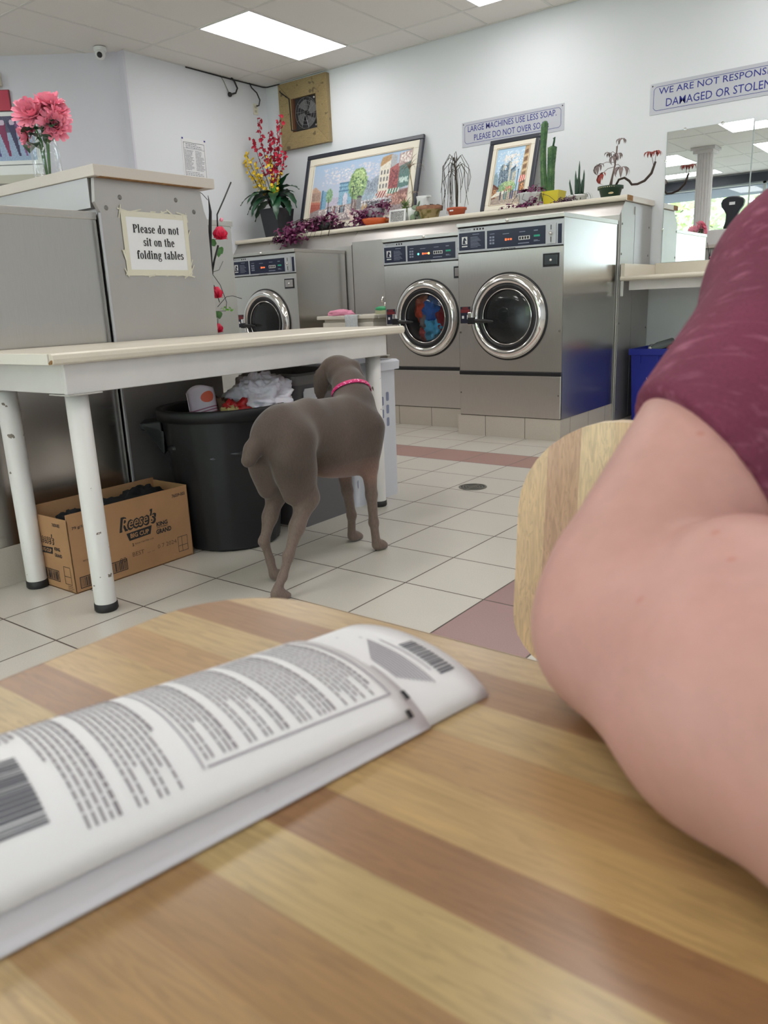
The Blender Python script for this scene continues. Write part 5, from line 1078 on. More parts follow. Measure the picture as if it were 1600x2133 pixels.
mum((-.06, -.03, 0), .125, .042, (-.4, -1, -.2), 'small pink flower lower left beside the jar neck', 6)
# hanging rose garland behind the bulkhead corner
t = thing('rose_garland', 'artificial red rose garland with black stems hanging at the island corner', 'flower garland', (-2.95, 2.60, .9))
def roseb(c, r, nm='rose'):
    q = MB(); r_ = random.Random(int(c[2] * 100))
    for k_, (nn_, rr_, el) in enumerate([(6, 1, .5), (5, .85, 1.0), (4, .6, 2.0), (3, .4, 4)]):
        for i in range(nn_):
            a = 2 * PI * (i + .5 * k_) / nn_; q.leaf((c[0], c[1], c[2]), (math.cos(a), math.sin(a), el), (0, 0, 1), r * rr_ * 1.25, r * 1.15, -1.1, 5, .5, shape=lambda t_: .3 + .7 * math.sin(PI * min(t_ * .95, 1)) if t_ < .97 else .3)
    q.build(nm, rose, t, True)
MB().tube([(0, .0, .6), (0, -.03, .625), (0, -.05, .633)], .0015, 5).build('hook_wire', ink, t)
roseb((.02, .04, .425), .060); roseb((.0, .0, .16), .054); roseb((.0, -.01, .0), .044)
MB().ball((.02, .055, .515), .009, 10, 8).build('rosebud', pink, t, True)
q = MB(); q.tube([(0, .005, .62), (.0, .01, .55), (0, -.012, .40), (0, -.015, .30), (0, -.012, .27)], [.001, .007, .009, .007, .004], 7)
q.tube([(0, .155, .69), (0, .10, .61), (0, .05, .54), (0, .045, .48)], [.0035] * 4, 6); q.tube([(.01, .03, .40), (0, .005, .33), (0, -.012, .28)], [.005, .005, .004], 6); q.build('thick_stems', black, t, True)
q = MB(); q.tube([(0, -.012, .27), (0, .03, .22), (0, .06, .14), (0, .05, .10), (0, .0, .1), (0, -.01, .03)], .0015, 5); q.tube([(0, -.01, .28), (0, .03, .29), (0, .06, .33)], .0012, 5); q.tube([(0, .0, .12), (0, .06, .165), (.0, .10, .17), (0, .16, .155)], .0015, 5); q.tube([(0, -.01, .22), (0, .015, .14)], .002, 5); q.build('wiry_tendrils', ink, t)
q = MB()
for (c, d_) in [((.0, .03, .41), (0, -.8, .1)), ((.0, .04, .39), (0, .6, -.4)), ((.0, .03, .39), (.3, .1, -1)), ((0, 0, .10), (0, .3, -.6)), ((0, .0, .10), (0, -.4, -.4))]: q.leaf(c, d_, (1, 0, 0), .045, .035, .4, 4, .2)
q.build('leaves', leaf_m, t, True)
q = MB()
for i in range(40): u_ = i / 40; q.leaf((0, .03 + .07 * u_, .115 - .01 * u_), (r_.gauss(0, 1), r_.gauss(0, 1), r_.gauss(0, 1)), (0, 0, 1), .014, .008, .2, 2)
q.build('fern_tip', leaf_y, t)
# ------------------------------------------------------------------ utility sink between the washers
t = thing('utility_sink', 'white plastic utility sink standing between the left and the running washer', 'sink', (-4.84, 5.42, 0)); sp = mat('sink_plastic', srgb(214, 209, 196), .4)
q = MB(); W_, D_ = .66, .62
def ringbox(q, x0, x1, y0, y1, z0, z1, th, taper=0):
    """open-topped basin walls"""
    o = [(x0 + taper, y0 + taper, z0), (x1 - taper, y0 + taper, z0), (x1 - taper, y1 - taper, z0), (x0 + taper, y1 - taper, z0), (x0, y0, z1), (x1, y0, z1), (x1, y1, z1), (x0, y1, z1)]
    i = [(x0 + taper + th, y0 + taper + th, z0 + th), (x1 - taper - th, y0 + taper + th, z0 + th), (x1 - taper - th, y1 - taper - th, z0 + th), (x0 + taper + th, y1 - taper - th, z0 + th), (x0 + th, y0 + th, z1), (x1 - th, y0 + th, z1), (x1 - th, y1 - th, z1), (x0 + th, y1 - th, z1)]
    q.add(o + i, [(0, 3, 2, 1), (0, 1, 5, 4), (1, 2, 6, 5), (2, 3, 7, 6), (3, 0, 4, 7), (8, 9, 10, 11), (8, 12, 13, 9), (9, 13, 14, 10), (10, 14, 15, 11), (11, 15, 12, 8), (4, 5, 13, 12), (5, 6, 14, 13), (6, 7, 15, 14), (7, 4, 12, 15)]); return q
ringbox(q, .05, W_ - .05, .05, D_ - .05, .56, .885, .012, .03).build('basin', sp, t, bevel=.006)
q = MB(); 
for (a, b, c, d_) in ((0, W_, 0, .065), (0, W_, D_ - .065, D_), (0, .065, .065, D_ - .065), (W_ - .065, W_, .065, D_ - .065)): q.box(a, b, c, d_, .885, .917)
q.build('rim', sp, t, bevel=.008); MB().box(.04, W_ - .04, .035, D_ - .035, .80, .86).build('apron', sp, t, bevel=.01)
for (x, y) in ((.08, .08), (W_ - .11, .08), (.08, D_ - .11), (W_ - .11, D_ - .11)): MB().box(x, x + .03, y, y + .03, .153, .57).build('leg', sp, t)
MB().tube([(.40, .60, .9), (.40, .60, 1.03), (.40, .57, 1.06), (.40, .48, 1.06), (.40, .46, 1.02)], .011, 10).build('tap', chrome, t, True)
MB().ball((.34, .60, 1.0), .02, 12, 8).build('tap_knob', chrome, t, True)
tag(blob('cloth', (-4.62, 5.50, .925), (.13, .07, .045), mat('pink_cloth', srgb(226, 150, 175), .9), None, 41, .3, 2, floor=.918), 'pink cloth lying on the left of the white sink rim', 'cloth')
q = MB(); n_ = 12; v = []
for i in range(n_):
    for j in range(14):
        u_ = i / (n_ - 1); w2 = j / 13; y = 5.475 - .07 * min(1, w2 * 3) ; z_ = .923 - max(0, w2 - .33) * .26; v.append((-4.50 + u_ * .155 * (1 - .15 * w2) + .02 * w2, y - .008 * math.sin(u_ * 14) * w2 - .004, z_))
q.add(v, [(i * 14 + j, i * 14 + j + 1, (i + 1) * 14 + j + 1, (i + 1) * 14 + j) for i in range(n_ - 1) for j in range(13)]); o = q.build('rag', mat('white_rag', srgb(196, 202, 204), .95, bump=.6, bscale=90, var=.12, vscale=90), None, True)
o.modifiers.new('thickness', 'SOLIDIFY').thickness = .003; tag(o, 'pale patterned rag hanging over the front rim of the sink', 'rag')
t = thing('scrub_brush', 'green backed scrub brush lying on the sink rim by the tap', 'brush', (-4.24, 5.62, .918)); MB().ball((0, 0, .045), (.075, .035, .022), 20, 12).build('brush_back', mat('green_plastic', srgb(60, 165, 110), .35), t, True)
MB().box(-.06, .06, -.025, .025, .0, .032).build('bristles', mat('pale_bristles', srgb(205, 205, 170), .9, bump=1, bscale=200), t)
# ------------------------------------------------------------------ white folding table
t = thing('folding_table', 'long white table with cream laminate top on thick round legs', 'table', (0, 0, 0))
ty0, ty1, tx0, tx1 = 1.322, 3.222, -2.872, -2.28
pr = [(tx1 - .012, .894), (tx1 - .003, .889), (tx1, .876), (tx1 - .003, .863), (tx1 - .012, .858), (tx0, .858), (tx0, .894)]
q = MB(); q.prism([(p[0], p[1]) for p in pr], 1, ty0 + .006, ty1 - .02); q.v = [v_ for v_ in q.v]; q.build('table_top', laminate, t, bevel=.002)
MB().prism([(p[0], p[1]) for p in [(tx1 - .03, .893), (tx1 - .012, .885), (tx1 - .012, .866), (tx1 - .03, .859), (tx0, .859), (tx0, .893)]], 1, ty1 - .02, ty1).build('end_nosing', laminate, t, bevel=.008, seg=4)
MB().box(tx0, tx1 - .022, ty0, ty0 + .0055, .8595, .893).build('end_strip', mat('pale_end_strip', srgb(224, 218, 208), .4), t, bevel=.001)
MB().prism([(tx1 - .020, .866), (tx1 - .006, .874), (tx1 - .004, .870), (tx1 - .008, .862), (tx1 - .018, .860)], 1, ty0 + .001, ty0 + .006).build('chipped_corner', chip, t)
MB().box(tx1 - .050, tx1 - .030, ty0 + .055, 3.085, .76, .858).build('long_apron', white_paint, t, bevel=.003); MB().box(tx0 + .03, tx0 + .05, ty0 + .055, 3.085, .76, .858).build('long_apron', white_paint, t, bevel=.003)
MB().box(tx0 + .05, tx1 - .050, ty0 + .055, ty0 + .075, .762, .858).build('end_apron', white_paint, t, bevel=.003); MB().box(tx0 + .05, tx1 - .05, 3.065, 3.085, .762, .858).build('end_apron', white_paint, t, bevel=.003)
chipw = NT('worn_white_enamel'); cm = chipw.m('GREATER_THAN', chipw.noise(26, detail=4), .69); cwm = chipw.done(chipw.mix(cm, chipw.mul(chipw.mix(0, srgb(222, 219, 216), srgb(222, 219, 216)), chipw.rng(chipw.noise(7, (1, 1, .3)), .3, .7, .93, 1.03)), srgb(120, 110, 100)), .35)
for (x, y) in ((-2.35, 1.432), (-2.802, 1.432), (-2.375, 3.055), (-2.80, 3.055)):
    lg = MB().lathe([(.0, .775), (.037, .775), (.037, .028)], (x, y, 0), n=28).build('leg', cwm, t, True)
    MB().lathe([(.0365, .03), (.040, .028), (.041, .006), (.037, 0), (0, 0)], (x, y, 0), n=28).build('rubber_foot', rubber, lg, True)
    MB().box(x - .06, x + .06, y - .06, y + .06, .757, .7605).build('mounting_plate', mat('dull_white_metal', srgb(180, 178, 172), .5), lg)
# ------------------------------------------------------------------ black garbage bin and its rubbish
t = thing('garbage_bin', 'big round black plastic garbage bin under the white table', 'bin', (-2.60, 2.265, 0)); bk = mat('bin_plastic', srgb(17, 18, 22), .5, bump=.05, bscale=30)
bh = .612; br0, br1 = .205, .265
q = MB(); n_ = 96; v = []
for (r_0, z_) in ((.19, 0), (br0, .012), (br1 - .004, bh - .05)):
    for k_ in range(n_): a = 2 * PI * k_ / n_; rr_ = r_0 * (1.012 if k_ % 4 < 2 and z_ < .5 else 1.0); v.append((rr_ * math.cos(a), rr_ * math.sin(a), z_))
q.add(v, [(i * n_ + k_, i * n_ + (k_ + 1) % n_, (i + 1) * n_ + (k_ + 1) % n_, (i + 1) * n_ + k_) for i in range(2) for k_ in range(n_)] + [tuple(range(n_))[::-1]]); q.build('bin_body', bk, t, True, autos=.5)
MB().lathe([(br1 - .004, bh - .05), (br1 + .014, bh - .048), (br1 + .016, bh - .004), (br1 + .012, bh), (br1 - .006, bh), (br1 - .01, bh - .01), (br0 - .01, .02), (0, .02)], n=64).build('rim', bk, t, True)
for a in (-2.35, -2.35 + PI):
    q = MB(); q.prism([(br1 - .01, bh - .10), (br1 + .075, bh - .085), (br1 + .08, bh - .055), (br1 - .01, bh - .05), (br1 - .01, bh - .2)], 1, -.07, .07); o = q.build('handle', bk, t, bevel=.006); o.rotation_euler = (0, 0, a)
    q = MB(); q.prism([(br1 - .02, bh - .20), (br1 + .012, bh - .19), (br1 + .075, bh - .10), (br1 + .06, bh - .09), (br1 - .02, bh - .09)], 1, -.072, -.062)
RZ = bh
tag(blob('plastic_bag', (-2.50, 2.40, bh + .0), (.145, .115, .105), mat('white_bag', srgb(214, 210, 220), .35, sss=.2, bump=.6, bscale=22), None, 51, .38, 1.9, 90, 60, floor=.03), 'crumpled white plastic bag on top of the rubbish in the black bin', 'bag')
tag(blob('plastic_bag', (-2.62, 2.48, bh + .02), (.09, .07, .075), mat('grey_bag', srgb(150, 140, 140), .4), None, 52, .35, 2.0, 48, 32, floor=.03), 'grey crumpled bag behind the white one in the bin', 'bag')
q = MB(); n_ = 14; v = []
for i in range(n_):
    for j in range(n_):
        u_, w2 = i / (n_ - 1) - .5, j / (n_ - 1) - .5; v.append((.03 * math.sin(u_ * 5) + .02 * w2, u_ * .13, w2 * .15 + .012 * math.sin(u_ * 7 + w2 * 4)))
q.add(v, [(i * n_ + j, i * n_ + j + 1, (i + 1) * n_ + j + 1, (i + 1) * n_ + j) for i in range(n_ - 1) for j in range(n_ - 1)])
def wrapm():
    t_ = NT('printed_wrapper'); X = t_.sep(); d2 = t_.m('ADD', t_.m('POWER', t_.m('SUBTRACT', X[1], .02), 2), t_.m('POWER', t_.m('SUBTRACT', X[2], .03), 2)); c_ = t_.m('LESS_THAN', d2, .0005)
    l_ = t_.m('MULTIPLY', t_.m('LESS_THAN', X[2], -.005), t_.m('GREATER_THAN', t_.m('FRACT', t_.m('MULTIPLY', X[2], 90)), .55)); a = t_.mix(l_, srgb(206, 196, 206), srgb(150, 90, 120)); return t_.done(t_.mix(c_, a, srgb(214, 92, 62)), .4)
o = q.build('food_wrapper', wrapm(), None, True, loc=(-2.565, 2.13, bh + .01)); o.rotation_euler = (0, -.3, .15); o.modifiers.new('thickness', 'SOLIDIFY').thickness = .002; tag(o, 'printed food wrapper with orange round mark sticking up in the bin', 'wrapper')
tag(blob('paper_bag', (-2.60, 2.235, bh - .035), (.08, .06, .06), mat('kraft', srgb(96, 74, 56), .8), None, 53, .6, 2.4, 36, 24, floor=.03), 'crumpled brown paper between wrapper and white bag in the bin', 'paper')
tag(blob('crisp_packet', (-2.49, 2.255, bh - .04), (.05, .075, .055), mat('red_foil', srgb(170, 26, 30), .35), None, 54, .6, 2.6, 36, 24, floor=.03), 'red crisp packet at the front of the white bag in the bin', 'packet')
tag(blob('napkin', (-2.47, 2.19, bh - .04), (.035, .04, .04), mat('yellowish_napkin', srgb(190, 175, 120), .8), None, 55, .6, 2.6, 24, 18, floor=.03), 'small yellowish napkin beside the red packet in the bin', 'napkin')
tag(blob('rubbish_bag', (-2.60, 2.265, bh - .18), (.225, .225, .13), mat('dark_bag', (.015, .015, .017, 1), .35), None, 56, .25, 3, 40, 28, floor=.03), 'dark rubbish filling the black bin below the wrappers', 'rubbish', kind='stuff')
# ------------------------------------------------------------------ cardboard box
t = thing('cardboard_box', 'open brown cardboard carton with black candy lettering under the white table', 'box', (-2.585, 1.462, 0)); cb = mat('cardboard', srgb(172, 130, 92), .8, bump=.1, bscale=60, var=.06, vscale=6)
bx, by_, bz = .225, .556, .285
q = MB(); q.box(-.004, 0, 0, by_, 0, bz + .02).build('long_side', cb, t, bevel=.001); MB().box(-bx, -bx + .004, 0, by_, 0, bz + .03).build('long_side', cb, t, bevel=.001)
MB().box(-bx, 0, 0, .004, 0, bz).build('short_side', cb, t, bevel=.001); MB().box(-bx, 0, by_ - .004, by_, 0, bz + .02).build('short_side', cb, t, bevel=.001); MB().box(-bx, 0, 0, by_, 0, .004).build('bottom', cb, t)
cw2 = mat('cardboard_dark', srgb(150, 108, 74), .8)
U, V = (0, 1, 0), (0, 0, 1); ox = .0006
def lab(s_, y_, z_, h_, w_, bold=.0, shear=0, m_=ink, lift=.0006, nm='lettering'): text(s_, nm, (0, y_, z_), U, V, h_, w_, m_, t, bold=bold, shear=shear, lift=lift)
lab("Reese's", .212, .182, .062, .178, .06, .30, ink, .0006); lab("Reese's", .224, .190, .046, .154, .0, .30, cb, .0013, 'lettering_fill')
q = MB(); q.quad((.0007, .252, .140), (.0007, .352, .144), (.0007, .362, .178), (.0007, .242, .172)); q.build('label_plate', ink, t)
lab('BIG CUP', .258, .149, .019, .088, .03, 0, cb, .0014); lab('KING', .385, .165, .018, .055, .04); lab('SIZE FORMAT', .385, .157, .006, .055, .02); lab('GRAND', .380, .133, .020, .075, .04)
lab('2', .262, .115, .012, None, .04); lab('PEANUT BUTTER CUPS', .275, .119, .006, .09); lab('BEST  _ _  0 7 2024', .258, .070, .020, .215, .0, 0, mat('faded_ink', srgb(95, 68, 50), .7)); lab('80', .198, .062, .020, .03, 0, 0, mat('faded_ink', (0, 0, 0, 1)))
lab('76039-003', .475, .265, .014, .066, .02); lab('79 g/16', .018, .242, .014, .055, .02); lab('BEST BY / MEILLEUR AVANT', .045, .115, .006, .09)
def barcode(q, o, u, v, w_, h_, seed, off=.0008):
    r_ = random.Random(seed); o = Vector(o); u = Vector(u); v = Vector(v); nr = u.cross(v) * off; x = .006
    for (a_, b_, c_, d_) in ((0, w_, 0, .003), (0, w_, h_ - .003, h_), (0, .003, 0, h_), (w_ - .003, w_, 0, h_)): q.add([o + u * a_ + v * c_ + nr, o + u * b_ + v * c_ + nr, o + u * b_ + v * d_ + nr, o + u * a_ + v * d_ + nr], [(0, 1, 2, 3)])
    while x < w_ - .008:
        e = r_.choice((.0015, .0025, .004)); q.add([o + u * x + v * .005 + nr, o + u * (x + e) + v * .005 + nr, o + u * (x + e) + v * (h_ - .005) + nr, o + u * x + v * (h_ - .005) + nr], [(0, 1, 2, 3)]); x += e + r_.choice((.0015, .003, .004))
q = MB(); barcode(q, (0, .02, .015), U, V, .10, .045, 1); barcode(q, (0, .13, .03), U, V, .10, .045, 2); outline(q, (0, 0, 0), U, V, .48, .53, .03, .095, .002, .0008); outline(q, (0, 0, 0), U, V, .48, .53, .055, .057, .001, .0008); outline(q, (0, 0, 0), U, V, .50, .502, .03, .095, .001, .0008)
U2 = (1, 0, 0)
barcode(q, (-.205, 0, .03), U2, V, .105, .045, 3); outline(q, (0, 0, 0), U2, V, -.065, -.02, .03, .10, .002, .0008); outline(q, (0, 0, 0), U2, V, -.065, -.02, .06, .062, .001, .0008)
ruled(q, (0, 0, 0), U2, V, -.05, -.01, .005, .028, 3, .002, 5, True); q.build('printed_marks', ink, t)
def lab2(s_, x_, z_, h_, w_, bold=.0, shear=0, m_=ink, lift=.0006, nm='lettering'): text(s_, nm, (x_, 0, z_), U2, V, h_, w_, m_, t, bold=bold, shear=shear, lift=lift)
lab2("Reese's", -.255 + .04, .175, .042, .115, .045, .3); lab2("Reese's", -.255 + .045, .179, .034, .105, 0, .3, cb, .0013, 'lettering_fill'); q = MB(); q.quad((-.20, -.0007, .135), (-.125, -.0007, .138), (-.118, -.0007, .165), (-.21, -.0007, .16)); q.build('label_plate', ink, t)
lab2('BIG CUP', -.195, .143, .015, .066, .03, 0, cb, .0014); lab2('KING', -.108, .155, .014, .038, .04); lab2('GRAND', -.112, .130, .014, .05, .04); lab2('76039-003', -.10, .250, .014, .05, .02)
for i, (c, r3) in enumerate([((-2.70, 1.87, .225), (.085, .13, .085)), ((-2.69, 1.68, .215), (.09, .12, .08)), ((-2.72, 1.56, .21), (.06, .07, .075))]):
    tag(blob('garment', c, r3, mat('black_cloth', (.008, .008, .010, 1), .9), None, 60 + i, .3, 2.4, 40, 28, floor=.006), ['black clothing heaped at the far end of the cardboard box', 'black clothing heaped in the middle of the cardboard box', 'black clothing in the near end of the cardboard box'][i], 'clothes', 'black clothes in the cardboard box')
# ------------------------------------------------------------------ hampers
def hamper(name, label, x0, x1, y0, y1, h, tp, mt, rimm):
    t = thing(name, label, 'hamper', ((x0 + x1) / 2, (y0 + y1) / 2, 0)); w2, d2 = (x1 - x0) / 2, (y1 - y0) / 2
    def rr(w_, d_, z_, r_=.03, n_=5):
        out = []
        for (cx_, cy_, a0) in ((w_ - r_, d_ - r_, 0), (-w_ + r_, d_ - r_, PI / 2), (-w_ + r_, -d_ + r_, PI), (w_ - r_, -d_ + r_, 1.5 * PI)):
            for i in range(n_ + 1): a = a0 + PI / 2 * i / n_; out.append((cx_ + r_ * math.cos(a), cy_ + r_ * math.sin(a), z_))
        return out
    def shell(q, secs):
        n_ = len(secs[0]); q.add([p for s_ in secs for p in s_], [(i * n_ + k_, i * n_ + (k_ + 1) % n_, (i + 1) * n_ + (k_ + 1) % n_, (i + 1) * n_ + k_) for i in range(len(secs) - 1) for k_ in range(n_)])
    q = MB(); shell(q, [rr(w2 - tp, d2 - tp, 0), rr(w2 - .006, d2 - .006, h - .03)]); q.add(rr(w2 - tp, d2 - tp, 0), [tuple(range(24))[::-1]]); shell(q, [rr(w2 - .012, d2 - .012, h - .03), rr(w2 - tp - .006, d2 - tp - .006, .01)]); q.build('hamper_body', mt, t, True, autos=.6)
    q = MB(); shell(q, [rr(w2 - .008, d2 - .008, h - .05), rr(w2 + .012, d2 + .012, h - .05), rr(w2 + .014, d2 + .014, h - .01), rr(w2 + .004, d2 + .004, h), rr(w2 - .014, d2 - .014, h), rr(w2 - .014, d2 - .014, h - .05)]); q.build('rim', rimm, t, True, autos=.6)
    return t, w2, d2
gm = mat('grey_hamper_plastic', srgb(96, 94, 96), .5); wm = mat('white_hamper_plastic', srgb(206, 208, 216), .45)
t, w2, d2 = hamper('laundry_hamper', 'grey plastic laundry hamper between the dog and the black bin', -2.76, -2.42, 2.54, 2.92, .715, .012, gm, mat('grey_rim', srgb(110, 106, 104), .5))
q = MB(); q.prism([(-.13, .58), (-.06, .58), (-.05, .60), (-.05, .63), (-.06, .645), (-.13, .645), (-.14, .63), (-.14, .60)], 0, w2 + .0, w2 + .004); q.build('handle_hole', mat('pale_handle', srgb(215, 215, 220), .5), t)
t, w2, d2 = hamper('laundry_hamper', 'tall white plastic laundry hamper with rows of slots behind the table leg', -2.74, -2.435, 2.955, 3.345, .722, .010, wm, wm)
def slot(q, f_, a, z_, wd_, hd_):
    n_ = 6; pts = []
    for (ca, cz_, a0) in ((wd_ / 2 - .008, hd_ / 2 - .008, 0), (-wd_ / 2 + .008, hd_ / 2 - .008, PI / 2), (-wd_ / 2 + .008, -hd_ / 2 + .008, PI), (wd_ / 2 - .008, -hd_ / 2 + .008, 1.5 * PI)):
        for i in range(n_): an = a0 + PI / 2 * i / (n_ - 1); pts.append((a + ca + .008 * math.cos(an), z_ + cz_ + .008 * math.sin(an)))
    q.add([f_(p) for p in pts], [tuple(range(len(pts)))])
slm = mat('slot_opening', srgb(128, 136, 162), .6); 
for col, (a, z0) in enumerate(((.055, .515), (.10, .535), (-.16, .515), (-.115, .535), (-.02, .525))):
    for k_ in range(7):
        q = MB(); zz = z0 - k_ * .066; slot(q, lambda p: (w2 - .0045 - .010 * (1 - p[1] / .69) + .0012, p[0], p[1]), a, zz, .024, .046); q.build('slot', slm, t)
for a in (-.09, -.03, .03, .09):
    for k_ in range(7): q = MB(); slot(q, lambda p: (p[0], -(d2 - .0045 - .010 * (1 - p[1] / .69)) - .0012, p[1]), a, .52 - k_ * .066, .024, .046); q.build('slot', slm, t)
# ------------------------------------------------------------------ recycling bin and bottles
t = thing('recycling_bin', 'blue plastic recycling box with arrow emblem beside the steel bulkhead', 'bin', (-1.98, 6.46, 0)); blu = mat('recycling_blue', srgb(24, 38, 150), .45)
q = MB(); ringbox(q, -.26, .26, -.20, .20, 0, .56, .006, .02).build('box_body', blu, t, bevel=.004)
q = MB(); ringbox(q, -.272, .272, -.212, .212, .535, .578, .016, 0); q.v = [v_ for v_ in q.v]; 
q = MB()
for (a, b, c, d_) in ((-.272, .272, -.212, -.196), (-.272, .272, .196, .212), (-.272, -.256, -.196, .196), (.256, .272, -.196, .196)): q.box(a, b, c, d_, .525, .575)
q.build('rim', blu, t, bevel=.004)
for x in (-.19, -.05, .09, .2): MB().box(x, x + .012, -.206, -.196, .46, .525).build('rib', blu, t)
def arrow_tri(cx_, cz_, R_, y_):
    q = MB()
    for k_ in range(3):
        a0 = PI / 2 + k_ * 2 * PI / 3; P_ = [(cx_ + R_ * math.cos(a0 + da) * s_, cz_ + R_ * math.sin(a0 + da) * s_) for (da, s_) in ((.25, .95), (-.35, .95), (-.75, .72), (-1.0, .88), (-1.25, .55), (-.85, .42), (-.75, .55), (-.3, .62), (.2, .62))]
        for i in range(len(P_)):
            a, b = Vector(P_[i]), Vector(P_[(i + 1) % len(P_)]); d_ = (b - a); n2 = Vector((-d_.y, d_.x)).normalized() * .0015; q.quad((a.x - n2.x, y_, a.y - n2.y), (b.x - n2.x, y_, b.y - n2.y), (b.x + n2.x, y_, b.y + n2.y), (a.x + n2.x, y_, a.y + n2.y))
    return q
arrow_tri(-.05, .36, .085, -.1925).build('recycling_emblem', mat('pale_print', srgb(190, 195, 225), .5), t); t.children[-1].location = (0, -.006, 0)
text('WE RECYCLE', 'lettering', (-.15, -.1945, .23), (1, 0, 0), (0, 0, 1), .03, .22, mat('pale_print', (1, 1, 1, 1)), t)
clearp = mat('bottle_plastic', srgb(150, 160, 160), .15, trans=.6, ior=1.3)
for i, (x, y, z_, a, b, mt, lb) in enumerate([(-2.12, 6.40, .56, .3, .1, clearp, 'clear plastic bottle lying at the left of the recycling box'), (-2.02, 6.36, .60, -.9, .25, clearp, 'large clear bottle on top of the recycling box, beside the red labelled one'), (-1.93, 6.32, .57, .5, 0, mat('red_white_label', srgb(205, 110, 118), .4), 'bottle with red and white label in the recycling box'), (-1.83, 6.38, .58, 1.2, .15, mat('red_label', srgb(190, 50, 60), .4), 'red labelled bottle at the right of the recycling box'), (-1.90, 6.50, .56, .2, .1, clearp, 'clear bottle at the back of the recycling box')]):
    t = thing('plastic_bottle', lb, 'bottle', (x, y, z_), 0, 'bottles in the recycling box'); t.rotation_euler = (PI / 2 + b, 0, a)
    MB().lathe([(0, -.09), (.028, -.088), (.032, -.08), (.032, .04), (.024, .07), (.013, .09), (.013, .10)], n=18).build('bottle_body', mt, t, True); MB().lathe([(.015, .098), (.015, .115), (0, .115)], n=14).build('cap', [black, white_txt, black, white_txt, black][i], t)
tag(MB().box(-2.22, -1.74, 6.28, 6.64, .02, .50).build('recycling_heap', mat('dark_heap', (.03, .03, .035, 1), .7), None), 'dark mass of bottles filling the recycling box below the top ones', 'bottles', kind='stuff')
# ------------------------------------------------------------------ floor drain
t = thing('floor_drain', 'round metal floor drain grate set in the cream tiles', 'drain', (-2.157, 3.628, 0)); dm_ = mat('drain_metal', srgb(120, 118, 110), .4, .7)
MB().lathe([(.078, .0005), (.078, .003), (.066, .003), (.066, .0008)], n=40).build('drain_ring', dm_, t); MB().disc((0, 0, .0009), .066).build('drain_well', black, t)
q = MB()
for i in range(4):
    a = i * PI / 2; q.add([(math.cos(a) * .01 - math.sin(a) * .006, math.sin(a) * .01 + math.cos(a) * .006, .0028), (math.cos(a) * .066 - math.sin(a) * .008, math.sin(a) * .066 + math.cos(a) * .008, .0028), (math.cos(a) * .066 + math.sin(a) * .008, math.sin(a) * .066 - math.cos(a) * .008, .0028), (math.cos(a) * .01 + math.sin(a) * .006, math.sin(a) * .01 - math.cos(a) * .006, .0028)], [(0, 3, 2, 1)])
for r0 in (.018, .034, .05): q.lathe([(r0, .0027), (r0 + .008, .0027)], n=32)
q.disc((0, 0, .003), .012); q.build('grate', dm_, t)
# ------------------------------------------------------------------ tall cabinet seen only in the mirror
t = thing('vending_cabinet', 'tall white soap vending cabinet seen in the mirror behind the sleeve', 'cabinet', (-3.35, .45, 0)); MB().box(-.25, .25, -.25, .25, 0, 1.88).build('cabinet_body', white_paint, t, bevel=.01); MB().box(.25, .262, -.2, .2, 1.1, 1.8).build('front_door', laminate_g, t, bevel=.003)
MB().box(.262, .275, .14, .16, 1.35, 1.5).build('handle', chrome, t)
t = thing('display_stand', 'black waisted display stand with small white label, seen in the mirror', 'stand', (-3.20, .62, 1.882))
pf = [(-.115, 0), (.115, 0), (.085, .10), (.082, .20), (.105, .25), (.15, .31), (.165, .37), (.14, .42), (.07, .45), (0, .455), (-.07, .45), (-.14, .42), (-.165, .37), (-.15, .31), (-.105, .25), (-.082, .20), (-.085, .10)]
MB().prism(pf, 1, -.05, .05).build('stand_body', mat('black_satin', srgb(26, 30, 38), .35), t, bevel=.02, seg=4); MB().box(-.04, .04, .0505, .053, .33, .37).build('label', paper, t)
# ------------------------------------------------------------------ cafe table with wooden top
TX0, TX1, TY0, TY1, TZ = -.539, .34, -.36, .469, .75
cols = [LC, MB_, YL, DK, MT, LC, DK, YL, MB_, LC, MT, LC, (196, 156, 104), DK, MT, YL, (205, 165, 112), LC, DK, (226, 192, 142)]
# strips counted from y = -.333 upwards, 4 cm each
cols = [LC, MT, DK, YL, MB_, LC, DK, LC, MT, YL, LC, (196, 156, 106), (186, 144, 94), (213, 182, 124), (176, 130, 88), (216, 178, 118), (208, 166, 112), (219, 186, 132), (182, 137, 96), (224, 190, 140)]
wood_top = plank_mat('striped_maple_top', 1, -.333, .04, cols, 0)
t = thing('wooden_table', 'cafe table with rounded striped wooden top in the foreground', 'table', (0, 0, 0)); q = MB(); out = []
R_ = .10
for (cx_, cy_, a0) in ((TX1 - R_, TY1 - R_, 0), (TX0 + R_, TY1 - R_, PI / 2), (TX0 + R_, TY0 + R_, PI), (TX1 - R_, TY0 + R_, 1.5 * PI)):
    for i in range(13): a = a0 + PI / 2 * i / 12; out.append((cx_ + R_ * math.cos(a), cy_ + R_ * math.sin(a)))
q.prism(out, 2, TZ - .028, TZ); q.build('table_top', wood_top, t, bevel=.006, seg=4)
MB().lathe([(.035, .06), (.035, TZ - .04), (.10, TZ - .03), (.10, TZ - .0285)], (-.1, .05, 0), n=24).build('pedestal', rubber, t, True)
MB().lathe([(0, 0), (.27, 0), (.27, .012), (.06, .05), (.04, .07)], (-.1, .05, 0), n=40).build('base', rubber, t, True)
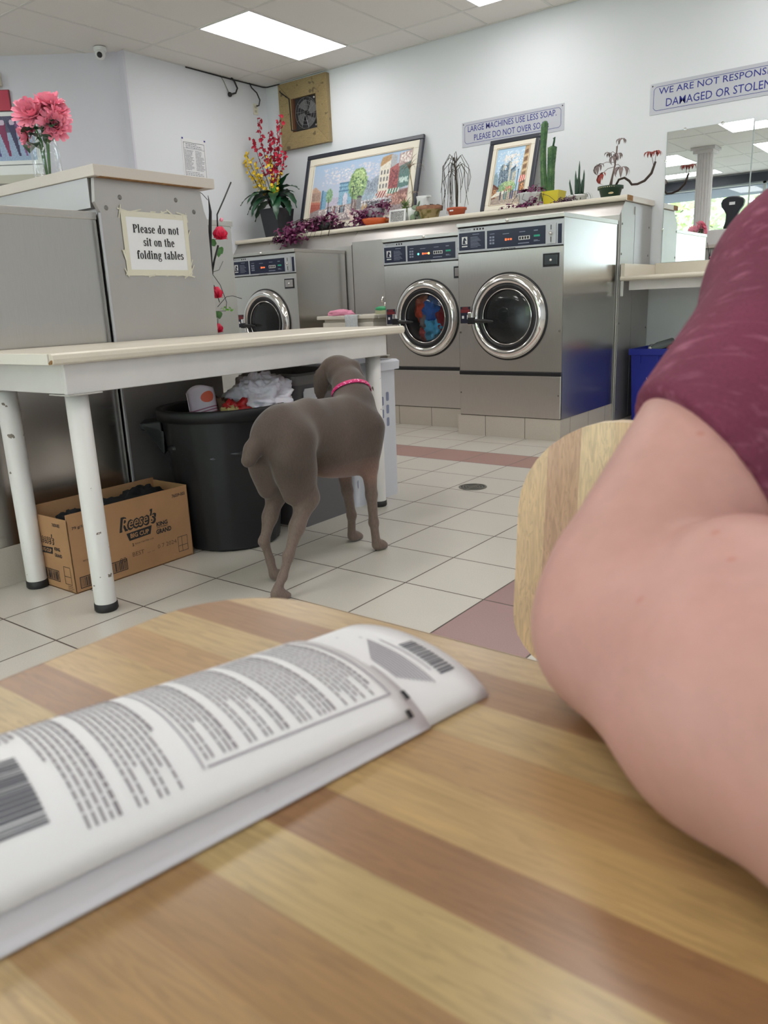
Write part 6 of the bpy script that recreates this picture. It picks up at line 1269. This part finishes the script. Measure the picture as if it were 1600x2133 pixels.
# ------------------------------------------------------------------ folded booklet
t = thing('folded_booklet', 'folded printed leaflet with small text and barcodes lying arched on the wooden table', 'leaflet', (-.229, .401, TZ)); t.rotation_euler = (0, 0, 0)
axd = Vector((-.2, -.98, 0)).normalized(); pd_ = Vector((-.98, .2, 0)).normalized()
def arch(s_, tt, lift=0, w_=.150):
    """surface point: s_ across (0 near edge .. w_), tt along from the far end"""
    h = .021 + .088 * tt; u_ = min(1, max(0, s_ / w_)); z_ = h * (4 * u_ * (1 - u_)) ** .72 * (1 - .15 * u_); return axd * tt + pd_ * (s_ - .004 * tt) + Vector((0, 0, z_ + lift))
def sheet(nm, t0, t1, s0, s1, lift, mt, edge_lift=0, w_=.150, th=.0015):
    q = MB(); n1, n2 = 30, 24; v = []
    for i in range(n1 + 1):
        for j in range(n2 + 1):
            tt = t0 + (t1 - t0) * i / n1; s_ = s0 + (s1 - s0) * j / n2; v.append(arch(max(0, min(w_, s_)), tt, lift + edge_lift * max(0, 1 - s_ / (w_ * .5)) * min(1, max(0, tt) * 5), w_) + pd_ * min(0, s_))
    q.add(v, [(i * (n2 + 1) + j, i * (n2 + 1) + j + 1, (i + 1) * (n2 + 1) + j + 1, (i + 1) * (n2 + 1) + j) for i in range(n1) for j in range(n2)]); o = q.build(nm, mt, t, True); m_ = o.modifiers.new('thickness', 'SOLIDIFY'); m_.thickness = th; m_.offset = 1; return o
sheet('inner_page', .0, .44, 0, .150, .0005, paper)
sheet('lower_page', .055, .45, -.0025, .05, .0010, mat('shaded_paper', srgb(205, 203, 208), .7))  # shade under the cover is put into this sheet's grey
sheet('cover_page', .062, .44, .004, .150, .004, paper, .003)
pink_t = mat('greyish_print', srgb(138, 132, 138), .7)
def pr_strip(q, s0, s1, tt, th, lift=.0062, el=.003, n_=7):
    v = []
    for j in range(n_ + 1):
        s_ = s0 + (s1 - s0) * j / n_
        for dt in (-th / 2, th / 2): v.append(arch(s_, tt + dt, lift + el * max(0, 1 - s_ / .075) * min(1, tt * 5)))
    q.add(v, [(2 * j, 2 * j + 1, 2 * j + 3, 2 * j + 2) for j in range(n_)])
q = MB(); r_ = random.Random(4); tt = .072
def textblock(q, t0, t1, s0, s1, pitch, th, head=True):
    tt = t0; k_ = 0
    while tt < t1:
        if k_ % 9 == 8: tt += pitch * 1.6; k_ += 1; continue
        s_ = s0 + (0 if k_ % 9 else .0); e = s1 - r_.uniform(0, .35) * (s1 - s0) * (r_.random() < .35)
        # words
        x = s_ + (s1 - e) 
        while x < s1:
            l_ = r_.uniform(.003, .009); pr_strip(q, x, min(s1, x + l_), tt, th * (1.5 if k_ % 9 == 0 else 1), n_=2); x += l_ + .0010
        tt += pitch; k_ += 1
textblock(q, .075, .19, .022, .125, .0034, .0012); textblock(q, .205, .258, .014, .13, .0036, .0013); textblock(q, .262, .345, .085, .13, .0036, .0013)
q.build('printed_text', pink_t, t)
q = MB(); 
for (a, b, c, d_) in ((.018, .0192, .068, .192),): 
    for i in range(12): pr_strip(q, a, b, c + (d_ - c) * (i + .5) / 12, (d_ - c) / 12, n_=1)
pr_strip(q, .018, .14, .194, .0012, n_=14); pr_strip(q, .018, .14, .068, .0012, n_=14)
q.build('box_rule', mat('light_print', srgb(165, 160, 168), .7), t)
q = MB(); s_ = .022
while s_ < .066:
    w3 = r_.choice((.0008, .0014, .002)); 
    pr_strip(q, s_, s_ + w3, .282, .028, n_=1); s_ += w3 + r_.choice((.0007, .0012))
q.build('barcode', mat('bar_print', srgb(92, 92, 100), .7), t)
q = MB(); s_ = .022
while s_ < .062:
    w3 = r_.choice((.0006, .0012, .0018)); pr_strip(q, s_, s_ + w3, .014, .013, .0026, 0, 1); s_ += w3 + r_.choice((.0008, .0014))
q.build('barcode', mat('bar_print', (1, 1, 1, 1)), t)
q = MB(); 
for k_ in range(10): pr_strip(q, .018 + .0015 * k_, .085 - .003 * k_, .030 + .0022 * k_, .0012, .0026, 0, 6)
pr_strip(q, .028, .078, .024, .001, .0026, 0, 6); pr_strip(q, .09, .094, .03, .001, .0026, 0, 2); pr_strip(q, .105, .108, .04, .001, .0026, 0, 2)
q.build('printed_text', mat('light_print', (1, 1, 1, 1)), t)
q = MB(); pr_strip(q, .011, .017, .060, .0035, .0068, .003, 2); pr_strip(q, .002, .006, .066, .0035, .0068, .003, 2); q.build('index_mark', ink, t)
q = MB()
for i in range(26):
    t0 = r_.uniform(.12, .43); pr_strip(q, .0005, r_.uniform(.002, .005), t0, r_.uniform(.0015, .006), .0033, 0, 1)
q.build('lower_page_print', ink, t)
# ------------------------------------------------------------------ the dog
def fur():
    t_ = NT('taupe_short_coat'); X = t_.sep(); n1 = t_.noise(5, detail=3); n2 = t_.noise(260, (1, 1, .25), 2); base = t_.mix(t_.rng(n1, .3, .7, 0, 1), srgb(74, 62, 56), srgb(94, 80, 72))
    belly = t_.m('MULTIPLY', t_.rng(X[2], .42, .33, 0, 1), t_.m('MULTIPLY', t_.m('GREATER_THAN', X[1], 2.06), t_.rng(X[2], .27, .32, 0, 1))); base = t_.mix(t_.m('MULTIPLY', belly, .55), base, srgb(160, 118, 104))
    legs = t_.rng(X[2], .42, .20, 0, 1); base = t_.mix(t_.m('MULTIPLY', legs, .6), base, srgb(128, 109, 100))
    c = t_.mul(base, t_.rng(n2, .3, .7, .86, 1.12)); t_.bump(n2, .35, .003); M = t_.done(c, .62); t_.b.inputs['Sheen Weight'].default_value = .25; t_.b.inputs['Sheen Roughness'].default_value = .4; t_.b.inputs['Specular IOR Level'].default_value = .3; return M
furm = fur()
t = thing('dog', 'grey-brown dog with pink spotted collar standing with its back to us', 'dog', (-2.0, 2.2, 0))
D = SDF((-2.46, 1.70, -.01), (-1.74, 2.90, .86), .0075)
# trunk
D.ell((-2.005, 2.32, .508), (.110, .215, .135), .05); D.ell((-2.0, 2.40, .455), (.092, .13, .125), .05); D.ell((-1.99, 2.12, .548), (.092, .19, .095), .05)
D.ell((-1.985, 1.985, .562), (.088, .115, .095), .05); D.limb((-2.0, 2.38, .602), (-2.0, 2.15, .620), .034, .034, .06); D.limb((-1.99, 2.15, .62), (-1.985, 2.0, .618), .034, .036, .06)
D.ell((-2.0, 2.30, .415), (.075, .15, .07), .06); D.ell((-2.005, 2.49, .50), (.070, .07, .10), .05)
# tail (docked)
D.chain([(-1.985, 1.955, .618), (-1.99, 1.905, .575), (-1.998, 1.862, .525), (-2.003, 1.842, .490)], [.034, .031, .031, .027], .016)
# hind legs: hip - thigh - knee forward - hock back - foot
def hind(X, hip, knee, hock, ankle, paw, s_):
    D.limb(hip, (X, (hip[1] + knee[1]) / 2 - .02, (hip[2] + knee[2]) / 2 + .01), .074, .070, .05); D.limb((X, (hip[1] + knee[1]) / 2 - .02, (hip[2] + knee[2]) / 2 + .01), knee, .062, .044, .04)
    D.limb((X, hip[1] - .06, hip[2] - .06), (X, knee[1] - .065, knee[2] + .02), .048, .034, .045)
    D.chain([knee, ((knee[0] + hock[0]) / 2, (knee[1] + hock[1]) / 2 - .006, (knee[2] + hock[2]) / 2), hock], [.040, .026, .0175], .025)
    D.ell((hock[0], hock[1] - .006, hock[2] + .004), (.018, .022, .020), .015)
    D.chain([hock, ankle, (paw[0], paw[1] - .012, .035)], [.018, .0165, .018], .012)
    D.ell((paw[0], paw[1] + .012, .020), (.026, .036, .022), .014)
    for k_ in (-1.5, -.5, .5, 1.5): D.ell((paw[0] + k_ * .0115, paw[1] + .040 - abs(k_) * .004, .014), (.0085, .018, .014), .005)
hind(-1.925, (-1.930, 2.005, .535), (-1.912, 2.030, .325), (-1.905, 1.905, .135), (-1.890, 1.852, .075), (-1.872, 1.803, 0), 1)
hind(-2.045, (-2.045, 2.00, .535), (-2.056, 2.025, .335), (-2.052, 1.930, .160), (-2.045, 1.945, .085), (-2.035, 1.958, 0), -1)
# front legs
def fore(sh, el, wr, paw):
    D.limb(sh, el, .060, .036, .045); D.chain([el, ((el[0] + wr[0]) / 2, (el[1] + wr[1]) / 2, (el[2] + wr[2]) / 2), wr], [.034, .023, .0195], .018); D.ell(wr, (.0215, .021, .022), .012)
    D.chain([wr, (paw[0], paw[1] - .006, .04)], [.0175, .019], .012); D.ell((paw[0], paw[1] + .012, .022), (.028, .036, .024), .012)
    for k_ in (-1.5, -.5, .5, 1.5): D.ell((paw[0] + k_ * .012, paw[1] + .042 - abs(k_) * .005, .015), (.009, .018, .015), .005)
fore((-1.935, 2.45, .52), (-1.928, 2.425, .365), (-1.930, 2.44, .125), (-1.924, 2.450, 0))
fore((-2.060, 2.46, .52), (-2.072, 2.43, .355), (-2.085, 2.485, .125), (-2.098, 2.500, 0))
# neck and head (turned left towards the bins)
D.chain([(-2.005, 2.42, .560), (-2.035, 2.475, .615), (-2.09, 2.525, .668), (-2.15, 2.565, .715)], [.095, .076, .064, .062], .04)
D.limb((-2.0, 2.47, .50), (-2.09, 2.54, .63), .065, .052, .05)
HC = (-2.185, 2.585, .728); D.ell(HC, (.066, .068, .064), .035); D.ell((-2.235, 2.612, .712), (.05, .045, .045), .03)
mz = Vector((-.90, .36, -.30)).normalized(); a = Vector((-2.235, 2.615, .700)); b = a + mz * .115
D.limb(a, b, .041, .028, .03); D.limb(a + Vector((0, 0, -.018)), b + Vector((0, 0, -.014)), .030, .020, .02); D.ell(b + mz * .012 + Vector((0, 0, .006)), (.018, .018, .016), .012)
D.ell((-2.205, 2.565, .775), (.035, .035, .018), .03)
def rotm(z_, x_=0, y_=0): return np.array((Matrix.Rotation(z_, 3, 'Z') @ Matrix.Rotation(x_, 3, 'X') @ Matrix.Rotation(y_, 3, 'Y')))
# ears: thin hanging flaps, left (viewer's left) and right
D.ell((-2.222, 2.543, .755), (.022, .034, .024), .018, rotm(-.55)); D.ell((-2.238, 2.520, .705), (.011, .041, .050), .010, rotm(-.55, .0, .10)); D.ell((-2.243, 2.512, .665), (.009, .034, .048), .010, rotm(-.55, .0, .05)); D.ell((-2.246, 2.512, .630), (.008, .018, .024), .010, rotm(-.55))
D.ell((-2.122, 2.600, .752), (.022, .030, .024), .018, rotm(.1)); D.ell((-2.098, 2.600, .700), (.011, .038, .052), .008, rotm(.1, 0, -.22)); D.ell((-2.084, 2.598, .655), (.009, .028, .042), .008, rotm(.1, 0, -.22))
dog = D.mesh('body', furm, None, 2); dog.parent = t; dog.matrix_parent_inverse = Matrix.Translation((2.0, -2.2, 0))
def collar_mat():
    t_ = NT('pink_dotted_webbing'); v_ = t_.n.new('ShaderNodeTexVoronoi'); v_.inputs['Scale'].default_value = 85; t_.L.new(t_.tc, v_.inputs['Vector']); return t_.done(t_.mix(t_.m('LESS_THAN', v_.outputs['Distance'], .28), srgb(205, 40, 110), srgb(245, 190, 215)), .6)
cc = Vector((-2.075, 2.510, .652)); nax = (Vector((-2.15, 2.565, .715)) - Vector((-2.0, 2.44, .585))).normalized(); nax = Vector((-.50, .30, .80)).normalized(); e1 = nax.orthogonal().normalized(); e2 = nax.cross(e1)
q = MB(); v = []; n_ = 60
from mathutils.bvhtree import BVHTree
dgv = dog.data; bvh = BVHTree.FromPolygons([p.co for p in dgv.vertices], [tuple(p.vertices) for p in dgv.polygons])
for i in range(n_):
    a_ = 2 * PI * i / n_; d_ = e1 * math.cos(a_) + e2 * math.sin(a_); hit = bvh.ray_cast(cc, d_, .2); r_0 = (hit[0] - cc).length if hit[0] else .07
    for (dz, dr) in ((-.011, .003), (-.011, .0065), (.011, .0065), (.011, .003)):
        hh = bvh.ray_cast(cc + nax * dz, d_, .2); rr_ = (hh[0] - cc - nax * dz).length if hh[0] else r_0; v.append(cc + nax * dz + d_ * (min(rr_, .10) + dr) - Vector((-2.0, 2.2, 0)))
q.add(v, [(4 * i + k_, 4 * i + (k_ + 1) % 4, 4 * ((i + 1) % n_) + (k_ + 1) % 4, 4 * ((i + 1) % n_) + k_) for i in range(n_) for k_ in range(4)]); q.build('collar', collar_mat(), t, True)
nb = b + mz * .026 + Vector((0, 0, .006)) - Vector((-2.0, 2.2, 0)); MB().ball(nb, (.012, .012, .010), 14, 10).build('nose', mat('dog_nose', srgb(70, 52, 48), .4), t, True)
for s_ in (-1, 1):
    sd = mz.cross(Vector((0, 0, 1))).normalized() * s_; MB().ball(a + mz * .0 + sd * .036 + Vector((0, 0, .03)) - Vector((-2.0, 2.2, 0)), .009, 12, 8).build('eye', mat('dog_eye', srgb(120, 95, 50), .1), t, True)
# ------------------------------------------------------------------ chair
ch_w = plank_mat('striped_chair_veneer', 0, -.474, .040, [(206, 176, 140), (186, 150, 124), (210, 184, 150), (206, 176, 142), (202, 172, 136), (188, 152, 124), (210, 182, 146), (204, 174, 138), (190, 154, 126), (210, 182, 146), (206, 178, 142), (192, 156, 128)], 2, 1.25)
t = thing('wooden_chair', 'chair with rounded striped wooden back behind the bent arm', 'chair', (0, 0, 0))
def rrect(x0, x1, z0, z1, r_, n_=9):
    out = []
    for (cx_, cz_, a0, R2) in ((x1 - r_, z1 - r_, 0, r_), (x0 + r_, z1 - r_, PI / 2, r_), (x0 + r_ * .75, z0 + r_ * .75, PI, r_ * .75), (x1 - r_ * .75, z0 + r_ * .75, 1.5 * PI, r_ * .75)):
        for i in range(n_): a = a0 + PI / 2 * i / (n_ - 1); out.append((cx_ + R2 * math.cos(a), cz_ + R2 * math.sin(a)))
    return out
CY = .93
q = MB(); P_ = rrect(-.466, -.05, .502, .846, .115); P_ = [(x, z_) for x, z_ in P_]
def ring_at(k_, y_): return [((-.27) + (x + .27) * k_, .66 + (z_ - .66) * k_) for x, z_ in P_]
n_ = len(P_); v = []; secs = [(1.0, -.011), (1.0, .011)]
def ycurve(x): return CY - .05 * (((x + .27) / .22) ** 2)
rings = [1.0, .8, .6, .4, .2, .02]
for side in (-.010, .010):
    for k_ in rings: v += [(x, ycurve(x) + side + .09 * (z_ - .5), z_) for x, z_ in ring_at(k_, 0)]
f = []
for s_ in (0, 1):
    o_ = s_ * n_ * 6
    for r0 in range(5): f += [(o_ + r0 * n_ + i, o_ + r0 * n_ + (i + 1) % n_, o_ + (r0 + 1) * n_ + (i + 1) % n_, o_ + (r0 + 1) * n_ + i) for i in range(n_)]
    f.append(tuple(o_ + 5 * n_ + i for i in range(n_)))
f += [(i, (i + 1) % n_, 6 * n_ + (i + 1) % n_, 6 * n_ + i) for i in range(n_)]
q.add(v, f); bo = q.build('backrest', ch_w, t, False)
q = MB(); out = []
for (cx_, cy_, a0) in ((-.07 - .06, .90 - .06, 0), (-.47 + .06, .90 - .06, PI / 2), (-.47 + .06, .50 + .06, PI), (-.07 - .06, .50 + .06, 1.5 * PI)):
    for i in range(8): a = a0 + PI / 2 * i / 7; out.append((cx_ + .06 * math.cos(a), cy_ + .06 * math.sin(a)))
q.prism(out, 2, .44, .462); q.build('seat', ch_w, t, bevel=.006)
tm = mat('dark_tube', (.02, .02, .022, 1), .4, .3)
for x in (-.42, -.12):
    MB().tube([(x, .945 if x < -.3 else .955, .80), (x, .94, .60), (x, .92, .44), (x, .88, .425), (x, .6, .425)], .011, 10).build('side_frame', tm, t, True)
    MB().tube([(x, .88, .43), (x, .93, .0)], .011, 10).build('leg', tm, t, True); MB().tube([(x, .58, .43), (x, .54, .0)], .011, 10).build('leg', tm, t, True)
# ------------------------------------------------------------------ the seated person across the table
def skin():
    t_ = NT('freckled_skin'); n1 = t_.noise(7, detail=3); n2 = t_.noise(90, detail=2); base = t_.mix(t_.rng(n1, .3, .7, 0, 1), srgb(178, 134, 122), srgb(196, 146, 139))
    v_ = t_.n.new('ShaderNodeTexVoronoi'); v_.inputs['Scale'].default_value = 38; v_.inputs['Randomness'].default_value = 1; t_.L.new(t_.tc, v_.inputs['Vector'])
    sp_ = t_.m('MULTIPLY', t_.rng(v_.outputs['Distance'], .05, .13, 1, 0), t_.m('GREATER_THAN', t_.white(t_.m('MULTIPLY', v_.outputs['Color'], 7.0), 3.3), .62))
    base = t_.mix(t_.m('MULTIPLY', sp_, .45), base, srgb(176, 104, 92)); c = t_.mul(base, t_.rng(n2, .3, .7, .97, 1.03)); t_.bump(n2, .12, .001); M = t_.done(c, .5)
    t_.b.inputs['Subsurface Weight'].default_value = .12; t_.b.inputs['Subsurface Radius'].default_value = (.02, .008, .004); t_.b.inputs['Subsurface Scale'].default_value = .5; return M
skinm = skin()
def shirtm():
    t_ = NT('maroon_slub_jersey'); n1 = t_.noise(60, (.3, 1.6, 1.6), 3, .3); n2 = t_.noise(500, (1, 1, 1), 1); n3 = t_.noise(9, detail=2)
    base = t_.mix(t_.rng(n3, .3, .7, 0, 1), srgb(98, 34, 58), srgb(118, 45, 72)); base = t_.mix(t_.rng(n1, .55, .75, 0, .45), base, srgb(178, 112, 134)); c = t_.mul(base, t_.rng(n2, .3, .7, .88, 1.1)); t_.bump(n2, .4, .001); return t_.done(c, .85)
PX = .045
t = thing('person', 'seated person in a maroon short-sleeved shirt resting a bent bare arm on the table', 'person', (0, 0, 0))
elbow = (-.150, .432, .826); shoulder = (-.112, .745, 1.0); ud = Vector(shoulder) - Vector(elbow); ud.normalize()
wrist = (.125, .255, .782); FA = (-.066, .366, .811); FB = (.0, .333, .815)
def ARM(D):
    D.limb((-.138, .440, .832), shoulder, .050, .062, .020); D.limb((-.150, .450, .838), (-.135, .60, .915), .048, .058, .02)
    D.chain([(-.140, .420, .808), FA, FB, (.065, .295, .80), wrist], [.055, .066, .068, .046, .028], .012); D.ell((-.154, .430, .808), (.046, .044, .048), .03); D.chain([(-.110, .425, .825), (-.080, .405, .842), (-.03, .375, .842)], [.045, .047, .045], .008)
def skeleton(D, grow=0, hands=True, shirt=False):
    g_ = grow
    # right arm, upper part then forearm
    if not shirt:
        ARM(D)
    else:
        D.limb((Vector(elbow) + ud * .08)[:], shoulder, .066, .071, .03); D.ell((-.095, .765, .99), (.075, .078, .078), .05)
    # left arm
    le = (.30, .47, .86)
    if not shirt: D.limb(le, (.215, .765, 1.02), .048, .058, .03); D.chain([le, (.24, .40, .80), (.17, .33, .785)], [.046, .038, .028], .02)
    else: D.limb((.265, .60, .93), (.205, .77, 1.02), .066, .074, .03)
    # torso
    D.chain([(PX - .08, .82, .50), (PX - .04, .83, .70), (PX + .0, .82, .92), (PX, .80, 1.02)], [.165 + g_, .16 + g_, .155 + g_, .10 + g_], .08)
    D.limb((-.10, .775, .99), (.20, .785, 1.0), .07 + g_, .07 + g_, .08); D.limb((-.13, .84, .55), (.05, .84, .55), .15 + g_, .15 + g_, .08)
def hand(D, w_, dirv, palm_n, curl, s_):
    d_ = Vector(dirv).normalized(); n_ = Vector(palm_n).normalized(); sd = d_.cross(n_).normalized() * s_; w_ = Vector(w_)
    D.limb(w_, w_ + d_ * .05, .026, .028, .02)
    for k_ in range(4): D.limb(w_ + d_ * .02 + sd * (k_ - 1.5) * .012, w_ + d_ * .088 + sd * (k_ - 1.5) * .0195, .017, .0125, .008)
    for k_, L_ in enumerate((.070, .080, .076, .060)):
        p_ = w_ + d_ * .090 + sd * (k_ - 1.5) * .0205; a_ = d_.copy(); r_0 = .0098 - .0006 * (k_ == 3); pts = [p_]
        for j in range(3):
            a_ = (a_ + n_ * curl * (.5 + .4 * j)).normalized(); pts.append(pts[-1] + a_ * L_ * (.42, .33, .25)[j])
        D.chain(pts, [r_0, r_0 * .96, r_0 * .88, r_0 * .78], .0025)
    p_ = w_ + d_ * .025 - sd * .026; D.chain([p_, p_ + d_ * .03 - sd * .022 + n_ * .008, p_ + d_ * .058 - sd * .026 + n_ * .014, p_ + d_ * .080 - sd * .020 + n_ * .018], [.016, .0135, .012, .0095], .006)
def body():
    D = SDF((-.36, .06, .02), (.40, 1.02, 1.42), .005); skeleton(D)
    hand(D, wrist, (.62, -.30, -.06), (0, 0, -1), .32, 1); hand(D, (.17, .33, .785), (-.62, -.55, -.08), (0, 0, -1), .32, -1)
    i0, i1 = int((.68 - D.lo[2]) / D.h), int((TZ + .02 - D.lo[2]) / D.h); j1 = int((TY1 + .005 - D.lo[1]) / D.h); zz = (D.lo[2] + np.arange(i0, i1) * D.h)
    D.g[:, :j1, i0:i1] = np.maximum(D.g[:, :j1, i0:i1], (TZ + .0015 - zz).astype(np.float32)[None, None, :])
    # pelvis, thighs, shins, feet
    for s_ in (-1, 1):
        D.limb((PX - .10 + s_ * .10, .80, .55), (PX - .06 + s_ * .13, .42, .53), .085, .062, .04); D.limb((PX - .06 + s_ * .13, .42, .53), (PX - .06 + s_ * .13, .46, .10), .056, .038, .03); D.limb((PX - .06 + s_ * .13, .47, .065), (PX - .06 + s_ * .14, .33, .05), .035, .028, .02)
    # neck and head
    D.chain([(PX, .80, 1.02), (PX, .785, 1.12), (PX, .775, 1.18)], [.07, .056, .055], .04); hz = 1.265
    D.ell((PX, .785, hz + .02), (.078, .095, .100), .03); D.ell((PX, .745, hz - .045), (.058, .062, .065), .03); D.ell((PX, .715, hz - .085), (.028, .025, .022), .025)
    D.limb((PX, .690, hz + .015), (PX, .668, hz - .022), .010, .015, .012); D.ell((PX, .690, hz + .040), (.05, .016, .010), .015); D.ell((PX, .682, hz - .055), (.026, .012, .007), .006); D.ell((PX, .684, hz - .068), (.022, .012, .007), .005)
    for s_ in (-1, 1):
        D.ell((PX + s_ * .031, .694, hz + .012), (.016, .012, .010), .008, sub=True); D.ell((PX + s_ * .081, .79, hz - .005), (.010, .020, .030), .008); D.ell((PX + s_ * .035, .705, hz - .03), (.022, .02, .018), .02)
    return D.mesh('body', skinm, None, 3)
bd = body(); bd.parent = t
D = SDF((-.38, .40, .38), (.40, 1.06, 1.14), .0052); skeleton(D, .014, shirt=True)
D.cut(Vector(elbow) + ud * .147, -ud) if False else None
P_c = D.coords(); ax_ = np.array(ud); hem = Vector((-.187, .552, .918)); hn = np.array((.53, .527, .354)); hn = hn / np.linalg.norm(hn); dd = -((P_c - np.array(hem)) @ hn); near = (P_c[..., 0] < -.02) & (P_c[..., 1] < .68) & (P_c[..., 2] > .72)
D.g = np.where(near, np.maximum(D.g, dd.astype(np.float32)), D.g); D.ell((PX, .765, 1.12), (.085, .08, .065), .01, sub=True)
sh = D.mesh('shirt', shirtm(), None, 3); sh.parent = t
q = MB(); hp = Vector(elbow) + ud * .150; e1 = ud.orthogonal().normalized(); e2 = ud.cross(e1)
D = SDF((-.36, .30, .03), (.40, 1.06, .66), .010)
for s_ in (-1, 1):
    D.limb((PX - .10 + s_ * .10, .80, .55), (PX - .06 + s_ * .13, .42, .53), .105, .078, .04); D.limb((PX - .06 + s_ * .13, .42, .53), (PX - .06 + s_ * .13, .46, .12), .072, .062, .03)
D.ell((PX - .07, .84, .55), (.21, .17, .14), .05); D.cut((0, 0, .09), (0, 0, -1)); jn = D.mesh('trousers', mat('dark_denim', srgb(40, 46, 66), .85), None, 2); jn.parent = t
for s_ in (-1, 1): MB().ball((PX - .06 + s_ * .135, .385, .045), (.045, .125, .045), 18, 12).build('shoe', black, t, True)
D = SDF((PX - .12, .64, 1.14), (PX + .12, .92, 1.42), .006); D.ell((PX, .805, 1.30), (.088, .100, .100), .02); D.ell((PX, .86, 1.24), (.07, .05, .07), .02); D.ell((PX, .665, 1.235), (.085, .075, .085), .012, sub=True); hr = D.mesh('hair', mat('brown_hair', srgb(70, 50, 38), .7, bump=.8, bscale=120, stretch=(1, 1, .2)), None, 1); hr.parent = t
for s_ in (-1, 1): MB().ball((PX + s_ * .031, .700, 1.277), .011, 14, 10).build('eye', mat('eye_white', srgb(225, 220, 215), .2), t, True); MB().ball((PX + s_ * .031, .6915, 1.277), .005, 10, 8).build('iris', mat('iris_brown', srgb(60, 45, 35), .2), t, True)
